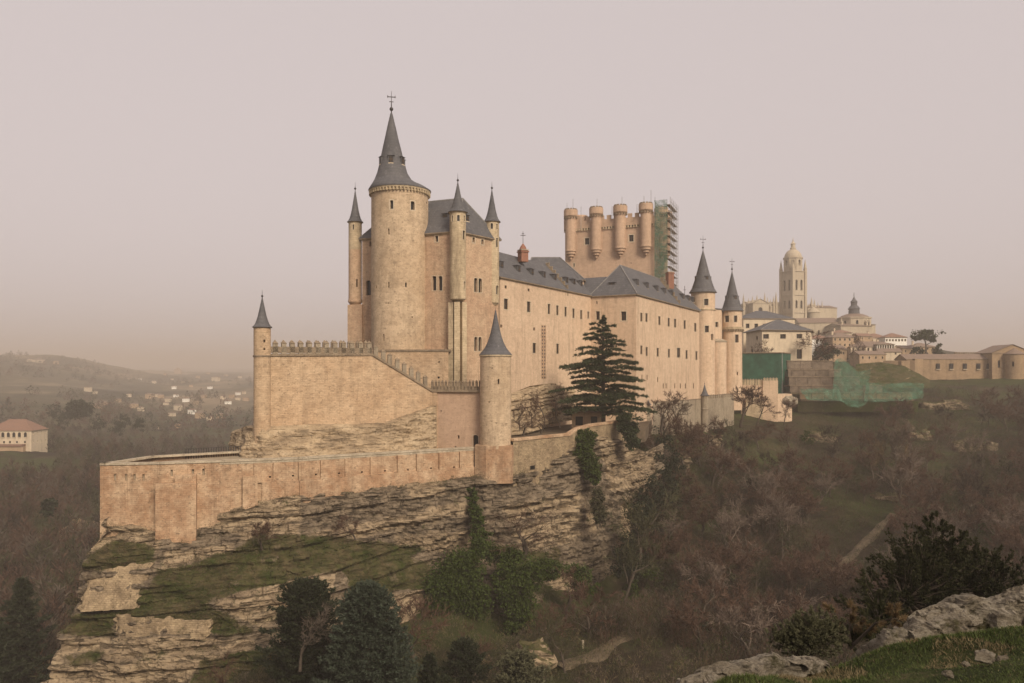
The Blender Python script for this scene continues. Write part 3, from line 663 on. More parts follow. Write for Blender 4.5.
# ------------------------------------------------------------------ the castle
A_, B_, C_, D_ = (-11.29, 158.0), (-32.5, 167.0), (-3.0, 168.5), (-24.3, 177.5)
castle = thing('castle', (0, 180, -14), 'pale ochre castle with round main tower and grey slate spires on the rock', 'castle')
EK = 28.9
# keep: the tall block behind the round tower
wins = []; mb = MB()
fAB, fAC = Flat(B_, A_), Flat(A_, C_)
ops = {0: [fAB.op(436.7, 238.8, 2.6, 6, sur=.18), fAB.op(434.3, 283.3, 3.7, 14.5, arch=1, bare=1, sur=.12), fAB.op(440.4, 283.3, 3.7, 14.5, arch=1, bare=1, sur=.12), fAB.op(370.5, 244, 2, 5), fAB.op(368.4, 287.7, 4.2, 15, arch=1, bare=1)],
       1: [fAC.op(473.6, 240, 2.2, 5, sur=.2), fAC.op(482.4, 242, 2.2, 5, sur=.2), fAC.op(475.8, 285, 3.1, 14, arch=1, sur=.12, bare=1), fAC.op(480.2, 285.5, 3.1, 14, arch=1, sur=.12, bare=1),
           fAC.op(475.8, 344, 2.9, 14, arch=1, sur=.12, bare=1), fAC.op(480, 344, 2.9, 14, arch=1, sur=.12, bare=1)]}
poly_block(mb, [B_, A_, C_, D_], -16, EK, 'keep_stone', ops, wins, cap='slate')
for f in (fAB, fAC):                                                  # stone eaves course
    q = [f(0, EK - .5, -.02), f(f.L, EK - .5, -.02), f(f.L, EK, -.35), f(0, EK, -.35)]; mb.face(q, 'pale_ashlar')
keep = mb.build('keep', castle); put_wins(wins, keep)
mb = MB(); hip_roof(mb, [B_, A_, C_, D_], EK, (-25, 171.2), (-10.6, 165.0), 37.2, 'slate'); mb.build('roof', keep)
dormer(keep, hx(445, 162.2), 162.2, hz_(219.5, 162.2), (-.38, -.92), 1.5, 1.3, 3)
dormer(keep, hx(467.5, 162.0), 162.0, hz_(222, 162), (.8, -.6), 1.3, 1.5, 3)

# main round tower
c = (hx(399.9, 163), 163.0); r = 5.98; zt = 38.1; wins = []
root = mb = MB(); f = Cyl(c, r)
ops = [f.op(391.5, 204.5, 3.4, 8.6, arch=1, sur=.2, bare=1), f.op(412.6, 205.6, 3.6, 8.6, arch=1, sur=.2, bare=1), f.op(374.6, 205, 2.6, 8, arch=1, bare=1), f.op(426.5, 206, 1.6, 8, arch=1, bare=1), f.op(388.8, 231.5, 1.1, 6), f.op(388.8, 284.8, 1.2, 6), f.op(406, 284.8, 1.5, 4.6), f.op(376, 287, 1, 3),
       f.op(383.5, 337.5, 1.7, 6.6), f.op(388, 303, .8, 1.2), f.op(386, 303, .8, 1.2), f.op(412, 317, .8, 1.2)]
wall(mb, f, -14, zt, ops, 'tower_stone', wins)
mb.lathe(c, [(r, 4.6), (r + .28, 4.5), (r + .34, 3.4), (r + .34, -14)], 'tower_stone', 48)          # plinth
mb.lathe(c, [(r, zt - .9), (r + .15, zt - .8), (r + .15, zt - .55), (r + .42, zt - .3), (r + .5, zt), (r, zt + .05)], 'pale_ashlar', 48)
for k in range(54):                                                    # corbels under the cornice
    a = 2 * math.pi * k / 54; mb.box((c[0] + (r + .3) * math.cos(a), c[1] + (r + .3) * math.sin(a), zt - .95), (.34, .3, .7), 'pale_ashlar', a)
rt = mb.build('round_tower', castle); put_wins(wins, rt)
mb = MB(); Yt = 163
prof = [(6.55, zt), (6.6, zt + .2), (5.55, hz_(186.6, Yt)), (4.74, hz_(184, Yt)), (3.96, hz_(180.6, Yt)), (3.2, hz_(173.5, Yt)), (2.62, hz_(163, Yt)), (2.1, hz_(152, Yt)), (1.5, hz_(140, Yt)), (.85, hz_(126, Yt)), (.22, hz_(113.5, Yt))]
sx_ = [0, 0, -.5, -1.0, -1.4, -1.58, -1.64, -1.7, -1.75, -1.78, -1.8]
for i in range(len(prof) - 1):
    (r0_, z0_), (r1_, z1_) = prof[i], prof[i + 1]; n_ = 40
    for k in range(n_):
        a_, b_ = 2 * math.pi * k / n_, 2 * math.pi * (k + 1) / n_; x0_, x1_ = c[0] + sx_[i], c[0] + sx_[i + 1]
        mb.face([(x0_ + r0_ * math.cos(a_), c[1] + r0_ * math.sin(a_), z0_), (x0_ + r0_ * math.cos(b_), c[1] + r0_ * math.sin(b_), z0_), (x1_ + r1_ * math.cos(b_), c[1] + r1_ * math.sin(b_), z1_), (x1_ + r1_ * math.cos(a_), c[1] + r1_ * math.sin(a_), z1_)], 'slate', None, True, ('c', i // 2))
mb.build('roof', rt); ctip = (c[0] - 1.8, c[1]); cd = (c[0] - 1.62, c[1])
for k in range(6):
    a = R(-90 + 3 + 60 * k); d = (math.cos(a), math.sin(a)); dormer(rt, cd[0] + 2.75 * d[0], cd[1] + 2.75 * d[1], hz_(167, Yt), d, 1.15, 1.75, 1.8)
finial(rt, ctip, hz_(113, Yt), 4.6, True, 1.35)

def turret(parent, px, Y, r, zb, zt, za, mat='pale_ashlar', ops=(), name='corner_turret', base=None, flare=1.22, wall_mat2=None, tip=1.7):
    c = (hx(px, Y), Y); f = Cyl(c, r); mb = MB(); wins = []
    wall(mb, f, zb, zt, [f.op(*o[:4], **(o[4] if len(o) > 4 else {})) for o in ops], mat, wins, depth=.35)
    mb.lathe(c, [(r, zt - .35), (r * 1.1, zt - .2), (r * 1.13, zt), (r * .9, zt)], 'pale_ashlar', 24)
    if base: mb.lathe(c, base, mat, 24)
    o = mb.build(name, parent); put_wins(wins, o)
    cone_roof(o, c, r * flare, zt, za, 24); finial(o, c, za, tip, False, .8)
    return o
q = dict(arch=1, sur=.12, bare=1, depth=.3)
turret(castle, 457.8, 157.6, 1.66, hz_(299, 157), hz_(211.5, 157), hz_(181, 157), ops=[(452.3, 218.3, 1.3, 5.5, q), (458.3, 218, 2.6, 6, q), (464.3, 218.3, 1.3, 5.5, q), (464, 235, 2.2, 9, q), (464.8, 285.5, 2, 8, q)],
       base=[(.5, hz_(301, 157)), (1.45, hz_(300, 157)), (1.66, hz_(298, 157))])
turret(castle, 491.9, 168.3, 1.58, hz_(303, 168), hz_(221.5, 168), hz_(189, 168), ops=[(491.7, 226, 2.4, 5.5, q), (497, 226.5, 1.3, 5.5, q), (497.1, 242.5, 2, 9, q), (497.5, 290, 2.4, 9, q)],
       base=[(.3, hz_(308, 168)), (1.2, hz_(305, 168)), (1.58, hz_(302, 168))])
t3 = turret(castle, 355.2, 168.0, 1.42, hz_(222 + 28, 168), hz_(222, 168), hz_(190, 168), ops=[(353.3, 227, 1.5, 5, q)])
t4 = MB(); cc = (hx(355.2, 168), 168.0); f = Cyl(cc, 1.42); wall(t4, f, hz_(303, 168), hz_(250, 168), [f.op(357, 283, 1.2, 8)], 'keep_stone', None); t4.lathe(cc, [(.9, hz_(306, 168)), (1.55, hz_(302, 168)), (1.46, hz_(299, 168))], 'keep_stone', 24)
t4.prism([(cc[0] - 1.5, 167.2), (cc[0] + 1.8, 166.3), (cc[0] + 2.2, 168), (cc[0] - 1, 169)], -14, hz_(305, 168), 'keep_stone'); t4.build('turret_shaft', t3)
# ribbed buttress under the middle turret
mb = MB(); bx, by = hx(457.8, 157.4), 157.4
for i, (px, dy) in enumerate(((452.2, .1), (457.3, -.35), (462.6, .0))):
    x = hx(px, by); mb.box((x, by + dy + .45, -14), (1.02 if i != 1 else 1.15, 1.7, 14 + hz_(302, by)), 'pale_ashlar', R(-22 if i == 0 else (0 if i == 1 else 30)))
mb.prism([(hx(450, by), by + .35), (hx(465.2, by), by + .3), (hx(465, by), by + 1.6), (hx(450, by), by + 1.6)], -14, hz_(301, by), 'keep_stone')
mb.build('buttress', castle)
# low retaining wall at the foot of the round tower
mb = MB(); f = Flat((hx(376, 156.6), 156.6), (hx(448.5, 154.6), 154.6)); wins = []
wall(mb, f, -14, hz_(351.5, 155.4), [f.op(439, 362, 1.5, 1.3), f.op(438.5, 377.5, 2, 2)], 'upper_wall_stone', wins)
mb.prism([f(0, 0, -.15)[:2], f(f.L, 0, -.15)[:2], f(f.L, 0, 4)[:2], f(0, 0, 7)[:2]], hz_(351.5, 155.4), hz_(349.4, 155.4), 'dark_coping')
o = mb.build('retaining_wall', castle); put_wins(wins, o)

# long wing ---------------------------------------------------------------
G0, G1 = (-2.6, 170.0), (21.75, 212.0); dv = Vector((G1[0] - G0[0], G1[1] - G0[1])).normalized(); nv_ = Vector((dv.y, -dv.x)); inn = -nv_
fG = Flat(G0, G1); EW = 21.0
r1 = [(494.5 + 11.5, 304, 3.6, 10.5), (528.7, 306.8, 3.1, 10.5), (549, 309, 2.2, 10), (557.4, 310.3, 2.1, 9.7), (565.6, 311.7, 2.0, 9.6), (573.5, 313.2, 2.0, 9.4), (581.2, 314.7, 1.9, 9), (588.3, 315, 1.6, 7)]
ops = [fG.op(*o, sur=.2) for o in r1]
ops += [fG.op(505.8, 287, 2, 3), fG.op(528.7, 290, 1.8, 2.8), fG.op(501.4, 345, 2.4, 8), fG.op(534.3, 348, 3, 10, sur=.12), fG.op(557.6, 348.7, 2.3, 10, sur=.12), fG.op(582.6, 350.2, 2, 8), fG.op(501.4, 326, 1.8, 3), fG.op(534.3, 329, 1.8, 3), fG.op(588, 384, 2, 3)]
# latticed strip of small openings
for i in range(16):
    for j in range(2): ops.append(fG.op(542.2 + 2.4 * j, 326.5 + 3.4 * i, .9, 1.5, depth=.15, bare=1))
wins = []; mb = MB()
H0 = Vector(G0) + inn * 13; H1 = Vector(G1) + inn * 13
poly_block(mb, [G0, G1, tuple(H1), tuple(H0)], -16, EW, 'wing_plaster', {0: [dict(o, depth=.3) for o in ops if o.get('depth') != .15]}, wins, cap=None)
p = fG
mb.face([p(0, EW - .45, -.02), p(p.L, EW - .45, -.02), p(p.L, EW, -.4), p(0, EW, -.4)], 'pale_ashlar')
long_wing = mb.build('long_wing', castle); put_wins(wins, long_wing)
mb = MB()
for o in [o for o in ops if o.get('depth') == .15]:                    # lattice strip: raised brick grid
    a, b, c0, d0 = o['u'] - o['w'] / 2, o['u'] + o['w'] / 2, o['z'] - o['h'] / 2, o['z'] + o['h'] / 2
    mb.face([p(a, c0, -.06), p(b, c0, -.06), p(b, d0, -.06), p(a, d0, -.06)], 'glass_dark')
ua, ub = fG.op(541, 350, 1, 1)['u'], fG.op(546, 350, 1, 1)['u']
P = [p(ua, hz_(379, 188), -.03), p(ub, hz_(379, 188), -.03), p(ub, hz_(325, 188), -.03), p(ua, hz_(325, 188), -.03)]
mb.face(P, 'keep_stone'); mb.build('lattice_strip', long_wing)
mb = MB(); ra = Vector(G0) + inn * 6.5 - dv * 2; rb = Vector(G1) + inn * 6.5 + dv * 2; ZR = 28.4
g0 = Vector(G0) - nv_ * -.45 - dv * 1.0; g1 = Vector(G1) + nv_ * .45 + dv * .2; h0 = H0 - nv_ * .45 - dv; h1 = H1 - nv_ * .45
T = lambda v, z: (v.x, v.y, z)
mb.face([T(g0, EW), T(g1, EW), T(rb, ZR), T(ra, ZR)], 'slate'); mb.face([T(h1, EW), T(h0, EW), T(ra, ZR), T(rb, ZR)], 'slate')
mb.face([T(g0, EW - .22), T(g1, EW - .22), T(g1, EW), T(g0, EW)], 'dark_coping'); mb.face([T(h0, EW), T(g0, EW), T(ra, ZR)], 'slate'); mb.face([T(g1, EW), T(h1, EW), T(rb, ZR)], 'slate')
mb.build('roof', long_wing)
def slope_pt(P0, d, inn_, t, s, e, rise): v = Vector(P0) + d * t + inn_ * s; return v.x, v.y, e + rise * s
k_ = (ZR - EW) / 6.5
for px in (502, 519.3, 532.5, 544.5, 555.4, 567.2, 574.4, 581.5):
    r_ = (px - CX) / F; b0 = Vector(G0) + inn * 2.0; t = (r_ * b0.y - b0.x) / (dv.x - r_ * dv.y)
    x, y, z = slope_pt(G0, dv, inn, t, 2.0, EW, k_); dormer(long_wing, x, y, z - .1, nv_, 1.5, 1.9, 3.0)
# stepped fire wall across the roof
def fire_wall(parent, P0, d, inn_, t, e, rise, half, n=7):
    mb = MB()
    for i in range(n):
        s0, s1 = half * i / n, half * (i + 1) / n; a = Vector(P0) + d * t + inn_ * s0; b = Vector(P0) + d * t + inn_ * s1
        q = [a - d * .3, a + d * .3, b + d * .3, b - d * .3]; z0, z1 = e + rise * s0 - .3, e + rise * s1 + .55
        pts = [(v.x, v.y) for v in q]
        mb.prism(pts, z0 - 1, z1 - .12, 'dark_coping'); mb.prism([((v - (a + b) / 2) * 1.12 + (a + b) / 2).to_tuple() for v in q], z1 - .12, z1, 'grey_wall')
    mb.build('fire_wall', parent)
fire_wall(long_wing, G0, dv, inn, 34.0, EW, k_, 6.3)
def chimney(parent, px, py0, py1, Y, w, rot=0.3, cone=False):
    mb = MB(); x = hx(px, Y); z0, z1 = hz_(py0, Y), hz_(py1, Y)
    mb.box((x, Y, z0), (w, w, z1 - z0), 'chimney_brick', rot); mb.box((x, Y, z1 - .5), (w * 1.18, w * 1.18, .3), 'chimney_brick', rot); mb.box((x, Y, z1), (w * 1.1, w * 1.1, .2), 'pale_coping', rot)
    if cone: mb.lathe((x, Y), [(w * .5, z1 + .2), (w * .32, z1 + 1.0), (.1, z1 + 1.7)], 'chimney_brick', 10)
    o = mb.build('chimney', parent)
    if cone: mb = MB(); mb.beam((x, Y, z1 + 1.4), (x, Y, z1 + 4.6), .12, 'iron'); mb.box((x, Y, z1 + 3.6), (1.3, .1, .12), 'iron'); mb.box((x, Y, z1 + 4.0), (.6, .1, .12), 'iron'); mb.build('weather_vane', parent)
chimney(long_wing, 523, 262, 250.5, 187, 1.9, .5, True)
# rear range with the higher roof
mb = MB(); q4 = [(hx(523, 216), 216), (hx(583.5, 214), 214), (hx(590, 232), 234), (hx(520, 236), 236)]
poly_block(mb, q4, -10, 25.6, 'wing_plaster', cap=None); rear = mb.build('rear_range', castle)
mb = MB(); hip_roof(mb, q4, 25.6, (hx(532, 222), 222), (hx(560, 222), 222), hz_(257.5, 222), 'slate'); mb.build('roof', rear)

# right wing --------------------------------------------------------------
F0, F1, E1 = (21.75, 212.0), (33.2, 206.0), (64.0, 263.0); dr = Vector((E1[0] - F1[0], E1[1] - F1[1])).normalized(); nr = Vector((dr.y, -dr.x)); ir = -nr; E0 = Vector(E1) + ir * 12.9
fF, fR = Flat(F0, F1), Flat(F1, E1)
zo = lambda x, y: (560 + .2344 * x, 280 + .2344 * y)
opsF = [fF.op(623.6, 316, 4.6, 9, sur=.3), fF.op(597.8, 315.5, 3.4, 8.5, sur=.2), fF.op(596.8, 302.7, 1.2, 3), fF.op(612, 400, 5.2, 8.5, bare=1), fF.op(600, 350, 3, 8)]
opsR = [fR.op(*zo(x, y), 1.9, 8.4, sur=.1) for x, y in ((347, 158), (369, 160), (424, 173), (464, 180), (491, 184), (532, 190), (577, 202))]
opsR += [fR.op(*zo(x, y), 1.8, 8.6, sur=.1) for x, y in ((347, 298), (370, 305), (417, 308), (465, 312), (540, 318), (582, 322))] + [fR.op(*zo(506, 310), 2.9, 9.6, sur=.16)]
opsR += [fR.op(*zo(x, y), .9, 5) for x, y in ((350, 415), (372, 415), (417, 425), (441, 452), (453, 452), (490, 452), (514, 452), (535, 452), (570, 452))] + [fR.op(*zo(510, 492), 1.1, 4)]
wins = []; mb = MB(); ER = 20.85
poly_block(mb, [F0, F1, E1, tuple(E0)], -15, ER, 'wing_plaster', {0: opsF, 1: [dict(o, depth=.26) for o in opsR]}, wins, cap=None)
for p in (fF, fR): mb.face([p(-.0, ER - .45, -.02), p(p.L, ER - .45, -.02), p(p.L, ER, -.4), p(0, ER, -.4)], 'pale_ashlar')
rwing = mb.build('right_wing', castle); put_wins(wins, rwing)
mb = MB(); R0 = (30.2, 215.3); R1 = (R0[0] + dr.x * 49, R0[1] + dr.y * 49); ZW = 29.9
hip_roof(mb, [F1, E1, tuple(E0), F0], ER, R0, R1, ZW, 'slate')
a, b = Vector(F0), Vector((14.0, 216.0)); mb.face([(b.x, b.y, ER + 1.5), (a.x + .2, a.y - .2, ER), (31.0, 212.5, 26.6), (19.0, 219.0, 26.6)], 'slate'); mb.face([(19.0, 219.0, 26.6), (31.0, 212.5, 26.6), (34, 222, 24), (22, 228, 24)], 'slate')
mb.build('roof', rwing)
k2 = (ZW - ER) / 6.45; dd = Vector((F1[0] - F0[0], F1[1] - F0[1])).normalized(); nF = Vector((dd.y, -dd.x))
m_ = Vector(F0) + dd * 5.3 - nF * 2.1; dormer(rwing, m_.x, m_.y, ER + 1.9, nF, 2.0, 1.9, 3)
for px in (638, 648, 657.8, 665.6, 672.8, 683.8, 689.5, 694):
    r_ = (px - CX) / F; b0 = Vector(F1) + ir * 2.2; t = (r_ * b0.y - b0.x) / (dr.x - r_ * dr.y)
    x, y, z = slope_pt(F1, dr, ir, t, 2.2, ER, k2); dormer(rwing, x, y, z - .15, nr, 1.6, 1.9, 3.0)
fire_wall(rwing, F1, dr, ir, 41.5, ER, k2, 6.3)
chimney(rwing, 669.8, 289, 272.5, 250, 2.0)
mb = MB(); mb.beam((hx(684.7, 262), 262, hz_(303, 262)), (hx(684.7, 262), 262, hz_(286, 262)), .14, 'iron'); mb.box((hx(684.7, 262), 262, hz_(290, 262)), (.9, .1, .12), 'iron'); mb.build('weather_vane', rwing)

# east towers -------------------------------------------------------------
wins = []; mb = MB(); c = (hx(703, 268.5), 268.5); r = 4.1; f = Cyl(c, r); zt = hz_(292.5, 268)
wall(mb, f, -14, zt, [f.op(706.4, 302, 4.2, 6.4, sur=.3), f.op(706.9, 329, 4, 6.6, sur=.3), f.op(712.4, 337, 2.8, 6)], 'wing_plaster', wins)
mb.lathe(c, [(r, zt - .3), (r + .3, zt - .15), (r + .3, zt + .05), (r * .8, zt + .05)], 'pale_ashlar', 32); mb.lathe(c, [(r, hz_(311, 268)), (r + .25, hz_(310.6, 268)), (r + .25, hz_(309.6, 268)), (r, hz_(309, 268))], 'pale_ashlar', 32)
te = mb.build('east_tower', castle); put_wins(wins, te)
def big_cone(parent, c, r, zb, za, nd, Y, h):
    mb = MB(); H = za - zb
    mb.lathe(c, [(r, zb - .1), (r, zb + .05), (r * .82, zb + H * .09), (r * .62, zb + H * .28), (r * .44, zb + H * .48), (r * .22, zb + H * .76), (.1, za)], 'slate', 28); mb.build('roof', parent)
    for k in range(nd):
        a = R(-75 + 360 / nd * k); d = (math.cos(a), math.sin(a)); rr = r * .60; dormer(parent, c[0] + rr * d[0], c[1] + rr * d[1], zb + H * .26, d, 1.3, 1.7, 1.8)
    finial(parent, c, za, h, True, 1.2)
big_cone(te, c, 4.75, zt, hz_(250, 268), 4, 268, 5.2)
c = (hx(732, 285), 285.0); r = 3.62; f = Cyl(c, r); zt = hz_(311, 285); mb = MB(); wins = []
wall(mb, f, -14, zt, [f.op(726.5, 318.8, 3.4, 6.5, sur=.25), f.op(735.6, 318.8, 3.2, 6.5, sur=.25), f.op(737, 338.5, 3.6, 8, sur=.2), f.op(737.5, 373.5, 1.4, 3)], 'wing_plaster', wins)
zr = hz_(329, 285); mb.lathe(c, [(r, zr - 1.2), (r + .1, zr - .9), (r + .5, zr - .2), (r + .5, zr + .6), (r, zr + .65)], 'pale_ashlar', 32)
for k in range(26): a = 2 * math.pi * k / 26; mb.box((c[0] + (r + .42) * math.cos(a), c[1] + (r + .42) * math.sin(a), zr - .9), (.5, .4, .7), 'dark_coping', a)
mb.lathe(c, [(r, zt - .3), (r + .25, zt - .15), (r + .25, zt), (r * .8, zt)], 'pale_ashlar', 32)
t2 = mb.build('east_tower', castle); put_wins(wins, t2); big_cone(t2, c, 4.15, zt, hz_(271.5, 285), 4, 285, 5.0)
# blocks between and beside them
mb = MB(); wins = []; K0, K1 = (hx(711, 270), 270.0), (hx(721.4, 274), 274.0); f = Flat(K0, K1)
poly_block(mb, [K0, K1, (hx(724, 286), 288), (hx(700, 286), 288)], -14, hz_(309.5, 272), 'wing_plaster', {0: [f.op(716.8, 324.5, 2.6, 5, sur=.2), f.op(713, 336.5, 2.4, 5.4)]}, wins, cap='slate')
mb.prism([f(0, 0, -.2)[:2], f(f.L + .2, 0, -.2)[:2], (hx(724, 288), 288), (hx(700, 288), 288)], hz_(309.5, 272), hz_(308.2, 272), 'slate')
o = mb.build('stair_block', castle); put_wins(wins, o)
mb = MB(); c = (hx(718, 270.5), 270.5); f = Cyl(c, 2.9); wall(mb, f, -14, hz_(342, 270), [], 'wing_plaster')
mb.lathe(c, [(3.0, hz_(342.3, 270)), (3.1, hz_(341, 270)), (1.6, hz_(339, 270)), (.01, hz_(338.4, 270))], 'pale_coping', 28); mb.build('bastion', castle)

# battlemented rear tower ---------------------------------------------------
J0, J1 = Vector((18.9, 274.0)), Vector((48.7, 262.0)); dj = (J1 - J0).normalized(); nj = Vector((dj.y, -dj.x)); J2 = J1 - nj * 23; J3 = J0 - nj * 23
fJ = Flat(J0, J1); wins = []; mb = MB(); zc, zp = 49.2, 52.2
poly_block(mb, [J0, J1, J2, J3], 12, zp, 'rear_plaster', {0: [fJ.op(587, 241.3, 3.8, 6.4, sur=.3), fJ.op(631.3, 238.2, 4, 6.6, sur=.3), fJ.op(574, 265, 1.3, 3.6, sur=.2), fJ.op(631, 263, .9, 1.2)]}, wins, cap='lead')
jt = mb.build('battlemented_tower', castle); put_wins(wins, jt)
def parapet(parent, f, z0, z1, zm, mw, gap, t=.45, corb=True, mat='rear_plaster', name='parapet', off=.45, tk=.6):
    mb = MB()
    q = lambda a, b, za, zb, o0, o1: [f(a, za, o0), f(b, za, o0), f(b, za, o1), f(a, za, o1), f(a, zb, o0), f(b, zb, o0), f(b, zb, o1), f(a, zb, o1)]
    mb.hexa(q(0, f.L, z0, z1, -off, -off + tk), mat)
    n = int(f.L / (mw + gap)); st = f.L / n
    for i in range(n):
        u = st * (i + .5); mb.hexa(q(u - mw / 2, u + mw / 2, z1, zm, -off + .03, -off + tk - .03), mat)
    if corb:
        n = int(f.L / .95); st = f.L / n
        for i in range(n): u = st * (i + .5); mb.hexa(q(u - .22, u + .22, z0 - .9, z0 - .003, -off - .05, .1), 'pale_ashlar')
        for i in range(n): u = st * (i + .5); mb.hexa(q(u - .12 - st / 2, u + .12 - st / 2, z0 - .5, z0 - .006, -.02, .1), 'glass_dark')
    return mb.build(name, parent)
for f in (fJ, Flat(J1, J2), Flat(J2, J3), Flat(J3, J0)): parapet(jt, f, 50.6, 53.2, 54.6, 1.5, .95)
# low covered walk seen between two turrets
mb = MB(); m_ = J0 + dj * 5 - nj * 2.5; mb.lathe((m_.x, m_.y), [(2.9, 50), (2.9, 55.0), (2.4, 55.6), (.1, 56)], 'rear_plaster', 20); mb.build('lookout', jt)
def j_turret(x, y):
    mb = MB(); r = 1.85; c = (x, y); zt = 57.2
    mb.lathe(c, [(.05, 39.4), (.5, 40.0), (.55, 40.5), (1.1, 40.8), (1.15, 41.4), (1.6, 41.7), (1.65, 42.3), (r + .1, 42.6), (r + .1, 43.0), (r, 43.1), (r, 53.9), (r + .1, 54.0), (r + .12, 54.5), (r + .62, 55.1), (r + .62, zt), (r - .1, zt), (r - .1, zt - .6)], 'rear_plaster', 24)
    mb.lathe(c, [(.01, zt - .55), (r - .1, zt - .6)], 'lead', 24)
    for k in range(16): a = 2 * math.pi * k / 16; mb.box((c[0] + (r + .42) * math.cos(a), c[1] + (r + .42) * math.sin(a), 54.2), (.35, .3, .6), 'dark_coping', a)
    for k in range(12): a = 2 * math.pi * k / 12; mb.box((c[0] + (r + .12) * math.cos(a), c[1] + (r + .12) * math.sin(a), zt), (.45, .7, .5), 'dark_coping', a)
    mb.build('corner_turret', jt)
for px in (571.2, 596.6, 620.6, 646.2):
    u = fJ.op(px, 300, 1, 1)['u']; p = J0 + dj * u + nj * .5; j_turret(p.x, p.y)
for p in (J0 - nj * 8 - dj * .5, J0 - nj * 16 - dj * .5, J1 - nj * 8 + dj * .5, J1 - nj * 16 + dj * .5): j_turret(p.x, p.y)
for px, top in ((567, 203), (573, 199), (581, 206.5), (597, 199), (612, 206), (622, 197), (637, 204), (644, 196), (651, 190), (655, 197), (664, 199)):
    Y = 272 - (px - 567) * .1; mb = MB(); mb.beam((hx(px, Y), Y, 50), (hx(px, Y), Y, hz_(top, Y)), .13, 'steel'); mb.build('mast', jt)

# scaffold on its right side --------------------------------------------------
sc0 = J1 + dj * .35 + nj * 1.2; sc = thing('scaffold', (sc0.x, sc0.y, 20), 'steel scaffold with green netting against the right side of the battlemented tower', 'scaffold')
LS, WS = 14.0, 3.6; mb = MB(); mp = MB()
P = lambda a, b, z: (sc0.x + dj.x * a - nj.x * b, sc0.y + dj.y * a - nj.y * b, z)
zs = [20 + 2.6 * i for i in range(15)]; top = 57.5
for a in (0, WS + 1.4):
    for b in (0, 3.0, 6.0, 9.0, 12.0, 15.0): mb.beam(P(a, b, 14), P(a, b, top + (1.4 if a else 0)), .13, 'steel')
for z in zs:
    if z > top: break
    for a in (0, WS + 1.4): mb.beam(P(a, 0, z + 1), P(a, LS, z + 1), .1, 'steel'); mb.beam(P(a, 0, z + .05), P(a, LS, z + .05), .1, 'steel')
    for b in (0, 3, 6, 9, 12, 15): mb.beam(P(0, b, z), P(WS + 1.4, b, z), .1, 'steel')
    mp.hexa([P(WS, 0, z), P(WS + 1.2, 0, z), P(WS + 1.2, LS, z), P(WS, LS, z), P(WS, 0, z + .1), P(WS + 1.2, 0, z + .1), P(WS + 1.2, LS, z + .1), P(WS, LS, z + .1)], 'plank')
for i, z in enumerate(zs[:-2]): mb.beam(P(WS + 1.4, (i % 5) * 3, z), P(WS + 1.4, (i % 5) * 3 + 3, z + 2.6), .08, 'steel')
mb.build('frame', sc); mp.build('deck', sc)
mb = MB(); n = 16
for i in range(n):
    for j in range(4):
        a0, a1 = -.3 + 4.4 * j / 4, -.3 + 4.4 * (j + 1) / 4; z0, z1 = 16 + (top - 16 + .6) * i / n, 16 + (top - 16 + .6) * (i + 1) / n
        w_ = lambda a, z: .25 + .18 * math.sin(a * 3 + z * .8)
        mb.face([P(a0, -w_(a0, z0), z0), P(a1, -w_(a1, z0), z0), P(a1, -w_(a1, z1), z1), P(a0, -w_(a0, z1), z1)], 'green_net', smooth=True, tag='n')
mb.build('netting', sc)

# ------------------------------------------------------------------ walls before the castle
uw = thing('crenellated_wall', (hx(262, 137), 137, -10), 'tall ochre wall with pointed merlons stepping down from slender spired turret', 'wall')
W0, W1, W2 = (hx(263, 137.5), 137.5), (hx(372, 147.0), 147.0), (hx(433, 151.5), 151.5)
zt = hz_(355.5, 141)
mb = MB(); f1, f2 = Flat(W0, W1), Flat(W1, W2); zt1 = hz_(355.3, 147) + 0
hl = lambda u: hz_(355.8, 137.5) + (hz_(355, 147) - hz_(355.8, 137.5)) * u / f1.L
N = 26
def strip(mb, f, htop, zb, mat, n):
    for i in range(n):
        u0, u1 = f.L * i / n, f.L * (i + 1) / n
        for j in range(4):
            za0, za1 = zb + (htop(u0) - zb) * j / 4, zb + (htop(u1) - zb) * j / 4; zc0, zc1 = zb + (htop(u0) - zb) * (j + 1) / 4, zb + (htop(u1) - zb) * (j + 1) / 4
            mb.face([f(u0, za0), f(u1, za1), f(u1, zc1), f(u0, zc0)], mat, [(u0, za0), (u1, za1), (u1, zc1), (u0, zc0)])
        mb.face([f(u0, htop(u0)), f(u1, htop(u1)), f(u1, htop(u1), 1.2), f(u0, htop(u0), 1.2)], mat)
        mb.face([f(u1, zb, 1.2), f(u0, zb, 1.2), f(u0, htop(u0), 1.2), f(u1, htop(u1), 1.2)], mat)
h2a, h2b = hz_(355, 147), hz_(392, 151.5); hr = lambda u: h2a + (h2b - h2a) * u / f2.L
strip(mb, f1, hl, -15.5, 'upper_wall_stone', 20); strip(mb, f2, hr, -15.5, 'upper_wall_stone', 12); mb.build('wall_face', uw)
mb = MB()
def cop(f, ht, n, z0=-.1, z1=.35):
    for i in range(n):
        u0, u1 = f.L * i / n, f.L * (i + 1) / n
        mb.hexa([f(u0, ht(u0) + z0, -.22), f(u1, ht(u1) + z0, -.22), f(u1, ht(u1) + z0, 1.25), f(u0, ht(u0) + z0, 1.25), f(u0, ht(u0) + z1, -.22), f(u1, ht(u1) + z1, -.22), f(u1, ht(u1) + z1, 1.25), f(u0, ht(u0) + z1, 1.25)], 'dark_coping')
cop(f1, hl, 20); cop(f2, hr, 12); mb.build('coping', uw)
mb = MB()
q = lambda f, a, b, za, zb, o0, o1: [f(a, za, o0), f(b, za, o0), f(b, za, o1), f(a, za, o1), f(a, zb, o0), f(b, zb, o0), f(b, zb, o1), f(a, zb, o1)]
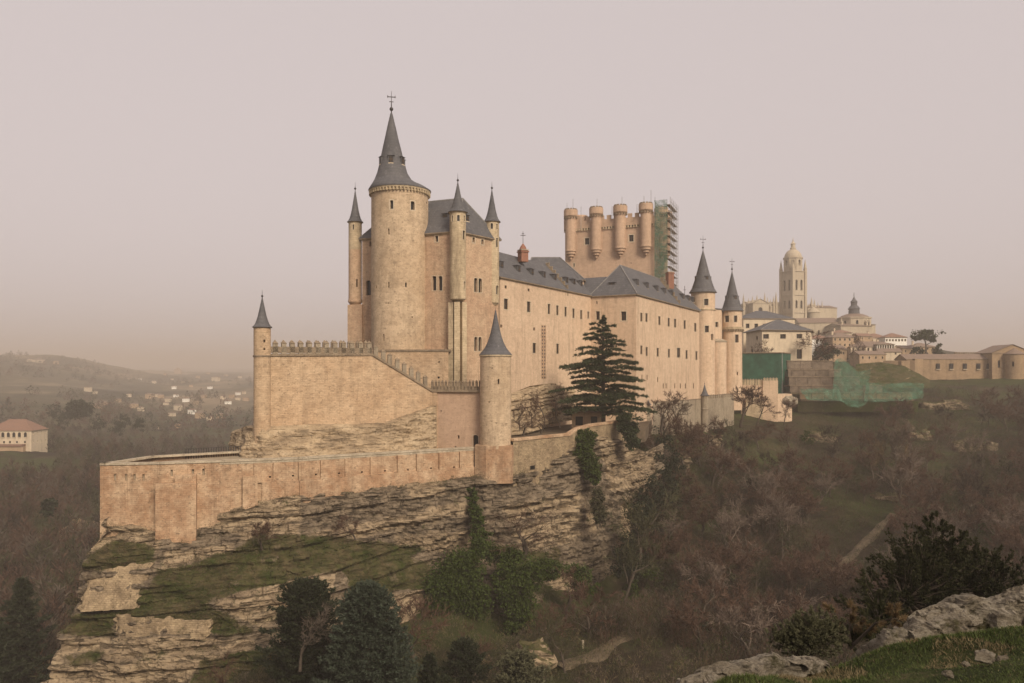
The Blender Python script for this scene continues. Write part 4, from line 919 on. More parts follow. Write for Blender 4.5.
mb.hexa(q(f1, 1.2, f1.L, h2a + .3, h2a + 1.3, -.05, .45), 'dark_coping')
# far-side parapet seen between the front merlons
mb.hexa(q(f1, 1.2, f1.L, h2a + .3, h2a + 1.5, 5.0, 5.4), 'dark_coping'); mb.build('parapet', uw)
def merlon(f, u, z, parent, w=.85, h=1.9, off=-.05, t=.5, mat='tower_stone', ph=.6):
    mb = MB(); mb.hexa(q(f, u - w / 2, u + w / 2, z, z + h, off, off + t), mat); a = q(f, u - w * .58, u + w * .58, z + h, z + h, off - .08, off + t + .08)[:4]
    tip = f(u, z + h + ph, off + t / 2)
    for i in range(4): mb.face([a[i], a[(i + 1) % 4], tip], 'dark_coping')
    mb.face(a[::-1], 'dark_coping'); mb.build('merlon', parent)
for i in range(12):
    px = 275.5 + i * (369.5 - 275.5) / 11; u = f1.op(px, 350, 1, 1)['u']; merlon(f1, u, hl(u) + .3, uw, mat='grey_wall')
    merlon(f1, u + .9, hl(u) + 1.4, uw, .7, 1.1, 5.0, .4, 'dark_coping')
for px, in [(376,), (383.5,), (390,), (397.5,), (404.5,), (411.5,), (418.5,), (425.5,)]:
    u = f2.op(px, 370, 1, 1)['u']; merlon(f2, u, hr(u) + .2, uw, .8, 1.8, mat='grey_wall')
mb = MB(); c = (hx(262.2, 136.8), 136.8); r = 1.46
f = Cyl(c, r); wall(mb, f, -15.5, hz_(327, 136.8), [f.op(264.5, 341, .9, 3), f.op(264.5, 349, .8, 2)], 'upper_wall_stone')
mb.lathe(c, [(r, hz_(357.2, 137)), (r + .14, hz_(356.8, 137)), (r + .14, hz_(355.6, 137)), (r, hz_(355.2, 137))], 'dark_coping', 24); mb.lathe(c, [(r, hz_(328.5, 137)), (r + .2, hz_(327, 137)), (.5, hz_(327, 137))], 'dark_coping', 24)
o = mb.build('corner_turret', uw); cone_roof(o, c, 1.72, hz_(327, 137), hz_(297, 137), 24); finial(o, c, hz_(297.5, 137), 1.3, False, .7)

# gallery wall between the upper wall and the watchtower
gw = thing('gallery_wall', (hx(455, 149), 149, -10), 'stained pink wall under a dark row of close-set merlons beside the round watchtower', 'wall')
f = Flat((hx(431, 151.8), 151.8), (hx(482, 148.5), 148.5)); zt = hz_(391.5, 150); mb = MB(); wins = []
wall(mb, f, -16, zt, [f.op(458.5, 437, 1.6, 3.5), f.op(475.6, 441, 4.8, 12, arch=1, bare=1, sur=.1), f.op(441, 411, 1, 1), f.op(455.5, 447, 1.5, 1.5)], 'rear_plaster', wins)
mb.prism([f(0, 0, -.3)[:2], f(1.4, 0, -.3)[:2], f(1.4, 0, 0.1)[:2], f(0, 0, .1)[:2]], -16, zt, 'upper_wall_stone')
mb.prism([f(0, 0, 1)[:2], f(f.L, 0, 1)[:2], f(f.L, 0, 3)[:2], f(0, 0, 3)[:2]], -16, zt, 'rear_plaster')
o = mb.build('wall_face', gw); put_wins(wins, o)
mb = MB(); mb.hexa(q(f, 0, f.L, zt - .1, zt + .35, -.45, .6), 'dark_coping'); mb.hexa(q(f, 0, f.L, zt + .35, zt + 1.0, -.1, .4), 'dark_coping'); mb.build('parapet', gw)
for i in range(15): merlon(f, f.L * (i + .5) / 15, zt + .3, gw, .40, 1.55, -.3, .35, 'dark_coping', .45)

# watchtower ----------------------------------------------------------------
c = (hx(495.6, 147.6), 147.6); r = 2.98; wt = thing('watchtower', (c[0], c[1], -18), 'stout round speckled tower with concave slate cone where rampart walls meet', 'tower')
mb = MB(); f = Cyl(c, r); wins = []
wall(mb, f, -14.5, hz_(355, 147.6), [f.op(498.6, 381.5, .8, 5), f.op(489, 402, .6, 1.2), f.op(506, 424, .5, 1), f.op(492, 368, .5, 1)], 'tower_stone', wins)
mb.lathe(c, [(r, hz_(356.6, 147)), (r + .18, hz_(356.2, 147)), (r + .18, hz_(355, 147)), (1, hz_(355, 147))], 'pale_ashlar', 36)
o = mb.build('tower_shaft', wt); put_wins(wins, o)
mb = MB(); H = lambda py: hz_(py, 147.6)
mb.lathe(c, [(3.12, H(355.2)), (3.12, H(354.4)), (2.55, H(351)), (2.05, H(347.5)), (1.62, H(343)), (1.2, H(337)), (.85, H(330)), (.5, H(321.5)), (.2, H(313)), (.12, H(311))], 'slate', 32); mb.build('roof', wt)
finial(wt, c, H(312), .9, False, .5)
mb = MB(); mb.prism([(hx(475, 147), 145.9), (hx(486.5, 147), 144.4), (hx(512, 147), 145.0), (hx(517, 147), 150), (hx(478, 150), 151)], -21.0, hz_(445.8, 145), 'rampart_stone'); mb.build('plinth', wt)

# lower rampart -----------------------------------------------------------------
rp = thing('rampart_wall', (hx(299, 128), 128, -22), 'long low brick-red rampart wall with pilasters along the edge of the cliff', 'wall')
LT = [(100, 120.0), (158, 121.3), (220, 124.0), (299, 128.3), (346, 133.0), (400, 138.2), (438, 142.4), (474, 146.4)]
LP = [(hx(a, b), b) for a, b in LT]; ZL = -14.5
mb = MB(); wins = []; mc = MB()
for i in range(len(LP) - 1):
    f = Flat(LP[i], LP[i + 1]); ops = []
    sl = {0: [(115, 477.5), (126, 477.5), (134.5, 477.5), (143.5, 477.5)], 1: [(171.7, 473), (193, 472.5), (203.5, 472), (166.5, 485)], 2: []}.get(i, [])
    for x, y in sl: ops.append(f.op(x, y, 1.1, 6.5 if y < 480 else 2))
    if i in (1, 2, 3, 4, 5, 6):
        for x in range(270, 474, 23):
            if LT[i][0] + 3 < x < LT[i + 1][0] - 3 and x > 260: ops.append(f.op(x, 477 - (x - 270) * .053, 1.6, 1.8))
    wall(mb, f, -34 if i < 3 else -27, ZL, ops, 'rampart_stone', wins, du=2.5, dz=3)
    mc.hexa(q(f, -.0, f.L, ZL - .05, ZL + .28, -.16, .9), 'pale_coping')
    if i >= 2: mc.hexa(q(f, 0, f.L, ZL - .42, ZL - .052, -.05, .3), 'pale_coping')
bk = [(LP[0][0] + .05, LP[0][1] + .1), (-61.5, 131.0), (-46.5, 141.0)]
for i in range(2): f = Flat(bk[i + 1], bk[i]); wall(mb, f, -30, ZL, [], 'rampart_stone'); mc.hexa(q(f, 0, f.L, ZL - .05, ZL + .28, -.1, .9), 'pale_coping')
o = mb.build('wall_face', rp); put_wins(wins, o); mc.build('coping', rp)
LF = [Flat(LP[i], LP[i + 1]) for i in range(len(LP) - 1)]
def on_rampart(px):
    for i, f in enumerate(LF):
        if LT[i][0] <= px <= LT[i + 1][0]: return f, f.op(px, 470, 1, 1)['u']
for px in (257.6, 277, 301.5, 323.5, 348, 373, 400, 419, 441.5, 462):
    f, u = on_rampart(px); mb = MB(); mb.hexa(q(f, u - .6, u + .6, ZL - 3.6, ZL - .43, -.34, .05), 'rampart_stone'); mb.build('pilaster', rp)
f = LF[2]; mb = MB(); u0, u1 = on_rampart(262)[1], LF[2].L

for k in range(2, 7):
    f = LF[k]; u0 = on_rampart(262)[1] if k == 2 else 0; mb.hexa(q(f, u0, f.L, ZL - 7.5, ZL - 3.5, -.30, .06), 'rampart_stone')
mb.build('string_course', rp)
mb = MB(); f, u = on_rampart(177); mb.hexa(q(f, u - 2.95, u + 2.95, -34, hz_(485, 119), -1.5, .2), 'rampart_stone'); mb.hexa(q(f, u - .2, u + 2.95, hz_(485, 119) - .1, hz_(477, 119), -1.2, .2), 'rampart_stone'); mb.build('buttress', rp)
mb = MB(); f, u = on_rampart(250); mb.hexa(q(f, u - 1.15, u + 1.15, -30, hz_(477, 124), -.8, .2), 'rampart_stone'); mb.build('buttress', rp)
# railing on the far edge of the terrace
rl = thing('railing', (-52, 138, -14.6), 'thin dark iron railing along the far edge of the lower terrace', 'railing'); mb = MB()
ra, rb = Vector((hx(186, 134), 134, -14.2)), Vector((hx(243, 139.5), 139.5, -14.2))
for i in range(24): p = ra.lerp(rb, i / 23); mb.beam(p - Vector((0, 0, 1)), p + Vector((0, 0, .85)), .09, 'iron')
mb.beam(ra + Vector((0, 0, .8)), rb + Vector((0, 0, .8)), .07, 'iron'); mb.build('rails', rl)

# rubble garden wall -----------------------------------------------------------------
gd = thing('garden_wall', (hx(550, 155), 155, -20), 'rough rubble wall with brick coping running right from the round watchtower', 'wall')
GT = [(513, 146.4, 441), (569.4, 159, 435.4), (577.5, 160.5, 430), (592.5, 164.5, 426), (612, 169.5, 423.5), (628, 176, 421)]
mb = MB(); mc = MB()
for (a, Ya, pa), (b, Yb, pb) in zip(GT, GT[1:]):
    f = Flat((hx(a, Ya), Ya), (hx(b, Yb), Yb)); za, zb = hz_(pa, Ya), hz_(pb, Yb); ht = lambda u: za + (zb - za) * u / f.L
    strip(mb, f, ht, -26, 'rubble', max(2, int(f.L / 3)))
    mc.hexa([f(0, za - .05, -.2), f(f.L, zb - .05, -.2), f(f.L, zb - .05, 1.1), f(0, za - .05, 1.1), f(0, za + .45, -.2), f(f.L, zb + .45, -.2), f(f.L, zb + .45, 1.1), f(0, za + .45, 1.1)], 'rampart_stone')
mb.build('wall_face', gd); mc.build('coping', gd)
f = Flat((hx(513, 146.4), 146.4), (hx(569.4, 159), 159))
mb = MB(); o_ = f.op(532.5, 467.5, 4, 4); mb.hexa(q(f, o_['u'] - o_['w'] / 2, o_['u'] + o_['w'] / 2, o_['z'] - o_['h'] / 2, o_['z'] + o_['h'] / 2, -.04, .3), 'glass_dark'); mb.build('drain_opening', gd)

# garden hut and rough rocks at the foot of the long wing
ht_ = thing('garden_hut', (hx(596, 176), 176, -13.6), 'small lean-to garden hut with dark doors behind the cedar', 'hut')
mb = MB(); f = Flat((hx(572, 177), 177), (hx(601, 175), 175)); wins = []
poly_block(mb, [f.p0, f.p1, f.p1 + Vector((1, 4)), f.p0 + Vector((1, 4))], -14, hz_(412, 176), 'tan_wall', {0: [f.op(579, 421, 7, 9, bare=1), f.op(594, 421, 6, 9, bare=1)]}, wins, cap='clay_tile'); o = mb.build('wall', ht_); put_wins(wins, o)
mb = MB(); mb.hexa([f(-.4, hz_(412.5, 176), -.5), f(f.L + .4, hz_(412.5, 176), -.5), f(f.L + .4, hz_(408, 176), 4.2), f(-.4, hz_(408, 176), 4.2), f(-.4, hz_(411.7, 176), -.5), f(f.L + .4, hz_(411.7, 176), -.5), f(f.L + .4, hz_(407, 176), 4.2), f(-.4, hz_(407, 176), 4.2)], 'clay_tile'); mb.build('roof', ht_)
ks = [(509, 166), (530, 174), (552, 186), (575, 200)]
rr_ = [[at(px, py, Y + 1.5) for (px, Y), py in zip(ks, (394, 386, 383, 390))], [at(px, py, Y - 1) for (px, Y), py in zip(ks, (402, 392, 390, 397))], [at(px, py, Y - 3) for (px, Y), py in zip(ks, (410, 406, 402, 406))], [at(px, py, Y - 5) for (px, Y), py in zip(ks, (436, 432, 424, 420))]]
o, _ = rock_sheet('castle_foot_rock', rr_, 'mound_rock', 80, 40, .7, .35, seed=21, scale=.5); tag(o, None, None, None, 'structure')

# outer grey wall and gatehouse at the far end ---------------------------------------------
ow = thing('outer_wall', (hx(700, 240), 240, -14), 'grey crenellated curtain wall with two tiny spired turrets below the right wing', 'wall')
OT = [(636, 214), (672, 224), (704, 244), (734, 268)]
mb = MB()
for (a, Ya), (b, Yb) in zip(OT, OT[1:]):
    f = Flat((hx(a, Ya), Ya), (hx(b, Yb), Yb)); zt = -8.6; strip(mb, f, lambda u: -8.6, -24, 'grey_wall', 6)
    if a >= 700:
        n = 14
        for i in range(n): merlon(f, f.L * (i + .5) / n, zt - .05, ow, .95, 1.1, 0, .5, 'grey_wall', .3)
    else: mb.hexa(q(f, 0, f.L, zt, zt + .25, -.1, .7), 'dark_coping')
mb.build('wall_face', ow)
for px, Y, pt, pa, pb in ((645.7, 216, 405, 392.5, 428), (704, 243, 396, 384, 424)):
    c = (hx(px, Y), Y - .8); mb = MB(); r = 1.2; mb.lathe(c, [(r, -24), (r, hz_(pt + 14, Y)), (r + .15, hz_(pt + 13, Y)), (r, hz_(pt + 12, Y)), (r, hz_(pt, Y)), (r + .2, hz_(pt - .8, Y))], 'grey_wall', 16); o = mb.build('corner_turret', ow); cone_roof(o, c, 1.5, hz_(pt - .8, Y), hz_(pa, Y), 16); finial(o, c, hz_(pa, Y), 1, False, .5)
gh = thing('gatehouse', (hx(765, 285), 285, -20), 'low sandstone gatehouse with a row of rounded merlons beside the east tower', 'gatehouse')
f = Flat((hx(741, 287), 287), (hx(763, 284), 284)); mb = MB(); wins = []
wall(mb, f, -26, hz_(384.8, 286), [f.op(750, 394.5, 4, 3, bare=1), f.op(757, 396, 4, 3, bare=1)], 'wing_plaster', wins)
mb.hexa(q(f, 0, f.L, -26, hz_(386, 286), .6, 6), 'wing_plaster')
mb.prism([f(2, 0, -1.6)[:2], f(f.L, 0, -1.6)[:2], f(f.L, 0, 0)[:2], f(2, 0, 0)[:2]], -26, hz_(397.5, 286), 'pale_ashlar')
o = mb.build('wall', gh); put_wins(wins, o)
for i in range(8): merlon(f, f.L * (i + .5) / 8, hz_(385, 286), gh, .8, 1.9, -.05, .5, 'pale_ashlar', .5)
mb = MB(); A0 = Vector((hx(762.5, 284), 283.5)); A1 = Vector((hx(778, 282), 282)); bk_ = Vector((.3, 6)); f = Flat(A0, A1)
poly_block(mb, [A0, A1, A1 + bk_, A0 + bk_], -26, hz_(380.5, 283), 'wing_plaster', {0: [f.op(768, 402, 1.2, 2)]}, None, cap='lead'); mb.build('tower', gh)
for i in range(5): merlon(f, f.L * (i + .5) / 5, hz_(380.7, 283), gh, .8, .9, 0, .5, 'pale_ashlar', .35)
mb = MB(); A0 = Vector((hx(778, 282), 282.2)); A1 = Vector((hx(792, 284), 284)); f = Flat(A0, A1); poly_block(mb, [A0, A1, A1 + bk_, A0 + bk_], -26, hz_(394, 283), 'wing_plaster', cap='pale_coping'); mb.build('annex', gh)

# ------------------------------------------------------------------ cathedral on the skyline
YC = 700.0
ct = thing('cathedral', (hx(792, YC), YC, 15), 'distant hazy cathedral with tall domed bell tower and many pinnacles', 'cathedral')
def rbox(c, w, d, ang):
    ca, sa = math.cos(ang), math.sin(ang)
    return [(c[0] + x * ca - y * sa, c[1] + x * sa + y * ca) for x, y in ((-w / 2, -d / 2), (w / 2, -d / 2), (w / 2, d / 2), (-w / 2, d / 2))]
def ngon(c, r, n, ph=0): return [(c[0] + r * math.cos(ph + 2 * math.pi * i / n), c[1] + r * math.sin(ph + 2 * math.pi * i / n)) for i in range(n)]
ZC = lambda py: hz_(py, YC)
def pinnacle(parent, px, pt, pb, Y=YC, w=2.3):
    mb = MB(); c = (hx(px, Y), Y); z0, z1 = hz_(pb, Y), hz_(pt, Y); mb.box((c[0], c[1], z0), (w, w, (z1 - z0) * .55), 'cathedral_stone', .4)
    mb.box((c[0], c[1], z0 + (z1 - z0) * .55), (w * 1.25, w * 1.25, (z1 - z0) * .06), 'cathedral_stone', .4); mb.lathe(c, [(w * .55, z0 + (z1 - z0) * .6), (.05, z1)], 'cathedral_stone', 6, False); mb.build('pinnacle', parent)
c = (hx(793, YC), YC); Wt = 14.6; a0 = R(24); sq = rbox(c, Wt, Wt, a0); wins = []; mb = MB()
ops = {}
for k in (0, 3):
    f = Flat(sq[k], sq[(k + 1) % 4]); L = f.L; ops[k] = []
    for z0, z1 in ((ZC(291), ZC(280.5)), (ZC(309), ZC(301))):
        for fr in (.3, .7): ops[k].append(dict(u=L * fr, z=(z0 + z1) / 2, w=2.3, h=z1 - z0, arch=1, bare=1, depth=1.5))
poly_block(mb, sq, 10, ZC(271.5), 'cathedral_stone', ops, wins, du=6)
for p in sq: mb.box((p[0], p[1], 10), (2.2, 2.2, ZC(269) - 10), 'cathedral_stone', a0)
for py in (296, 313.5, 272.5): mb.prism(rbox(c, Wt + 1.2, Wt + 1.2, a0), ZC(py), ZC(py) + .9, 'cathedral_stone')
tw = mb.build('bell_tower', ct); put_wins(wins, tw)
for p in sq: 
    mb = MB(); mb.lathe(p, [(1.5, ZC(269)), (.1, ZC(260))], 'cathedral_stone', 6, False); mb.build('pinnacle', tw)
for s_ in ((0, 1), (1, 2), (3, 0)):
    p = ((sq[s_[0]][0] + sq[s_[1]][0]) / 2, (sq[s_[0]][1] + sq[s_[1]][1]) / 2); mb = MB(); mb.box((p[0], p[1], ZC(272)), (1.4, 1.4, 3), 'cathedral_stone', a0); mb.lathe(p, [(.9, ZC(272) + 3), (.1, ZC(272) + 8)], 'cathedral_stone', 6, False); mb.build('pinnacle', tw)
mb = MB(); oc = ngon(c, 8.6, 8, R(22.5) + a0); wins = []; ops = {}
for k in range(8):
    f = Flat(oc[k], oc[(k + 1) % 8]); ops[k] = [dict(u=f.L / 2, z=(ZC(260) + ZC(267.5)) / 2 - 0, w=2.2, h=5.5, arch=1, bare=1, depth=1.5)]
poly_block(mb, oc, ZC(272), ZC(258.8), 'cathedral_stone', ops, wins, du=6); mb.prism(ngon(c, 9.2, 8, R(22.5) + a0), ZC(259), ZC(258), 'cathedral_stone')
o = mb.build('octagon_storey', ct); put_wins(wins, o)
mb = MB(); mb.lathe(c, [(7.6, ZC(258)), (7.4, ZC(256)), (6.8, ZC(254)), (5.6, ZC(252)), (4, ZC(250.5)), (2.4, ZC(249.6)), (2.3, ZC(249))], 'cathedral_stone', 20); mb.build('dome', ct)
mb = MB(); mb.lathe(c, [(2.6, ZC(249.5)), (2.7, ZC(248)), (2.0, ZC(247.5)), (2.0, ZC(244.5)), (2.5, ZC(244)), (1.2, ZC(242.6)), (.5, ZC(241)), (.12, ZC(237.5))], 'cathedral_stone', 10); mb.build('lantern', ct)
def gabled(parent, name, c, w, d, z0, z1, zr, ang, wm, rm, ops=None, hip=False, over=.6, rname='roof', gable_front=False):
    q_ = rbox(c, w, d, ang); mb = MB(); wins = []
    poly_block(mb, q_, z0, z1, wm, ops(q_) if ops else {}, wins, du=5, cap=None)
    Q = [Vector(p) for p in q_]
    if gable_front: ra, rb = (Q[0] + Q[1]) / 2, (Q[2] + Q[3]) / 2
    else: ra, rb = (Q[0] + Q[3]) / 2, (Q[1] + Q[2]) / 2
    if hip: i_ = min(w, d) / 2 * .95; dd_ = (rb - ra).normalized(); ra, rb = ra + dd_ * i_, rb - dd_ * i_
    A3, B3 = (ra.x, ra.y, zr), (rb.x, rb.y, zr)
    if not hip:
        if gable_front: mb.face([(*Q[0], z1), (*Q[1], z1), A3], wm); mb.face([(*Q[2], z1), (*Q[3], z1), B3], wm)
        else: mb.face([(*Q[1], z1), (*Q[2], z1), B3], wm); mb.face([(*Q[3], z1), (*Q[0], z1), A3], wm)
    o = mb.build(name, parent); put_wins(wins, o)
    mb = MB(); Cn = Vector(c); E = [Cn + (p - Cn) * (1 + over * 2 / max(w, d)) for p in Q]; up = .12
    e = [(p.x, p.y, z1 - .1) for p in E]; dd_ = (rb - ra).normalized() * over
    if hip: a3, b3 = (ra.x, ra.y, zr + up), (rb.x, rb.y, zr + up)
    else: a3, b3 = (ra.x - dd_.x, ra.y - dd_.y, zr + up), (rb.x + dd_.x, rb.y + dd_.y, zr + up)
    if gable_front:
        mb.face([e[1], e[2], b3, a3], rm); mb.face([e[3], e[0], a3, b3], rm)
        if hip: mb.face([e[0], e[1], a3], rm); mb.face([e[2], e[3], b3], rm)
    else:
        mb.face([e[0], e[1], b3, a3], rm); mb.face([e[2], e[3], a3, b3], rm)
        if hip: mb.face([e[1], e[2], b3], rm); mb.face([e[3], e[0], a3], rm)
    for i in range(4):
        a, b = e[i], e[(i + 1) % 4]; mb.face([(a[0], a[1], a[2] - .25), (b[0], b[1], b[2] - .25), b, a], 'dark_coping')
    mb.build(rname, o); return o
def grid_ops(rows_, cols, w, h, z0, z1, sides=(0,), **k):
    def g(q_):
        r = {}
        for s in sides:
            f = Flat(q_[s], q_[(s + 1) % 4]); n = cols if s in (0, 2) else max(1, int(cols * f.L / Flat(q_[0], q_[1]).L))
            r[s] = [dict(u=f.L * (i + .5) / n, z=z0 + (z1 - z0) * (j + .55) / rows_, w=w, h=h, **k) for i in range(n) for j in range(rows_)]
        return r
    return g
# nave, transept and lower chapels
gabled(ct, 'nave', (hx(765, 712), 715), 38, 26, 10, ZC(305), ZC(300.5), R(12), 'cathedral_stone', 'cathedral_stone', grid_ops(1, 4, 2.6, 6, ZC(330), ZC(300), (0,), arch=1, bare=1))
gabled(ct, 'transept', (hx(755, 705), 704), 15, 18, 10, ZC(303.5), ZC(299.5), R(12), 'cathedral_stone', 'cathedral_stone', grid_ops(1, 1, 4, 8, ZC(322), ZC(304), (0,), arch=1, bare=1), gable_front=True)
gabled(ct, 'nave', (hx(815, 715), 716), 30, 24, 10, ZC(307), ZC(304), R(12), 'cathedral_stone', 'old_tile', None)
for px, pt, pb in ((743.5, 293.5, 322), (764.7, 292, 318), (770.5, 299, 318), (776, 291.5, 318), (748.5, 298, 316), (785, 296, 312), (814.5, 299, 318), (822, 300.5, 330), (809, 303, 318), (752.5, 296, 314), (757, 294.5, 312), (760.5, 297, 314), (767.5, 297, 315), (773.5, 296, 316), (818, 302, 322), (806.5, 300, 318), (811.5, 297, 316)): pinnacle(ct, px, pt, pb, 702 if px < 790 else 706)
mb = MB(); cc = (hx(812.5, 702), 700); mb.lathe(cc, [(5.5, 10), (5.5, ZC(313)), (6, ZC(312.5)), (3, ZC(309)), (.1, ZC(306.5))], 'cathedral_stone', 14); mb.build('chapel_apse', ct)

# domed church right of the cathedral
Yh = 560; ch = thing('church', (hx(855, Yh), Yh, 8), 'small distant church with octagonal drum and dark lantern spire right of the cathedral', 'church')
c = (hx(854, Yh), Yh); zz = lambda py: hz_(py, Yh); mb = MB(); wins = []
oc = ngon(c, 11.5, 8, R(10)); poly_block(mb, oc, 5, zz(318.5), 'cathedral_stone', {k: [dict(u=Flat(oc[k], oc[(k + 1) % 8]).L / 2, z=zz(323), w=1.6, h=2.8, arch=1, bare=1)] for k in range(8)}, wins, cap='old_tile'); mb.prism(ngon(c, 12.1, 8, R(10)), zz(318.8), zz(317.8), 'cathedral_stone')
o = mb.build('drum', ch); put_wins(wins, o)
mb = MB(); mb.lathe(c, [(11, zz(317.8)), (9, zz(316)), (5.5, zz(314.2)), (3.6, zz(313.8))], 'old_tile', 8, False); mb.build('roof', ch)
mb = MB(); mb.lathe(c, [(3.9, zz(314.2)), (3.7, zz(309.5)), (4.3, zz(309)), (3.1, zz(306.5)), (2.2, zz(305.5)), (2.2, zz(302.5)), (2.6, zz(302)), (1.2, zz(299.5)), (.3, zz(297)), (.12, zz(292.5))], 'slate', 10); mb.build('lantern_spire', ch)
gabled(ch, 'nave', (hx(846, 556), 553), 24, 20, 3, zz(327), zz(324.5), R(10), 'cathedral_stone', 'old_tile', None)
gabled(ch, 'nave', (hx(862, 560), 560), 9, 18, 3, zz(325), zz(324), R(10), 'cathedral_stone', 'old_tile', None)
for px in (841.5, 866.5, 869.5): pinnacle(ch, px, 317.5, 328, 548, 1.4)

# ------------------------------------------------------------------ houses of the old town
def house(px0, px1, pyb, pye, pyr, Y, depth, ang, wm, rm, label, cols=4, rws=2, ww=1.0, wh=1.4, hip=True, cat='house', name='house', chim=0, sides=(0, 3), group=None, gf=False, zb=None, opk=None):
    x = (hx(px0, Y) + hx(px1, Y)) / 2; W_ = (hx(px1, Y) - hx(px0, Y)) / math.cos(ang) * .97; yb = Y + depth / 2
    z0, z1, zr = hz_(pyb, Y), hz_(pye, Y), hz_(pyr, Y + depth * .4)
    t = thing(name, (x, yb, z0), label, cat, group)
    ok = opk or dict(sur=.12)
    o = gabled(t, 'wall', (x, yb), W_, depth, z0 - 6, z1, zr, ang, wm, rm, grid_ops(rws, cols, ww, wh, z0, z1, sides, **ok) if cols else None, hip, .5, gable_front=gf)
    for i in range(chim):
        mb = MB(); cx_ = x + W_ * (-.3 + .5 * i); mb.box((cx_, yb, zr - 1.2), (.9, .9, 2.4), 'house_wall'); mb.box((cx_, yb, zr + 1.2), (1.1, 1.1, .2), 'clay_tile'); mb.build('chimney', t)
    return t
house(741, 795, 352, 318.3, 310.8, 352, 20, R(3), 'house_wall', 'slate', 'cream house with broad grey hipped roof behind its lower twin', 6, 2, 1.6, 2.0, chim=0)
# front cream house with two visible sides
t = thing('house', (hx(785, 325), 332, hz_(360, 325)), 'large cream house with grey hipped roof and tall dark doorway above the green sheeting', 'house')
q_ = [(hx(762, 322), 322.0), (hx(812, 326), 327.0), (hx(812, 345), 345.0), (hx(747.5, 342), 344.0)]
f0 = Flat(q_[0], q_[1]); f3 = Flat(q_[3], q_[0]); wins = []; mb = MB(); ze = hz_(330, 324)
poly_block(mb, q_, hz_(368, 322), ze, 'house_wall', {0: [f0.op(766, 336.4, 5, 4.4, sur=.25), f0.op(783, 336.4, 5, 4.4, sur=.25), f0.op(799.4, 336.2, 5, 4.4, sur=.25), f0.op(799.4, 354, 4.6, 9.4, sur=.2)], 3: [f3.op(752, 352, 2, 6), f3.op(757, 338, 1.6, 3.4, sur=.1)]}, wins, cap=None); o = mb.build('wall', t); put_wins(wins, o)
mb = MB(); hip_roof(mb, q_, ze, (hx(777, 334), 335), (hx(781, 334), 335), hz_(319.8, 334), 'slate', 1.0); mb.build('roof', o)
house(809, 833, 346, 338.5, 335.3, 470, 12, R(-6), 'white_wall', 'clay_tile', 'white house with red tiled roof left of the bare street trees', 4, 1, 1.3, 2.2)
house(802, 840, 344, 322.5, 318, 560, 22, R(-8), 'cathedral_stone', 'old_tile', 'plain stone gabled hall just below the cathedral', 3, 1, 1.2, 3, hip=False)
house(831, 857, 348, 337, 333, 455, 12, R(5), 'tan_wall', 'old_tile', 'tan house with brown tiled roof below the small domed church', 5, 2, 1.0, 1.4, chim=1)
house(824, 846, 358, 349, 345, 430, 11, R(14), 'tan_wall', 'old_tile', 'low brown-roofed tan house nearest the bare trees on the street', 3, 1, 1.0, 1.4, hip=False)
house(852, 897, 353, 346.5, 341.5, 450, 14, R(-5), 'house_wall', 'old_tile', 'long low cream house with brown tiled roof in the middle of the town', 9, 1, 1.0, 1.8, chim=2)
house(868, 888, 344, 337.5, 333.5, 520, 12, R(8), 'house_wall', 'clay_tile', 'small cream house with pale tiled roof left of the long white house', 4, 1, 1.0, 1.6, chim=1)
house(886, 907.5, 351, 337, 333.2, 500, 13, R(-4), 'white_wall', 'clay_tile', 'bright white long house with brown roof at the right end of town', 7, 2, 1.0, 1.3)
house(878, 895, 353.5, 344, 342, 447, 10, R(-5), 'white_wall', 'old_tile', 'low white arcaded house with seven narrow windows', 7, 1, .9, 3.6)
house(858, 886, 362, 354, 351, 400, 10, R(4), 'tan_wall', 'old_tile', 'tan outbuilding with dark roof above the grassy bank', 4, 1, .9, 1.3, hip=False)
house(881, 902, 356, 351.5, 348.5, 430, 9, R(-9), 'house_wall', 'old_tile', 'tiny cream shed with brown roof above the grassy bank', 2, 1, .9, 1.1, hip=False)
house(913, 936, 356, 346.5, 343, 470, 12, R(3), 'tan_wall', 'old_tile', 'pinkish tan house in front of the umbrella pine', 4, 2, 1.0, 1.3, chim=1)
house(900, 914, 355, 348, 345.5, 460, 10, R(12), 'tan_wall', 'old_tile', 'small tan house between white house and umbrella pine', 2, 1, 1.0, 1.3, hip=False)
house(834, 853, 341, 332.5, 330, 505, 11, R(-12), 'house_wall', 'clay_tile', 'cream house tucked directly under the domed church', 3, 1, 1.0, 1.4, chim=1)
house(857, 872, 341, 336, 333.5, 508, 10, R(10), 'tan_wall', 'clay_tile', 'small tan gabled house right of the domed church', 2, 1, .9, 1.2, hip=False)
house(725, 744, 346, 339, 336, 420, 12, R(8), 'house_wall', 'old_tile', 'cream house half hidden behind the last castle tower', 3, 1, 1.0, 1.3)

# long old convent range at far right
Y = 385
house(908, 993, 377, 358.8, 354.2, Y, 14, R(-4), 'city_wall', 'old_tile', 'long low stone range with tiled roof and five openings on the right skyline', 0, 0, hip=False, cat='building', name='convent_range', zb=0)
cv = [o for o in COL.objects if o.name.startswith('convent_range')][-1]
f = Flat((hx(909, Y), Y + 1.2), (hx(992, Y), Y - 1.8)); 
for px in (938, 951.5, 965, 978.5, 988.5):
    u = f.op(px, 365, 1, 1)['u']; mb = MB(); mb.hexa(q(f, u - .8, u + .8, hz_(369, Y), hz_(363.5, Y), -.25, .3), 'glass_dark'); mb.hexa(q(f, u - 1, u + 1, hz_(369.6, Y), hz_(369.05, Y), -.4, .3), 'window_surround'); mb.build('window', cv)
for i in range(22): 
    px = 955 + i * 1.7; mb = MB(); mb.box((hx(px, 396), 396, hz_(354.6, 396)), (.5, .4, 1.3), 'dark_coping'); mb.build('merlon', cv)
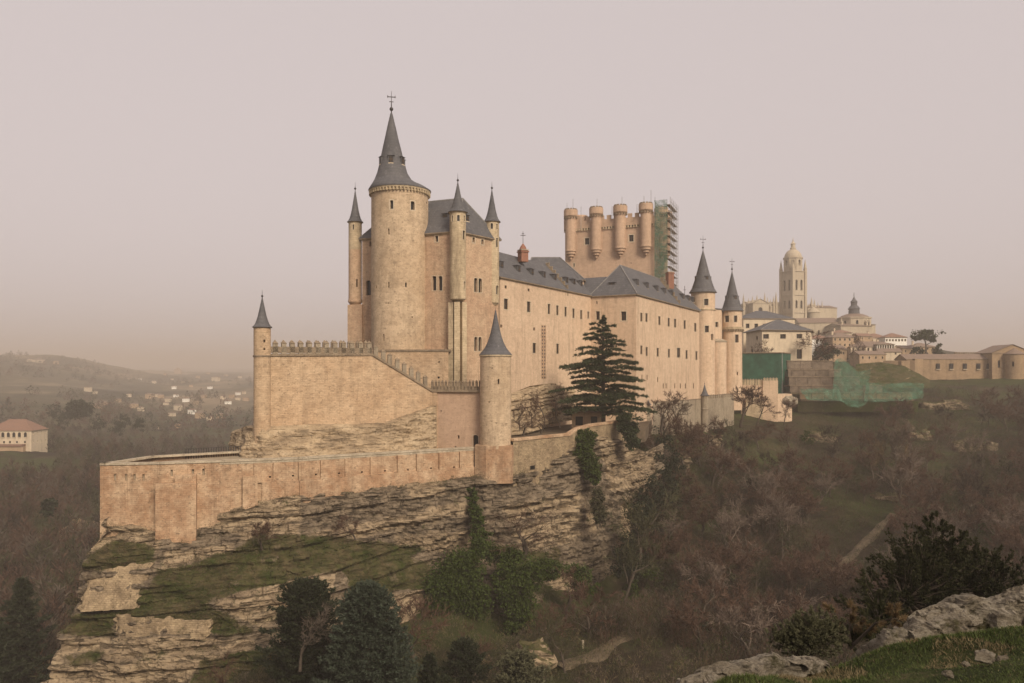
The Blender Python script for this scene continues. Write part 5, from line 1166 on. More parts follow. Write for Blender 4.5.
t = thing('chapel', (hx(1007, 380), 385, hz_(378, 380)), 'gabled stone chapel with round apse at the right edge of the skyline', 'chapel')
o = gabled(t, 'wall', (hx(1008, 384), 388), 19, 18, hz_(382, 380), hz_(352.5, 380), hz_(344.6, 380), R(-6), 'city_wall', 'old_tile', lambda q_: {0: [dict(u=3.2, z=hz_(364, 380), w=1.1, h=3.6, arch=1, bare=1), dict(u=7.2, z=hz_(364, 380), w=1.0, h=2, bare=1), dict(u=7.0, z=hz_(351.5, 380), w=1.0, h=1, bare=1)]}, False, .5, gable_front=True)
mb = MB(); c = (hx(1014.5, 378), 378.2); f_ = Cyl(c, 4.4); wall(mb, f_, hz_(382, 380), hz_(354, 378), [f_.op(1013, 364, 1.6, 5, arch=1, bare=1)], 'city_wall'); mb.lathe(c, [(4.8, hz_(354.3, 378)), (4.8, hz_(354, 378)), (.1, hz_(348, 378))], 'old_tile', 20); mb.build('apse', t)
t = thing('town_wall', (hx(915, 370), 372, hz_(380, 370)), 'weathered brown town wall running left from the long stone range', 'wall')
f = Flat((hx(885, 378), 380), (hx(917, 370), 372)); mb = MB(); strip(mb, f, lambda u: hz_(360.5, 375), -16, 'city_wall', 8); f = Flat((hx(917, 370), 372), (hx(932, 370), 378)); strip(mb, f, lambda u: hz_(359, 375), -16, 'city_wall', 4); mb.build('wall_face', t)
mb = MB(); mb.box((hx(903, 369), 368, -14), (4, 3, 14 + hz_(361, 369)), 'city_wall'); mb.build('buttress', t)

# green sheeted scaffold box and boarded terraces below the houses
t = thing('sheeted_scaffold', (hx(766, 305), 308, -20), 'large scaffold box wrapped in dark green sheeting under the cream houses', 'scaffold')
q_ = [(hx(743, 306), 308), (hx(783, 302), 303), (hx(792, 312), 314), (hx(746, 318), 320)]
mb = MB()
for i in range(4):
    f = Flat(q_[i], q_[(i + 1) % 4]); n = max(3, int(f.L / 1.4))
    for k in range(n):
        for j in range(6):
            w_ = lambda u, z: -.15 - .12 * math.sin(u * 2.1 + z)
            pt = lambda a, b: f(f.L * a / n, -13 + (hz_(353, 305) + 13) * b / 6, w_(f.L * a / n, b * 2.0))
            mb.face([pt(k, j), pt(k + 1, j), pt(k + 1, j + 1), pt(k, j + 1)], 'green_tarp', smooth=True, tag='t%d' % i)
mb.face([(p[0], p[1], hz_(353.3, 305)) for p in q_], 'green_tarp'); mb.build('sheeting', t)
mb = MB()
for i in range(4): f = Flat(q_[i], q_[(i + 1) % 4]); mb.beam(f(0, hz_(352.8, 305), -.3), f(f.L, hz_(352.8, 305), -.3), .35, 'dark_coping')
for p in q_: mb.beam((p[0], p[1], -16), (p[0], p[1], hz_(352.5, 305)), .25, 'steel')
mb.build('frame', t)
t = thing('boarded_terrace', (hx(815, 305), 305, -12), 'stepped brown boarded retaining terraces beside the green sheeting', 'retaining wall')
for i, (a, b, pt, pb, Y) in enumerate(((787, 835, 361, 369, 308), (788, 843, 369.6, 376.5, 304), (789, 862, 377, 385, 300), (790, 885, 385.6, 392, 296), (800, 915, 393, 399, 292))):
    mb = MB(); f = Flat((hx(a, Y), Y), (hx(b, Y), Y + 2)); n = 6
    for k in range(n): mb.hexa(q(f, 0, f.L, hz_(pb, Y) + (hz_(pt, Y) - hz_(pb, Y)) * k / n, hz_(pb, Y) + (hz_(pt, Y) - hz_(pb, Y)) * (k + .88) / n, -.1 + .02 * (k % 2), .4), 'board' if i < 4 else 'city_wall')
    mb.hexa(q(f, -.3, f.L + .3, hz_(pt, Y) + .02, hz_(pt, Y) + .22, -.35, 1.6), 'dark_coping')
    for k in range(int(f.L / 5)): u = k * 5 + .5 + i; mb.beam(f(u, hz_(pb, Y) - .5, -.2), f(u, hz_(pt, Y) + .3, -.2), .13, 'board')
    mb.hexa(q(f, 0, f.L, hz_(pb, Y) - .8, hz_(pb, Y) - .02, -1.0, 5), 'path_dirt')
    if i >= 4: mb.hexa(q(f, -1, f.L + 2, hz_(pb, Y) - 5, hz_(pb, Y) - .82, -.6, 6), 'ground_soil')
    mb.build('terrace_step', t)
t = thing('draped_netting', (hx(860, 296), 294, -8), 'torn pale green debris netting draped over the boarded terraces', 'netting')
def drape(pts_top, pts_bot, nm, n=30, m=10, sway=.7):
    mb = MB()
    def pt(i, j):
        s = i / n * (len(pts_top) - 1); k = min(int(s), len(pts_top) - 2); f_ = s - k
        a = [pts_top[k][c_] * (1 - f_) + pts_top[k + 1][c_] * f_ for c_ in range(3)]; b = [pts_bot[k][c_] * (1 - f_) + pts_bot[k + 1][c_] * f_ for c_ in range(3)]
        v = j / m; px, py, Y = [a[c_] * (1 - v) + b[c_] * v for c_ in range(3)]; p = at(px, py, Y)
        nz = mnoise.noise(p * .22) * sway * 1.6 + mnoise.noise(p * .7) * sway * .5; return (p.x, p.y + nz, p.z + mnoise.noise(p * .3 + Vector((9, 0, 0))) * .5)
    for i in range(n):
        for j in range(m): mb.face([pt(i, j + 1), pt(i + 1, j + 1), pt(i + 1, j), pt(i, j)], 'green_net', smooth=True, tag='d')
    mb.build(nm, t)
drape([(835, 360, 300), (841, 358, 300), (851, 366, 299), (858, 372, 298), (870, 370, 297)], [(832, 398, 288), (842, 402, 287), (851, 407, 286), (858, 408, 286), (868, 402, 287)], 'net_sheet')
drape([(866, 383, 292), (885, 384, 291), (905, 383, 290), (924, 383, 289)], [(864, 401, 287), (885, 402, 286), (905, 400, 285), (923, 398, 285)], 'net_sheet')
drape([(800, 389, 292), (820, 388, 290), (840, 390, 289)], [(806, 400, 288), (826, 401, 287), (842, 402, 286)], 'net_sheet', 18, 6)
t = thing('earth_bank', (hx(885, 300), 310, -8), 'green and brown earth bank above the pale green netting', 'bank')
bk0 = [(856, 364, 325), (880, 362, 325), (905, 366, 320), (930, 380, 315)]; mb = MB()
nn, mm = 50, 14; ptsb = {}
for i in range(nn + 1):
    for j in range(mm + 1):
        s = i / nn * 3; k = min(int(s), 2); f_ = s - k; a = [bk0[k][c_] * (1 - f_) + bk0[k + 1][c_] * f_ for c_ in range(3)]; v = j / mm
        p = at(a[0], a[1] + (388 - a[1]) * v, a[2] - 26 * v); ptsb[i, j] = (p.x, p.y - mnoise.fractal(p * .35, 1, 2, 4) * .9, p.z)
for i in range(nn):
    for j in range(mm): mb.face([ptsb[i, j + 1], ptsb[i + 1, j + 1], ptsb[i + 1, j], ptsb[i, j]], 'crag')
mb.build('bank_face', t); t['kind'] = 'structure'

# low arcaded building in the valley at the left edge
t = house(-14, 31, 447, 430.5, 419.5, 430, 16, R(2), 'house_wall', 'clay_tile', 'cream arcaded building with red tiled roof at the left edge of the valley', 7, 2, .9, 1.5, sides=(1,), hip=True, cat='building', name='arcaded_building')
Y = 430; f = Flat((hx(-12, Y), Y - .85), (hx(31, Y), Y + .4)); 
for px in (-8, -2.5, 3, 8.5, 14, 19.5, 25.5): 
    u = f.op(px, 436, 1, 1)['u']; mb = MB(); hh = 3.2
    arc = [(u - .75, hz_(437, Y)), (u + .75, hz_(437, Y)), (u + .75, hz_(433.6, Y))] + [(u + .75 * math.cos(a), hz_(433.6, Y) + .75 * math.sin(a)) for a in (R(45), R(90), R(135))] + [(u - .75, hz_(433.6, Y))]
    mb.face([f(a, b, -.12) for a, b in arc], 'glass_dark'); 
    for s_ in (-.95, .8): mb.hexa(q(f, u + s_, u + s_ + .15, hz_(437, Y), hz_(433, Y), -.2, .1), 'window_surround')
    mb.hexa(q(f, u - 1, u + 1, hz_(437.6, Y), hz_(437.05, Y), -.25, .1), 'window_surround'); mb.build('window', t)
for px in (-8, -2, 4, 10, 17, 25):
    u = f.op(px, 442, 1, 1)['u']; mb = MB(); mb.hexa(q(f, u - .4, u + .4, hz_(443, Y), hz_(441, Y), -.1, .1), 'glass_dark'); mb.build('window', t)
mb = MB(); mb.hexa(q(f, -2, f.L - 3, hz_(456, Y), hz_(446, Y), -3.0, -.3), 'tan_wall'); mb.hexa(q(f, -2, f.L - 3, hz_(446, Y), hz_(444, Y), -3.6, -.2), 'clay_tile'); mb.build('lean_to', t)
# greyish ruined wall and roof among the trees
t = thing('low_ruin', (hx(80, 300), 300, hz_(495, 300)), 'pale low stone enclosure half hidden in the leafless valley wood', 'ruin')
mb = MB()
for a, b, c_, d_, Ya, Yb in ((60, 72, 497, 487, 275, 285), (62, 84, 478, 490, 300, 290), (72, 101, 488, 484, 290, 290), (84, 101, 492, 480, 288, 286)):
    f = Flat((hx(a, Ya), Ya), (hx(b, Yb), Yb)); za, zb = hgt(*f(0, 0)[:2]) + 4.5, hgt(*f(f.L, 0)[:2]) + 4.5
    mb.hexa([f(0, za - 5, -.2), f(f.L, zb - 5, -.2), f(f.L, zb - 5, .3), f(0, za - 5, .3), f(0, za, -.2), f(f.L, zb, -.2), f(f.L, zb, .3), f(0, za, .3)], 'city_wall')
mb.build('wall', t)
t = thing('field_wall', (hx(20, 150), 150, -58), 'pale terrace wall by the dark conifer in the lower left corner', 'wall')
f = Flat((hx(-10, 160), 160), (hx(44, 152), 152)); mb = MB(); strip(mb, f, lambda u: hz_(655, 156) + .4 * math.sin(u * .4), -75, 'rampart_stone', 8); mb.build('wall_face', t)

# far village: single small houses
rs = random.Random(5); spots = []
vil = [(161, 398, 6), (166, 405, 5), (174, 389, 5), (191, 387, 4), (210, 389, 5), (216, 381, 8), (223, 399, 5), (232, 398, 6), (238, 395, 5), (244, 394, 4), (178, 410, 8), (134, 408, 9), (141, 411, 6), (150, 399, 9), (158, 397, 6), (168, 402, 6), (176, 397, 5),
       (186, 402, 7), (196, 404, 6), (204, 398, 5), (192, 414, 8), (200, 418, 9), (210, 420, 7), (220, 418, 8), (172, 416, 7), (97, 408, 9), (105, 405, 6), (118, 402, 6), (129, 397, 5), (228, 404, 7), (238, 400, 5), (246, 401, 6), (183, 383, 4), (172, 380, 3), (198, 378, 4), (226, 376, 4), (240, 378, 4), (154, 383, 4), (140, 380, 3), (165, 375, 3), (208, 374, 4), (178, 428, 6), (158, 429, 2.2),
       (39, 363, 10), (30, 362, 6), (56, 364, 5), (88, 391, 7), (95, 394, 5)]
looks = ['white', 'cream', 'tan']
for i, (px, py, wpx) in enumerate(vil):
    g = ray_ground(px, py, 500)
    if g is None: continue
    W_ = wpx * g.y / F * .9; H_ = W_ * rs.uniform(.3, .5) + 1.5; D_ = W_ * .6; a = rs.uniform(-.5, .5); lk = rs.choice([0, 1, 1, 2, 2]); mb = MB()
    q_ = rbox((g.x, g.y), W_, D_, a); z0 = g.z - 3; z1 = g.z + H_
    wm = ['white_wall', 'house_wall', 'tan_wall'][lk]
    for k in range(4): f = Flat(q_[k], q_[(k + 1) % 4]); wall(mb, f, z0, z1, [dict(u=f.L * (n_ + .5) / 3, z=g.z + H_ * .55, w=f.L * .09, h=H_ * .3) for n_ in range(3)], wm, None, du=30, dz=30)
    mb.face([(p[0], p[1], z1 - .05) for p in q_], 'glass_dark')
    hip_roof(mb, q_, z1, ((q_[0][0] * .7 + q_[1][0] * .3 + q_[3][0] * .7 + q_[2][0] * .3) / 2, (q_[0][1] * .7 + q_[1][1] * .3 + q_[3][1] * .7 + q_[2][1] * .3) / 2), ((q_[0][0] * .3 + q_[1][0] * .7 + q_[3][0] * .3 + q_[2][0] * .7) / 2, (q_[0][1] * .3 + q_[1][1] * .7 + q_[3][1] * .3 + q_[2][1] * .7) / 2), z1 + W_ * .14, 'old_tile' if lk else 'clay_tile', W_ * .04)
    o = mb.build('house', None, (g.x, g.y, g.z)); tag(o, '%s tile-roofed house among the far village roofs in the hazy valley' % looks[lk], 'house', 'far %s village houses' % looks[lk])
# tower block on the horizon
g = ray_ground(178, 374, 900) or at(178, 376, 2500); mb = MB(); k_ = g.y / F
for dx, hh in ((-2.2, 5), (0, 6.5), (2.2, 5)): mb.box((g.x + dx * k_, g.y, g.z - 10), (1.9 * k_, 12, hh * k_ + 10), 'tan_wall')
tag(mb.build('tower_block', None, g), 'faint high-rise block alone on the hazy left horizon', 'tower block')

# ------------------------------------------------------------------ paths
def draped(name, pts, width, mat, kind='structure', lift=.12, n=60):
    P = [ray_ground(*p) for p in pts]; P = [p for p in P if p is not None]; mb = MB(); C_ = []
    for i in range(n + 1):
        s = i / n * (len(P) - 1); k = min(int(s), len(P) - 2); f_ = s - k; C_.append(P[k].lerp(P[k + 1], f_))
    rows_ = []
    for i, c in enumerate(C_):
        d = (C_[min(i + 1, n)] - C_[max(i - 1, 0)]); d.z = 0; d.normalize(); s = Vector((d.y, -d.x, 0)); w_ = width * (.5 + .18 * mnoise.noise(c * .3))
        r = []
        for k in range(5):
            p = c + s * w_ * (k / 2 - 1); r.append((p.x, p.y, hgt(p.x, p.y) + (lift if 0 < k < 4 else -.3)))
        rows_.append(r)
    for i in range(n):
        for k in range(4): mb.face([rows_[i][k], rows_[i + 1][k], rows_[i + 1][k + 1], rows_[i][k + 1]], mat, smooth=True, tag='p')
    o = mb.build(name); tag(o, None, None, None, kind); return o
draped('path', [(827, 582), (845, 560), (868, 540), (893, 515)], 3.0, 'path_dirt', lift=.35)
draped('path', [(560, 668), (600, 655), (640, 630), (668, 612), (690, 598)], 3.5, 'path_dirt', lift=.25)
draped('path', [(795, 403), (830, 405), (870, 412), (905, 420), (915, 432)], 3.0, 'path_dirt', lift=.35)

# ------------------------------------------------------------------ leafless trees
def bare_tree_meshes(seed, H=10, spread=.5, mat_tw='twig', mat_bk='bark', dens=1.0, twigw=.05, levels=4):
    """returns (trunk mesh builder, crown mesh builder)"""
    rs = random.Random(seed); tr = MB(); cr = MB()
    def rv(a): return Vector((rs.gauss(0, a), rs.gauss(0, a), rs.gauss(0, a)))
    def twigs(p, d, L, n):
        for _ in range(n):
            dd = (d + rv(.55)); dd.z += .18; dd.normalize(); l = L * rs.uniform(.5, 1.2); s = dd.cross(rv(1)).normalized() * twigw * rs.uniform(.5, 1.1)
            a = p + d * rs.uniform(-.3, .3); m_ = a + dd * l * .55 + rv(.06 * L); b = a + dd * l + rv(.10 * L)
            i = len(cr.v); cr.v.extend([tuple(a - s), tuple(a + s), tuple(m_ + s * .7), tuple(m_ - s * .7), tuple(b)])
            cr.f.append([i, i + 1, i + 2, i + 3]); cr.f.append([i + 3, i + 2, i + 4]); cr.mt += [mat_tw] * 2; cr.sm += [False] * 2; cr.uv += [None] * 2
            s2 = s.cross(dd).normalized() * s.length; c_ = m_ + (dd + rv(.6)).normalized() * l * .5; i = len(cr.v)
            cr.v.extend([tuple(m_ - s2), tuple(m_ + s2), tuple(c_)]); cr.f.append([i, i + 1, i + 2]); cr.mt.append(mat_tw); cr.sm.append(False); cr.uv.append(None)
    def branch(p, d, L, r, lv):
        n = 4 if lv > 1 else 3; pts = [p]; rd = [r]; q_ = p.copy(); dd = d.copy()
        for i in range(n):
            dd = (dd + rv(.16)); dd.z += .06 if lv < levels else .0; dd.normalize(); q_ = q_ + dd * L / n; pts.append(q_.copy()); rd.append(r * (1 - .55 * (i + 1) / n))
        (tr if lv >= levels - 1 else cr).tube(pts, rd, mat_bk if lv >= levels - 1 else mat_tw, 5 if lv >= levels - 1 else 3)
        if lv <= 1:
            for i in range(1, n + 1): twigs(pts[i], (pts[i] - pts[i - 1]).normalized(), L * .75, max(1, int(round(3 * dens))))
            return
        k = 4 if lv == levels else (4 if lv == levels - 1 else 3)
        for i in range(k):
            t = rs.uniform(.35, 1.0) if i else 1.0; j = min(int(t * n), n - 1); f_ = t * n - j; s = pts[j].lerp(pts[j + 1], f_)
            base = (pts[j + 1] - pts[j]).normalized(); side = base.cross(rv(1)).normalized(); nd = (base * (1 - spread * .5) + side * spread * rs.uniform(.7, 1.4)).normalized()
            branch(s, nd, L * rs.uniform(.55, .8), rd[j] * .6, lv - 1)
    branch(Vector((0, 0, -.5)), Vector((rs.gauss(0, .06), rs.gauss(0, .06), 1)), H * .42, H * .026 + .05, levels)
    return tr, cr
def fit(mbs, H, W_=None):
    V = np.array(sum((m_.v for m_ in mbs), [])); zt = V[:, 2].max(); k = H / zt
    kx = k if W_ is None else W_ / (np.percentile(np.abs(V[:, :2]), 97) * 2)
    for m_ in mbs: m_.v = [(x * kx, y * kx, z * k) for x, y, z in m_.v]
def make_tree(name, mbs, partnames, label, cat, group=None):
    t = thing(name, (0, 0, 0), label, cat, group)
    for m_, pn in zip(mbs, partnames): m_.build(pn, t)
    return t
def copy_tree(t, loc, rz, s, label=None, group=None):
    c = t.copy(); COL.objects.link(c); c.location = loc; c.rotation_euler = (0, 0, rz); c.scale = (s, s, s) if isinstance(s, (int, float)) else s
    if label: c['label'] = label
    if group: c['group'] = group
    for ch in t.children: k = ch.copy(); COL.objects.link(k); k.parent = c
    return c
LAB = 'leafless brown tree in the thicket on the slope right of and below the castle'
GRP = 'leafless trees on the slope'
protos = []
for i, (sd, sp, mt, mb_, H_) in enumerate(((1, .55, 'twig', 'bark', 9), (2, .7, 'twig', 'bark', 8.5), (3, .5, 'twig_light', 'pale_bark', 9.5), (4, .62, 'twig', 'bark', 7.5), (5, .5, 'twig_olive', 'bark', 8), (6, .75, 'twig_dark', 'bark', 7))):
    ms = bare_tree_meshes(sd, 10, sp, mt, mb_, 2.4, .05); fit(ms, H_, H_ * .95); protos.append(ms)
rs = random.Random(42); slots = []
def thicket(poly_px, n, mind, h0=1.0):
    """scatter over a region of hillside; poly_px: (px0, px1, Y0, Y1)"""
    out = []; tries = 0
    while len(out) < n and tries < n * 30:
        tries += 1; px = rs.uniform(poly_px[0], poly_px[1]); Y = rs.uniform(poly_px[2], poly_px[3]); x = hx(px, Y)
        if any((x - a) ** 2 + (Y - b) ** 2 < mind ** 2 for a, b in slots): continue
        slots.append((x, Y)); out.append((x, Y))
    return out
def avoid(px, py):
    for a, b, c_, d_ in ((815, 905, 505, 592), (556, 700, 590, 672), (780, 880, 398, 432), (905, 975, 388, 425), (950, 1000, 428, 462), (800, 860, 412, 450)):
        if a < px < b and c_ < py < d_: return True
    return False
cand = thicket((655, 1075, 112, 215), 190, 5.5) + thicket((690, 1090, 215, 330), 130, 7.0) + thicket((625, 700, 120, 190), 30, 5.0) + thicket((560, 690, 104, 128), 16, 5.0)
gz = height(np.array([c[0] for c in cand]), np.array([c[1] for c in cand])); placed = 0; trees = []
for (x, Y), z in zip(cand, gz):
    px, py = CX + x / Y * F, YH - z / Y * F
    if avoid(px, py) or (px < 800 and py < 436) or (px > 840 and py < 400) or py > 800: continue
    if rs.random() < .12 and px > 780: continue
    trees.append((x, Y, z))
rs.shuffle(trees); trees = trees[:290]
made = {}
for x, Y, z in trees:
    k = rs.choice([0, 0, 1, 1, 2, 3, 3, 4, 5]); s = rs.uniform(.85, 1.4); rz = rs.uniform(0, 6.28); sc_ = (s, s, s * rs.uniform(.9, 1.15))
    if k not in made:
        made[k] = make_tree('bare_tree', protos[k], ('trunk', 'crown'), LAB, 'tree', GRP); made[k].location = (x, Y, z); made[k].rotation_euler = (0, 0, rz); made[k].scale = sc_
    else: copy_tree(made[k], (x, Y, z), rz, sc_)
# single bare trees one can pick out
def special(px, Yb, py_base, hpx, label, k=None, seed=50, sp=.6, mt='twig', bk='bark', wr=.9, dens=1.0, name='bare_tree', z=None, tw=.055, lv=4):
    z = hz_(py_base, Yb) if z is None else z
    ms = bare_tree_meshes(seed, 10, sp, mt, bk, dens * 1.6, tw, lv); H_ = hpx * Yb / F; fit(ms, H_, H_ * wr); t = make_tree(name, ms, ('trunk', 'crown'), label, 'tree'); t.location = (hx(px, Yb), Yb, z); return t
special(741, 236, 425, 42, 'tall leafless tree in front of the crenellated outer wall near the east tower', seed=61, wr=.95)
special(757, 246, 424, 33, 'leafless tree between the outer wall and the small gatehouse', seed=62, wr=1.1)
special(784, 262, 424, 30, 'leafless tree right of the small gatehouse', seed=63)
special(680, 212, 428, 34, 'leafless grey tree against the curtain wall between its two tiny turrets', seed=64, mt='twig_grey')
special(661, 200, 430, 42, 'dark leafless tree just right of the great cedar', seed=65, wr=.9)
special(812, 318, 365, 37, 'large leafless street tree at the corner of the front cream house', seed=66, wr=1.0)
special(758, 318, 362, 26, 'leafless tree before the shaded side of the front cream house', seed=67)
special(852, 430, 362, 30, 'rounded leafless tree among the town houses', seed=68, wr=1.0)
special(822, 440, 358, 22, 'small leafless tree beside the white town house', seed=69)
special(882, 170, 470, 62, 'rust-coloured leafless tree standing halfway up the right slope', seed=70, mt='twig_rust', wr=.75, z=hgt(hx(882, 220), 220)).location = (hx(884, 225), 225, hgt(hx(884, 225), 225))
t_ = special(897, 215, 480, 66, 'slender pale poplar with upright branches halfway up the right slope', seed=71, sp=.22, mt='twig_grey', bk='pale_bark', wr=.26); t_.location = (hx(897, 222), 222, hgt(hx(897, 222), 222) - .3)
special(521, 137, 560, 60, 'spreading leafless tree against the pale rock below the watchtower', seed=72, sp=.75, bk='bark', wr=1.1, dens=.5, tw=.035)
special(415, 112, 660, 68, 'leafless tree between the blue-green fir and the ivy', seed=73)
special(545, 112, 662, 60, 'thin leafless tree above the valley path at bottom centre', seed=74, dens=.7)
special(470, 112, 668, 50, 'small leafless tree left of the pale boulder at bottom centre', seed=75, dens=.7)
special(590, 118, 640, 62, 'thin leafless tree at the foot of the right end of the cliff', seed=76, dens=.8)
special(566, 124, 618, 50, 'leafless shrub-like tree against the cliff foot', seed=77, dens=.9)
special(625, 140, 600, 70, 'dark leafless tree leaning on the right end of the cliff', seed=78, mt='twig_olive')
special(640, 150, 560, 75, 'olive-tinged leafless tree beside the pale crag under the cedar', seed=79, mt='twig_olive')
special(262, 121, 548, 30, 'bushy leafless shrub on the grassy ledge left of centre', seed=80, dens=1.4, wr=1.3, name='bare_shrub')
special(355, 128, 538, 26, 'low leafless shrub on the ledge right of the grassy slope', seed=81, dens=1.4, wr=1.4, name='bare_shrub')
special(232, 93, 700, 50, 'leafless bush at the foot of the cliff left of the fir', seed=82, name='bare_shrub')
special(300, 95, 668, 66, 'bare tree standing in the dark evergreen thicket left of the fir', seed=83, mt='twig_grey')

# ------------------------------------------------------------------ leafy things
def leaf(mb, p, r, rs, mat, up=.0, n=None):
    a = Vector((rs.gauss(0, 1), rs.gauss(0, 1), rs.gauss(0, 1) + up)).normalized(); b = a.cross(Vector((rs.gauss(0, 1), rs.gauss(0, 1), rs.gauss(0, 1)))).normalized(); c_ = a.cross(b)
    s = r * rs.uniform(.6, 1.3); i = len(mb.v); p = Vector(p)
    mb.v.extend([tuple(p - b * s * .5), tuple(p + c_ * s * .45), tuple(p + b * s * .6), tuple(p - c_ * s * .4)]); mb.f.append([i, i + 1, i + 2, i + 3]); mb.mt.append(mat); mb.sm.append(False); mb.uv.append(None)
def spray(mb, p, d, L, rs, mat, n=7, w=.12):
    """short needle spray: thin blades fanning from a point"""
    for _ in range(n):
        dd = (d + Vector((rs.gauss(0, .5), rs.gauss(0, .5), rs.gauss(0, .5)))).normalized(); s = dd.cross(Vector((rs.gauss(0, 1), rs.gauss(0, 1), rs.gauss(0, 1)))).normalized() * w
        i = len(mb.v); b = p + dd * L * rs.uniform(.5, 1.1); mb.v.extend([tuple(p - s), tuple(p + s), tuple(b)]); mb.f.append([i, i + 1, i + 2]); mb.mt.append(mat); mb.sm.append(False); mb.uv.append(None)

# great cedar by the castle
def cedar(base, H, seed=9):
    rs = random.Random(seed); t = thing('cedar', base, 'great dark green cedar with tiered flat branches in front of the castle', 'tree'); B = Vector(base)
    tr = MB(); tr.tube([B + Vector((0, 0, -1)), B + Vector((.1, 0, H * .3)), B + Vector((-.1, .1, H * .6)), B + Vector((0, 0, H * .97))], [.62, .45, .28, .06], 'bark', 8)
    fo = MB(); lb = MB()
    tiers = 14
    for ti in range(tiers):
        f = ti / (tiers - 1); z = H * (.13 + .82 * f); Rm = 14.2 * (1 - f) ** .72 * (.88 + .14 * math.sin(ti * 2.3)) + .8
        nb = 9 if f < .6 else 6
        for k in range(nb):
            a = 2 * math.pi * (k + rs.random() * .7) / nb + ti * .9; Rb = Rm * rs.uniform(.6, 1.1); d = Vector((math.cos(a), math.sin(a), 0)); s = Vector((-d.y, d.x, 0)); zz_ = z + rs.uniform(-.7, .7)
            rise = rs.uniform(.0, .14); ctl = [B + Vector((0, 0, zz_ - .5)), B + d * Rb * .5 + Vector((0, 0, zz_ + Rb * rise)), B + d * Rb + Vector((0, 0, zz_ + Rb * rise - Rb * .09))]
            lb.tube([ctl[0], ctl[1], ctl[2]], [.15, .09, .03], 'bark', 4)
            nl = int(16 + Rb * 31)
            for _ in range(nl):
                t_ = .12 + .88 * rs.random() ** .75; p = ctl[0].lerp(ctl[1], t_ * 2) if t_ < .5 else ctl[1].lerp(ctl[2], t_ * 2 - 1)
                wd = Rb * .28 * math.sin(min(1, t_ * 1.05) * 2.7) + .15; off = rs.gauss(0, .5) * wd; cl_ = mnoise.noise(p * .9 + s * off)
                if cl_ < -.18: continue
                p = p + s * off + Vector((0, 0, rs.gauss(.05, .09) - abs(off) * .10)); dd = (d * .8 + s * (1 if off > 0 else -1) * .6 + Vector((0, 0, .05))).normalized()
                spray(fo, p, dd, .75, rs, 'cedar_needles', 3, .10)
    for _ in range(60): spray(fo, B + Vector((rs.gauss(0, .15), rs.gauss(0, .15), H * rs.uniform(.92, 1.0))), Vector((0, 0, 1)), .6, rs, 'cedar_needles', 4, .1)
    tr.build('trunk', t); lb.build('limb', t); fo.build('foliage', t); return t
cedar(tuple(at(603, 425, 176.0)), 25.0)

def conifer(base, H, W_, mat, label, seed, layers=26, nleaf=9000, L=.5, wdt=.10, name='fir_tree', shape=.8, rough=.18):
    rs = random.Random(seed); t = thing(name, base, label, 'tree'); B = Vector(base); tr = MB(); tr.tube([B + Vector((0, 0, -1)), B + Vector((0, 0, H * .5)), B + Vector((0, 0, H * .95))], [.03 * H, .018 * H, .02], 'bark', 6); tr.build('trunk', t)
    fo = MB(); nb = layers * 9
    for b in range(nb):
        f = (b + rs.random()) / nb; f = 1 - (1 - f) ** 1.25; a = b * 2.39996 + rs.gauss(0, .2); prof = (1 - f) ** shape * (1 if f > .12 else (.75 + f * 2)); Rb = W_ / 2 * prof * rs.uniform(1 - rough * 2, 1 + rough) + .2
        d = Vector((math.cos(a), math.sin(a), 0)); p0 = B + Vector((0, 0, H * (.03 + .95 * f))); tip = p0 + d * Rb + Vector((0, 0, Rb * .12)); s = Vector((-d.y, d.x, 0))
        n = int(nleaf / nb * (.4 + prof))
        for k in range(n):
            t_ = rs.random() ** .5; p = p0.lerp(tip, t_) + s * rs.gauss(0, .16) * Rb * (1.15 - t_) * 1.6 + Vector((0, 0, rs.gauss(0, .16) - .25 * Rb * t_ * (1 - t_)))
            spray(fo, p, (d * .7 + s * rs.gauss(0, .5) + Vector((0, 0, .45))).normalized(), L, rs, mat, 3, wdt)
    fo.build('foliage', t); return t
g = (hx(368, 92), 92, hgt(hx(368, 92), 92)); conifer(g, hz_(582, 92) - g[2], 13.4, 'fir_needles', 'dense blue-green fir rising at the bottom edge left of centre', 1, 34, 24000, .40, .095, shape=.46, rough=.10)
g = (hx(306, 99), 99, hgt(hx(306, 99), 99)); conifer(g, hz_(580, 99) - g[2], 12.0, 'dark_needles', 'dark shapeless evergreen behind the left side of the blue-green fir', 2, 22, 15000, .45, .11, 'evergreen_tree', .34, .25)
g = (hx(22, 150), 150, hgt(hx(22, 150), 150)); conifer(g, hz_(578, 150) - g[2], 17, 'dark_needles', 'large dark conifer in the lower left corner of the valley', 3, 16, 7000, 1.0, .2, 'evergreen_tree', .8, .3)
g = (hx(-12, 140), 140, hgt(hx(-12, 140), 140)); conifer(g, hz_(610, 140) - g[2], 15, 'dark_needles', 'dark conifer cut by the left edge of the picture', 4, 14, 5000, 1.0, .2, 'evergreen_tree', .7, .3)
g = (hx(520, 96), 96, hgt(hx(520, 96), 96)); conifer(g, hz_(652, 96) - g[2], 9, 'juniper_leaf', 'olive green evergreen at the bottom edge below the ivy', 5, 12, 5000, .4, .1, 'evergreen_tree', .5, .3)
g = (hx(465, 104), 104, hgt(hx(465, 104), 104)); conifer(g, hz_(640, 104) - g[2] , 7, 'dark_needles', 'low dark evergreen between the fir and the pale boulder', 6, 12, 3500, .45, .1, 'evergreen_tree', .5, .3)
g = (hx(430, 95), 95, hgt(hx(430, 95), 95)); conifer(g, hz_(655, 95) - g[2], 4, 'dark_needles', 'slim dark evergreen right of the blue-green fir', 7, 12, 2500, .4, .1, 'evergreen_tree', .6, .3)

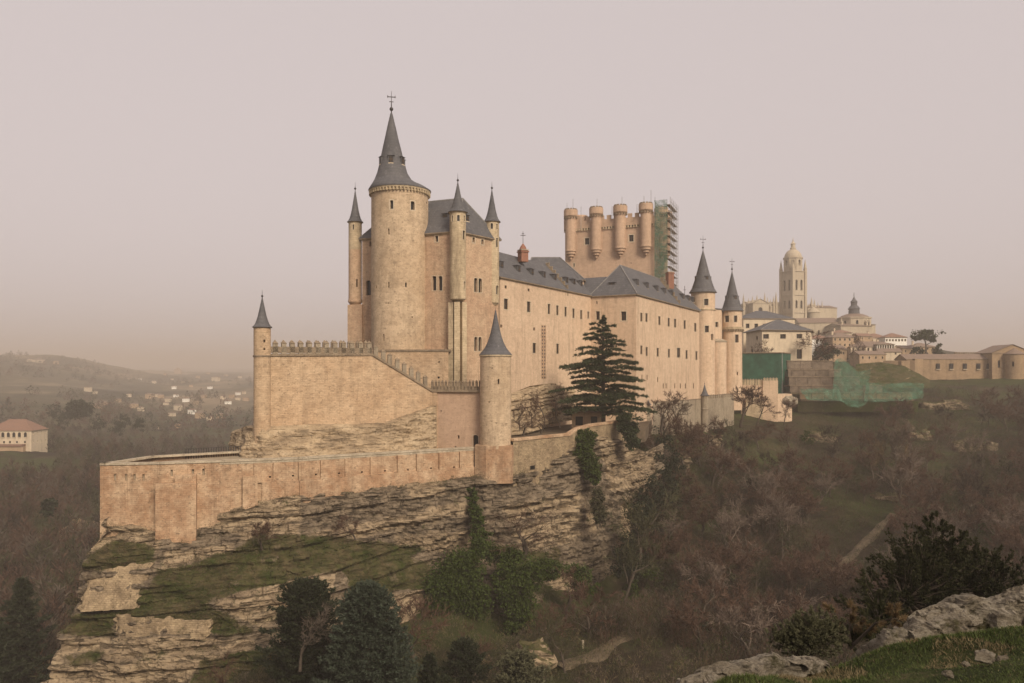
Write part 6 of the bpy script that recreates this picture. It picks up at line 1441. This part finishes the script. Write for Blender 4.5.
def leafy(name, blobs, mat, label, cat, n, lr, seed, kind=None, group=None, stems=True, shell=.5):
    """foliage spread through a union of lobes given as (px, py, Y, rx, ry, rz)"""
    rs = random.Random(seed); C_ = [(at(a, b, Y), rx, ry, rz) for a, b, Y, rx, ry, rz in blobs]
    base = C_[0][0] - Vector((0, 0, C_[0][3])); t = thing(name, base, label, cat, group); mb = MB(); vol = [rx * rz + rx * ry for _, rx, ry, rz in C_]; tot = sum(vol)
    for (c, rx, ry, rz), v in zip(C_, vol):
        nn_ = int(n * v / tot); K_ = max(6, nn_ // 45)
        for _ in range(K_):
            d = Vector((rs.gauss(0, 1), rs.gauss(0, 1), rs.gauss(0, 1))).normalized(); r = rs.uniform(shell, 1.0) ; e = 1 + .5 * mnoise.fractal((c + d * rx) * .55, 1, 2, 3)
            p = c + Vector((d.x * rx, d.y * ry, d.z * rz)) * r * e; sg = rs.uniform(.10, .24) * (rx * ry * rz) ** (1 / 3)
            for _ in range(nn_ // K_): leaf(mb, p + Vector((rs.gauss(0, sg), rs.gauss(0, sg), rs.gauss(0, sg * .75))), lr, rs, mat, .3)
    o = mb.build('foliage', t)
    if stems:
        sm = MB()
        for c, rx, ry, rz in C_[:14]: sm.tube([c - Vector((0, 0, rz)), c, c + Vector((rs.uniform(-.3, .3) * rx, 0, rz * .5))], [.1, .06, .02], 'bark', 4)
        sm.build('stem', t)
    return t
leafy('ivy', [(455, 590, 131.5, 5.2, 2.4, 5.6), (443, 598, 131, 3.2, 2.2, 3.8), (474, 600, 132, 2.6, 2, 4), (466, 566, 133, 3.0, 2, 3.2), (480, 540, 136, 1.6, 1.4, 2.2), (478, 522, 139, 1.3, 1.2, 2.4), (474, 506, 141, 1.0, 1, 2), (472, 494, 142.5, .8, .8, 1.6), (484, 548, 135.5, 2, 1.4, 2)], 'ivy_leaf', 'bright green ivy mass climbing the cliff below the watchtower', 'ivy', 34000, .34, 31)
leafy('ivy', [(518, 596, 132, 3.2, 2.2, 6), (505, 580, 133, 2.4, 2, 3), (530, 575, 133.5, 2.6, 2, 2.6), (512, 560, 135, 2.2, 1.6, 2.4), (548, 570, 134, 2.6, 1.8, 2.0), (520, 622, 130, 2.4, 1.8, 2.6), (495, 555, 135.5, 1.8, 1.4, 2.2)], 'ivy_leaf', 'darker ragged ivy mass right of the large bright ivy', 'ivy', 20000, .34, 32)
leafy('ivy', [(586, 440, 160.6, 2.2, .9, 2.6), (583, 452, 158.6, 1.7, .9, 2.6), (591, 466, 157.8, 1.7, .9, 2.8), (596, 478, 157, 1.1, .9, 1.6)], 'ivy_leaf', 'ivy curtain hanging over the garden wall below the cedar', 'ivy', 14000, .34, 33)
leafy('ivy', [(628, 428, 167, 2.0, 1.2, 2.0), (632, 440, 166, 1.4, 1.1, 2.2), (624, 420, 169, 1.6, 1.2, 1.5)], 'cedar_needles', 'dark creeper hanging over the wall right of the cedar', 'creeper', 8000, .34, 34)
leafy('ivy', [(597, 500, 155, 1.6, 1.0, 3.0), (600, 515, 154, 1.2, 1, 2.5)], 'twig_olive', 'olive creeper on the cliff below the hanging ivy', 'creeper', 3500, .3, 35)
leafy('ivy', [(582, 585, 140, 2.6, 1.4, 2.4), (575, 575, 141, 2, 1.3, 2)], 'ivy_leaf', 'small dark ivy patch low on the right part of the cliff', 'ivy', 4500, .32, 36)
leafy('ivy', [(664, 452, 200, 3.2, 2, 6), (657, 470, 190, 3.0, 2, 5), (668, 490, 180, 2.6, 2, 5), (650, 500, 170, 3.0, 2, 5), (640, 525, 160, 3.0, 2, 5), (628, 560, 150, 3, 2, 5), (676, 470, 195, 2.2, 2, 4)], 'dark_needles', 'dark ivy-covered trees climbing beside the right end of the cliff', 'ivy', 15000, .4, 37)
leafy('bush', [(72, 600, 122, 1.2, 1, .8)], 'scrub', 'small brown bush on the left shoulder of the cliff', 'bush', 500, .3, 38)
leafy('round_tree', [(78, 409, 620, 10, 8, 6.5), (70, 413, 622, 7, 6, 4), (86, 412, 622, 6, 6, 4)], 'dark_needles', 'rounded dark evergreen standing out in the left valley', 'tree', 3500, 1.6, 39)
for i, (px, py, Y, r) in enumerate(((125, 420, 600, 4), (118, 428, 560, 5), (140, 424, 560, 4), (62, 420, 600, 6), (98, 424, 580, 6), (50, 508, 260, 3), (54, 410, 640, 5))):
    leafy('round_tree', [(px, py, Y, r, r, r * 1.2)], 'dark_needles', 'small dark evergreen in the left valley wood', 'tree', 900, .9, 40 + i, group='small dark evergreens in the left valley', stems=True)
# umbrella pine and dark town trees on the skyline
t = leafy('umbrella_pine', [(925, 335, 455, 7.5, 5, 3.0), (919, 338, 455, 3.5, 3, 2.0), (932, 340, 455, 4.0, 3, 1.8), (938, 346, 452, 2.5, 2, 1.6), (927, 331.5, 455, 4.5, 3, 1.6)], 'cedar_needles', 'dark umbrella pine standing above the roofs at right', 'tree', 3800, .8, 60, stems=False, shell=.2)
mb = MB(); mb.tube([at(926, 356, 455), at(926, 345, 455), at(924, 336, 455)], [.6, .45, .2], 'bark', 6); mb.tube([at(926, 345, 455), at(934, 341, 455)], [.3, .1], 'bark', 5); mb.build('trunk', t)
leafy('round_tree', [(826, 352, 400, 6, 4, 5.5)], 'dark_needles', 'dark evergreen beside the bare street tree of the town', 'tree', 1400, .9, 61)
leafy('round_tree', [(916, 352, 430, 3.6, 3, 3.2)], 'dark_needles', 'dark evergreen ball left of the umbrella pine trunk', 'tree', 900, .7, 62)
leafy('round_tree', [(938, 352, 440, 3, 3, 2.6)], 'dark_needles', 'dark evergreen ball right of the umbrella pine trunk', 'tree', 700, .7, 63)
leafy('bush', [(283, 449, 139.5, 1.1, .6, .5), (286, 448, 139.2, .8, .5, .45)], 'cedar_needles', 'small dark green bush on the rock above the lower rampart', 'bush', 500, .22, 64)
for i, (px, py, Y, rx, rz) in enumerate(((520, 415, 158, 2.6, 2.6), (532, 412, 163, 2.8, 3), (545, 405, 172, 3, 3.6), (556, 400, 178, 3, 3.6), (524, 428, 155, 2.6, 1.4), (541, 424, 160, 3, 1.8), (560, 415, 172, 3, 2.6))):
    ms = bare_tree_meshes(90 + i, 10, .7, 'twig', 'bark', 1.3, .04); fit(ms, rz * 2.2, rx * 2); t = make_tree('bare_shrub', ms, ('stem', 'crown'), 'tangled leafless shrub in the garden between watchtower and cedar', 'shrub', 'leafless garden shrubs'); t.location = at(px, py, Y) - Vector((0, 0, rz))

# dark evergreen shrubs and ivied trunks dotted through the thicket
for i, (px, py, r) in enumerate(((640, 560, 2.2), (652, 590, 2.0), (668, 540, 2.4), (676, 600, 1.8), (632, 610, 2.0), (690, 505, 2.2), (702, 640, 1.8), (720, 470, 2.0), (735, 600, 1.8), (765, 520, 1.8), (805, 445, 1.8), (790, 575, 1.7), (960, 505, 2.2), (985, 535, 2.0), (1005, 480, 2.2), (610, 632, 1.6))):
    g = ray_ground(px, py, 80)
    if g is None: continue
    h_ = r * (1.0 + .5 * (i % 3)); leafy('evergreen_shrub', [(px, YH - (g.z + h_ * .8) / g.y * F, g.y, r, r * .8, h_), (px + 6, YH - (g.z + h_ * .5) / g.y * F, g.y - .5, r * .7, r * .7, h_ * .6)], ['dark_needles', 'ivy_leaf', 'twig_olive'][i % 3], 'dark evergreen shrub or ivied stump standing among the bare trees of the slope', 'shrub', 1500, .32, 200 + i, group='evergreen shrubs in the thicket')
# foreground junipers
def juniper(name, blobs, mat, label, n, seed, L=.14, w_=.02):
    rs = random.Random(seed); C_ = [(at(a, b, Y), r, rz) for a, b, Y, r, rz in blobs]; base = C_[0][0] - Vector((0, 0, C_[0][2])); t = thing(name, base, label, 'bush'); fo = MB(); st = MB(); tot = sum(r * rz for _, r, rz in C_)
    for c, r, rz in C_:
        st.tube([base + Vector((0, 0, -.3)), base.lerp(c, .6) + Vector((0, 0, .05)), c], [.05, .03, .015], 'bark', 4)
        nb = int(n * r * rz / tot)
        K_ = max(8, nb // 22)
        for _ in range(K_):
            d = Vector((rs.gauss(0, 1), rs.gauss(0, 1), rs.gauss(.3, 1))).normalized(); e = rs.uniform(.35, 1.15) * (1 + .6 * mnoise.fractal(d * 1.6 + c, 1, 2, 3)); p0 = c + Vector((d.x * r, d.y * r, d.z * rz)) * e; dd = (d + Vector((rs.gauss(0, .3), rs.gauss(0, .3), .6))).normalized(); LL = r * rs.uniform(.25, .6)
            st.tube([c, p0, p0 + dd * LL], [.02 * r, .014 * r, .004 * r], 'bark', 3)
            for k in range(nb // K_):
                t_ = rs.random(); q_ = p0 + dd * LL * t_ + Vector((rs.gauss(0, 1), rs.gauss(0, 1), rs.gauss(0, 1))) * LL * .16 * (1.2 - t_)
                for k2 in range(2): spray(fo, q_, dd, L, rs, mat, 5, w_)
    st.build('stem', t); fo.build('foliage', t); return t
juniper('juniper_bush', [(806, 643, 16.5, .42, .34), (790, 641, 16.5, .28, .2), (822, 634, 16.6, .30, .34), (808, 628, 16.4, .25, .22), (836, 632, 17, .22, .30), (776, 637, 16.5, .18, .12), (795, 632, 16.5, .26, .2)], 'juniper_leaf', 'small pale green juniper behind the lower rock ledge', 11000, 70, .05, .008)
juniper('juniper_bush', [(930, 590, 33, 1.9, 1.7), (905, 600, 32, 1.5, 1.4), (960, 590, 34, 1.8, 1.4), (985, 592, 33, 1.3, 1.3), (938, 560, 34, 1.1, 1.4), (915, 572, 33, 1.0, 1.1), (880, 612, 31, 1.1, .9), (936, 535, 34, .6, .8), (1000, 580, 33, .7, .8), (970, 566, 34, .9, .8), (1018, 598, 33, .9, .9)], 'juniper_dark', 'big sprawling dark juniper rising behind the foreground rock', 14000, 71, .15, .022)
juniper('juniper_bush', [(872, 640, 20, .5, .45), (858, 645, 19, .35, .3), (880, 622, 21, .4, .5)], 'juniper_dark', 'low dark juniper tucked between path shrubs and the upper foreground rock', 2500, 72, .08, .012)
juniper('dry_shrub', [(850, 622, 19, .35, .35), (893, 618, 18, .25, .3)], 'twig_rust', 'dry reddish brown shrub left of the upper foreground rock', 500, 73, .16, .006)

# ------------------------------------------------------------------ foreground rock ledges
def ledge(name, pts, label, seed, thick=.5, nu=160, nv=46):
    """pts: (px, py_top, py_bot, Y)"""
    rs_ = random.Random(seed); V = []; n = len(pts)
    for j in range(nv):
        for i in range(nu):
            s = i / (nu - 1) * (n - 1); k = min(int(s), n - 2); f_ = s - k; a = [pts[k][c_] * (1 - f_) + pts[k + 1][c_] * f_ for c_ in range(4)]
            v = j / (nv - 1); edge = min(1, i / 6, (nu - 1 - i) / 6)
            top = at(a[0], a[1], a[3] + .5 * thick); bot = at(a[0], a[2], a[3] - .9 * thick)
            if v < .25: t_ = v / .25; p = (top + Vector((0, thick * 1.8, -thick * 1.5))).lerp(top, t_)
            else: t_ = (v - .25) / .75; p = top.lerp(bot, t_) + Vector((0, -.30 * thick * math.sin(t_ * math.pi), .22 * thick * math.sin(t_ * math.pi)))
            if v > .9: p = p + Vector((0, 0, -(v - .9) * 4 * thick))
            q_ = p * 2.2; n1 = mnoise.fractal(q_, 1, 2.1, 6); zz_ = p.z * 9 + mnoise.noise(p * 1.5) * 1.2 - p.x * 1.2; kk = math.floor(zz_); ff = zz_ - kk; sN = mnoise.noise(Vector((kk * 7.3, p.x * 1.4, 0))) * .30
            crk = mnoise.cell(Vector((p.x * 2.2 + kk * .3, p.y * 2, kk))) * .10
            p = p + Vector((mnoise.noise(q_ + Vector((5, 0, 0))) * .1, -(n1 * .26 + sN + crk * 1.6) , n1 * .20 + mnoise.fractal(p * 6, 1, 2, 4) * .06)) * (thick * 1.6) * edge
            if edge < 1: p = p + Vector((0, 0, -(1 - edge) * thick * .7))
            V.append(tuple(p))
    fc = [[j * nu + i, (j + 1) * nu + i, (j + 1) * nu + i + 1, j * nu + i + 1] for j in range(nv - 1) for i in range(nu - 1)]
    B = Vector(V[nu * (nv // 2) + nu // 2]); me = bpy.data.meshes.new(name); me.from_pydata([tuple(Vector(v) - B) for v in V], [], fc); me.materials.append(MATS['outcrop_rock']); me.update()
    o = bpy.data.objects.new(name, me); COL.objects.link(o); o.location = B; tag(o, label, 'rock'); return o
ledge('rock_outcrop', [(676, 680, 690, 9.4), (700, 668, 684, 9.6), (735, 659, 680, 9.8), (765, 654, 677, 9.9), (800, 656, 672, 10.2), (832, 660, 667, 10.6)], 'low pale lichened rock ledge at the bottom edge before the small juniper', 1, .30)
ledge('rock_outcrop', [(872, 640, 658, 11.8), (885, 629, 656, 11.6), (905, 626, 652, 11.6), (918, 612, 648, 11.7), (945, 603, 640, 11.9), (965, 595, 634, 12.0), (990, 597, 628, 12.1), (1010, 590, 622, 12.2), (1035, 582, 616, 12.3), (1070, 578, 610, 12.5)], 'long craggy pale rock ledge above the foreground turf at lower right', 2, .42, 220)
def boulder(px, py, Y, r, label, seed, name='boulder', mat='outcrop_rock', cat='rock', group=None, flat=.7):
    mb = MB(); c = at(px, py, Y); seg, rg = 20, 12; P_ = {}
    for j in range(rg + 1):
        for i in range(seg):
            th = math.pi * j / rg; ph = 2 * math.pi * i / seg; d = Vector((math.sin(th) * math.cos(ph), math.sin(th) * math.sin(ph), math.cos(th) * flat)); k = 1 + .45 * mnoise.fractal(d * 1.3 + Vector((seed, 0, 0)), 1, 2, 4); P_[i, j] = tuple(c + d * r * k)
    for j in range(rg):
        for i in range(seg): mb.face([P_[i, j], P_[i, j + 1], P_[(i + 1) % seg, j + 1], P_[(i + 1) % seg, j]], mat)
    o = mb.build(name, None, c); tag(o, label, cat, group); return o
boulder(536, 655, 106, 2.6, 'large pale grey boulder at bottom centre above the valley path', 3, mat='crag')
boulder(790, 401, 270, 2.6, 'pale rock block right of the gatehouse annex', 4)
for i, (px, py, Y, r) in enumerate(((985, 656, 8.5, .10), (1003, 660, 8.8, .07), (948, 674, 7.5, .05), (966, 664, 8, .04))): boulder(px, py, Y, r, 'small pale stone lying in the foreground turf', 10 + i, 'stone', cat='stone', group='small stones in the foreground turf')
# white stake by the path
g = ray_ground(583, 648) or at(583, 648, 115); mb = MB(); mb.box((g.x, g.y, g.z - .2), (.3, .3, 1.25), 'pale_coping'); mb.lathe((g.x, g.y), [(.21, g.z + 1.05), (.01, g.z + 1.2)], 'pale_coping', 4, False); tag(mb.build('marker_post', None, (g.x, g.y, g.z)), 'small pale marker post beside the valley path at bottom centre', 'post')

# yellowish crags in the right slope, retaining walls on the left shoulder
def crag(name, top, label, seed, h, out, mat='crag', nu=70, nv=30, cat='rock', amp=.9, st=.4, sc=.7, kind=None):
    r = [[at(px, py, Y + 3) for px, py, Y in top], [at(px, py + h * .12, Y) for px, py, Y in top], [at(px, py + h * .6, Y - out * .5) for px, py, Y in top], [at(px, py + h, Y - out) for px, py, Y in top]]
    o, _ = rock_sheet(name, r, mat, nu, nv, amp, st, seed=seed, scale=sc, top_lock=0); tag(o, label, cat, None, kind); return o
def on_slope(px, py, d=0):
    g = ray_ground(px, py, 60); return (px, py, (g.y if g else 200) + d)
def crag_at(px0, px1, py0, py1, label, seed, mat='slope_rock'):
    g = ray_ground((px0 + px1) / 2, (py0 + py1) / 2 + 2, 60); mb = MB(); Wd = (px1 - px0) * g.y / F / 2; Hd = (py1 - py0) * g.y / F / 2; rs_ = random.Random(seed); seg, rg = 44, 26
    for q_ in range(4):
        cx_ = g + Vector(((-.55 + .37 * q_) * Wd, rs_.uniform(0, 1.5), rs_.uniform(-.35, .15) * Hd)); rx, rz = Wd * rs_.uniform(.34, .55), Hd * rs_.uniform(.6, 1.0); P_ = {}
        for j in range(rg + 1):
            for i in range(seg):
                th = math.pi * j / rg; ph = 2 * math.pi * i / seg; d = Vector((math.sin(th) * math.cos(ph), math.sin(th) * math.sin(ph), math.cos(th))); bx_ = max(abs(d.x), abs(d.y), abs(d.z)); d = d / bx_ ** .6
                p = cx_ + Vector((d.x * rx, d.y * 3.0, d.z * rz)); k = mnoise.fractal(p * .35, 1, 2, 5) * 1.1; st_ = mnoise.noise(Vector((math.floor(p.z * 1.6 + p.x * .1) * 5.1, p.x * .25, seed))) * .6
                P_[i, j] = tuple(p + Vector((d.x, d.y, d.z * .5)).normalized() * (k + st_))
        for j in range(rg):
            for i in range(seg): mb.face([P_[i, j], P_[i, j + 1], P_[(i + 1) % seg, j + 1], P_[(i + 1) % seg, j]], mat)
    tag(mb.build('crag', None, g), label, 'rock')
crag_at(918, 972, 396, 417, 'yellowish crag face directly below the boarded terraces at right', 81)
crag_at(955, 998, 437, 459, 'yellowish crag among bare trees below the long stone range', 82)
crag_at(905, 932, 428, 446, 'small tan crag beside the slender poplar', 83)
crag_at(870, 905, 492, 501, 'narrow ledge of pale stone above the right slope path', 84)
crag_at(802, 836, 430, 446, 'low tan earth face on the slope right of the gatehouse', 85)
crag_at(690, 722, 430, 446, 'pale rock face among bare trees below the outer wall', 86)
crag_at(660, 690, 452, 470, 'broken pale rock beside dark ivy-covered trees', 87)
def rubble_face(corners, label, seed, nx=40, nz_=16):
    t = thing('retaining_wall', tuple(at(*corners[3])), label, 'wall'); mb = MB(); A, B, C2, D = [at(*c_) for c_ in corners]; P_ = {}
    for i in range(nx + 1):
        for j in range(nz_ + 1):
            u, v = i / nx, j / nz_; tp_, bt_ = A.lerp(B, u), D.lerp(C2, u); p = tp_.lerp(bt_, v); p.y -= mnoise.fractal(p * .9 + Vector((seed, 0, 0)), 1, 2, 4) * .28
            if j == 0: p.z += mnoise.noise(p * 1.1) * .5
            if i in (0, 1, nx - 1, nx): p.x += mnoise.noise(Vector((i * 3.1, p.z * 1.7, seed))) * .9; p.y += .5
            P_[i, j] = p
    for i in range(nx):
        for j in range(nz_): mb.face([P_[i, j + 1], P_[i + 1, j + 1], P_[i + 1, j], P_[i, j]], 'rubble', None, True, 'r')
        a_, b_ = P_[i, 0], P_[i + 1, 0]; mb.face([a_, b_, b_ + Vector((0, .9, -.2)), a_ + Vector((0, .9, -.2))], 'rubble')
    for e in (0, nx):
        for j in range(nz_): a_, b_ = P_[e, j], P_[e, j + 1]; mb.face([a_, b_, b_ + Vector((0, 2.5, 0)), a_ + Vector((0, 2.5, 0))], 'rubble')
    mb.build('wall_face', t)
rubble_face([(90, 569, 116.6), (150, 563, 116.4), (137, 609, 113.6), (77, 612, 113.8)], 'short rubble retaining wall on the left shoulder of the cliff', 1)
rubble_face([(114, 614, 114.2), (210, 621, 111.6), (206, 640, 110.8), (114, 636, 113.4)], 'long low rubble retaining wall above the lowest rock strata', 2)

# ------------------------------------------------------------------ masses nobody could count
def np_mesh(name, V, Fc, mat, mats=None, midx=None):
    me = bpy.data.meshes.new(name); me.vertices.add(len(V)); me.vertices.foreach_set('co', np.asarray(V, dtype=np.float32).ravel()); nf, k = Fc.shape
    me.loops.add(nf * k); me.loops.foreach_set('vertex_index', Fc.astype(np.int32).ravel()); me.polygons.add(nf); me.polygons.foreach_set('loop_start', np.arange(nf, dtype=np.int32) * k)
    for m_ in (mats or [mat]): me.materials.append(MATS[m_])
    if midx is not None: me.polygons.foreach_set('material_index', midx.astype(np.int32))
    me.update(calc_edges=True); o = bpy.data.objects.new(name, me); COL.objects.link(o); o['kind'] = 'stuff'; return o
rng = np.random.RandomState(3)
def twig_wood(name, X, Yy, Zz, Hh, per, mats, wid, spread=.38, crown0=.25):
    """many thin twig blades per tree, standing on the ground sheet"""
    n = len(X); T_ = np.repeat(np.arange(n), per); m_ = len(T_)
    f = rng.rand(m_); h = Hh[T_]; zc = crown0 + (1 - crown0) * f; rad = h * spread * np.sqrt(rng.rand(m_)) * np.sin(np.clip(.25 + f * .8, 0, 1) * math.pi) ** .7; a = rng.rand(m_) * 6.283
    P_ = np.stack([X[T_] + rad * np.cos(a), Yy[T_] + rad * np.sin(a), Zz[T_] + h * zc * (1 - .25 * (rad / (h * spread + .01)))], -1)
    d = np.stack([np.cos(a) * .6, np.sin(a) * .6, np.full(m_, .9)], -1) + rng.randn(m_, 3) * .35; d /= np.linalg.norm(d, axis=1)[:, None]; L = (h * rng.uniform(.10, .26, m_))[:, None]
    s = np.cross(d, rng.randn(m_, 3)); s /= np.linalg.norm(s, axis=1)[:, None] + 1e-6; ww = (wid * np.maximum(h / 8, .38) * rng.uniform(.5, 1.2, m_))[:, None]
    V = np.stack([P_ - s * ww, P_ + s * ww, P_ + d * L], 1).reshape(-1, 3); Fc = np.arange(m_ * 3).reshape(-1, 3)
    # trunks
    tt = np.stack([X, Yy, Zz - .5], -1); r = (Hh * .016)[:, None]; ex = np.array([[1, 0, 0]]); ey = np.array([[0, 1, 0]]); top = tt + np.stack([rng.randn(n) * .3, rng.randn(n) * .3, Hh * .8], -1); b = len(V)
    V2 = np.stack([tt - ex * r, tt + ex * r, top, tt - ey * r, tt + ey * r, top], 1).reshape(-1, 3); F2 = (np.arange(n * 6).reshape(-1, 3)) + b
    mi = np.concatenate([rng.randint(0, 1, m_) + np.repeat(rng.choice(len(mats), n), per), np.zeros(n * 2, int)])
    return np_mesh(name, np.vstack([V, V2]), np.vstack([Fc, F2]), None, mats, mi)
# leafless wood filling the left valley
N_ = 2200; px = rng.uniform(-140, 300, N_ * 2); Yw = np.exp(rng.uniform(math.log(150), math.log(760), N_ * 2)); X_ = (px - CX) / F * Yw
keep_ = ~((X_ > -92) & (Yw < 260) & (X_ > -92 - (Yw - 150) * .1)); 
keep_ &= ~((px < 52) & (Yw > 372) & (Yw < 448))
X_, Yw = X_[keep_][:N_], Yw[keep_][:N_]; Zw = height(X_, Yw); H_ = rng.uniform(6, 13, len(X_)) * np.clip(1 - (Yw - 300) / 900, .5, 1)
twig_wood('woodland', X_, Yw, Zw, H_, 170, ['twig', 'twig_grey', 'twig', 'twig_dark', 'twig_olive'], .13)
# second growth further out on the far slopes
N2 = 1500; px = rng.uniform(-160, 330, N2); Yw = rng.uniform(700, 2300, N2); X_ = (px - CX) / F * Yw; cl = fbm(X_, Yw, .006) > -.05; X_, Yw = X_[cl], Yw[cl]; Zw = height(X_, Yw)
twig_wood('far_woodland', X_, Yw, Zw, rng.uniform(5, 12, len(X_)), 60, ['twig', 'twig_olive', 'dark_needles'], .6, .6, .0)
# brush under the trees of the near slope
N3 = 15000; px = rng.uniform(560, 1100, N3); Yw = np.exp(rng.uniform(math.log(104), math.log(340), N3)); X_ = (px - CX) / F * Yw; Zw = height(X_, Yw); pyv = YH - Zw / Yw * F
ok = ~(np.abs((px - 827) - (582 - pyv) * .985) < 9) & ~((px < 800) & (Yw > 232)) & ~((pyv > 640) & (px < 700)) & ~((px < 640) & (Yw > 140)); X_, Yw, Zw = X_[ok], Yw[ok], Zw[ok]
twig_wood('undergrowth', X_, Yw, Zw, rng.uniform(1.0, 3.4, len(X_)), 55, ['twig', 'twig_grey', 'twig_dark', 'twig_olive', 'scrub', 'ivy_leaf'], .09, .7, .0)
NB = 5200; px = rng.uniform(600, 1100, NB); Yw = np.exp(rng.uniform(math.log(112), math.log(345), NB)); X_ = (px - CX) / F * Yw; Zw = height(X_, Yw); pyv = YH - Zw / Yw * F
den = fbm(X_, Yw, .05); ok = ~((px > 815) & (px < 905) & (pyv > 500) & (pyv < 592)) & ~((px < 800) & (pyv < 440)) & (pyv > np.where(px > 925, 382, np.where(px > 800, 409, 402))) & ~((px < 655) & (Yw > 132)) & ~((px > 800) & (px < 870) & (pyv > 408) & (pyv < 455)) & (den > -.22); X_, Yw, Zw, den = X_[ok], Yw[ok], Zw[ok], den[ok]
twig_wood('brushwood', X_, Yw, Zw, rng.uniform(1.6, 4.2, len(X_)) * (1 + .25 * den), 90, ['twig', 'twig_grey', 'twig', 'twig_dark', 'twig_dark', 'twig_olive'], .06, .5, .1)
N4 = 2600; px = rng.uniform(180, 720, N4); Yw = rng.uniform(88, 150, N4); X_ = (px - CX) / F * Yw; Zw = height(X_, Yw)
twig_wood('valley_brush', X_, Yw, Zw, rng.uniform(.5, 2.6, N4), 60, ['dry_grass', 'twig_olive', 'grass_blade', 'scrub', 'twig_light'], .08, .8, .0)
# shrubs and tufts on the cliff ledges
Vc = V_cliff; dv_ = np.gradient(Vc, axis=0); du_ = np.gradient(Vc, axis=1); Nc = np.cross(du_, dv_); Nc /= np.linalg.norm(Nc, axis=2, keepdims=True) + 1e-9; flatn = np.abs(Nc[..., 2]) > .62
ii = np.argwhere(flatn[12:-20]); ii = ii[rng.permutation(len(ii))[:2600]]; Pp = Vc[ii[:, 0] + 12, ii[:, 1]]
twig_wood('cliff_tufts', Pp[:, 0], Pp[:, 1], Pp[:, 2], rng.uniform(.3, 1.0, len(Pp)), 22, ['grass_blade', 'twig_olive', 'scrub', 'dry_grass', 'twig'], .11, .9, .0)
# rough grass and herbs on the grassed ledges
gi = np.argwhere(cov[..., 0] > .45); gi = gi[rng.permutation(len(gi))[:5200]]; Pg = V_cliff[gi[:, 0], gi[:, 1]]
twig_wood('ledge_grass', Pg[:, 0], Pg[:, 1], Pg[:, 2] - .1, rng.uniform(.25, .9, len(Pg)), 14, ['grass_blade', 'scrub', 'grass_blade', 'dry_grass', 'twig', 'twig_olive'], .09, .9, .0)
NC = 2600; px = rng.uniform(780, 900, NC); pyc = rng.uniform(410, 545, NC); Yc = rng.uniform(150, 300, NC); X_ = (px - CX) / F * Yc; Zc = height(X_, Yc)
twig_wood('slope_grass', X_, Yc, Zc, rng.uniform(.4, 1.3, NC), 30, ['grass_blade', 'grass_blade', 'scrub', 'twig_olive'], .12, .9, .0)
# foreground turf
NG = 110000; px = rng.uniform(640, 1120, NG); Yg = rng.uniform(5.0, 12.6, NG); X_ = (px - CX) / F * Yg; Zg = height(X_, Yg); pyv = YH - Zg / Yg * F
ok = (pyv < 720); X_, Yg, Zg = X_[ok], Yg[ok], Zg[ok]; n = len(X_); dn = fbm(X_, Yg, 1.7); hh = (rng.uniform(.015, .05, n) * (1 + .5 * dn))
a = rng.rand(n) * 6.283; s = np.stack([np.cos(a), np.sin(a), np.zeros(n)], -1) * .006; B_0 = np.stack([X_, Yg, Zg - .01], -1); tip = B_0 + np.stack([rng.randn(n) * .025, rng.randn(n) * .025, hh], -1)
V = np.stack([B_0 - s, B_0 + s, tip], 1).reshape(-1, 3); np_mesh('turf_grass', V, np.arange(n * 3).reshape(-1, 3), None, ['grass_blade', 'dry_grass'], ((fbm(X_, Yg, 1.1) > .62) | (rng.rand(n) < .05)).astype(int))

# ------------------------------------------------------------------ dusty air
m = bpy.data.materials.new('haze_air'); m.use_nodes = True; t = m.node_tree; t.nodes.clear(); oo = t.nodes.new('ShaderNodeOutputMaterial'); pv = t.nodes.new('ShaderNodeVolumePrincipled')
pv.inputs['Color'].default_value = (*HAZE_COLOR, 1); pv.inputs['Density'].default_value = HAZE_DENSITY; pv.inputs['Anisotropy'].default_value = 0.0; t.links.new(pv.outputs[0], oo.inputs['Volume']); MATS['haze_air'] = m
mb = MB(); mb.hexa([(-9500, -9500, -160), (9500, -9500, -160), (9500, 9500, -160), (-9500, 9500, -160), (-9500, -9500, 135), (9500, -9500, 135), (9500, 9500, 135), (-9500, 9500, 135)], 'haze_air')
tag(mb.build('haze'), None, None, None, 'stuff')
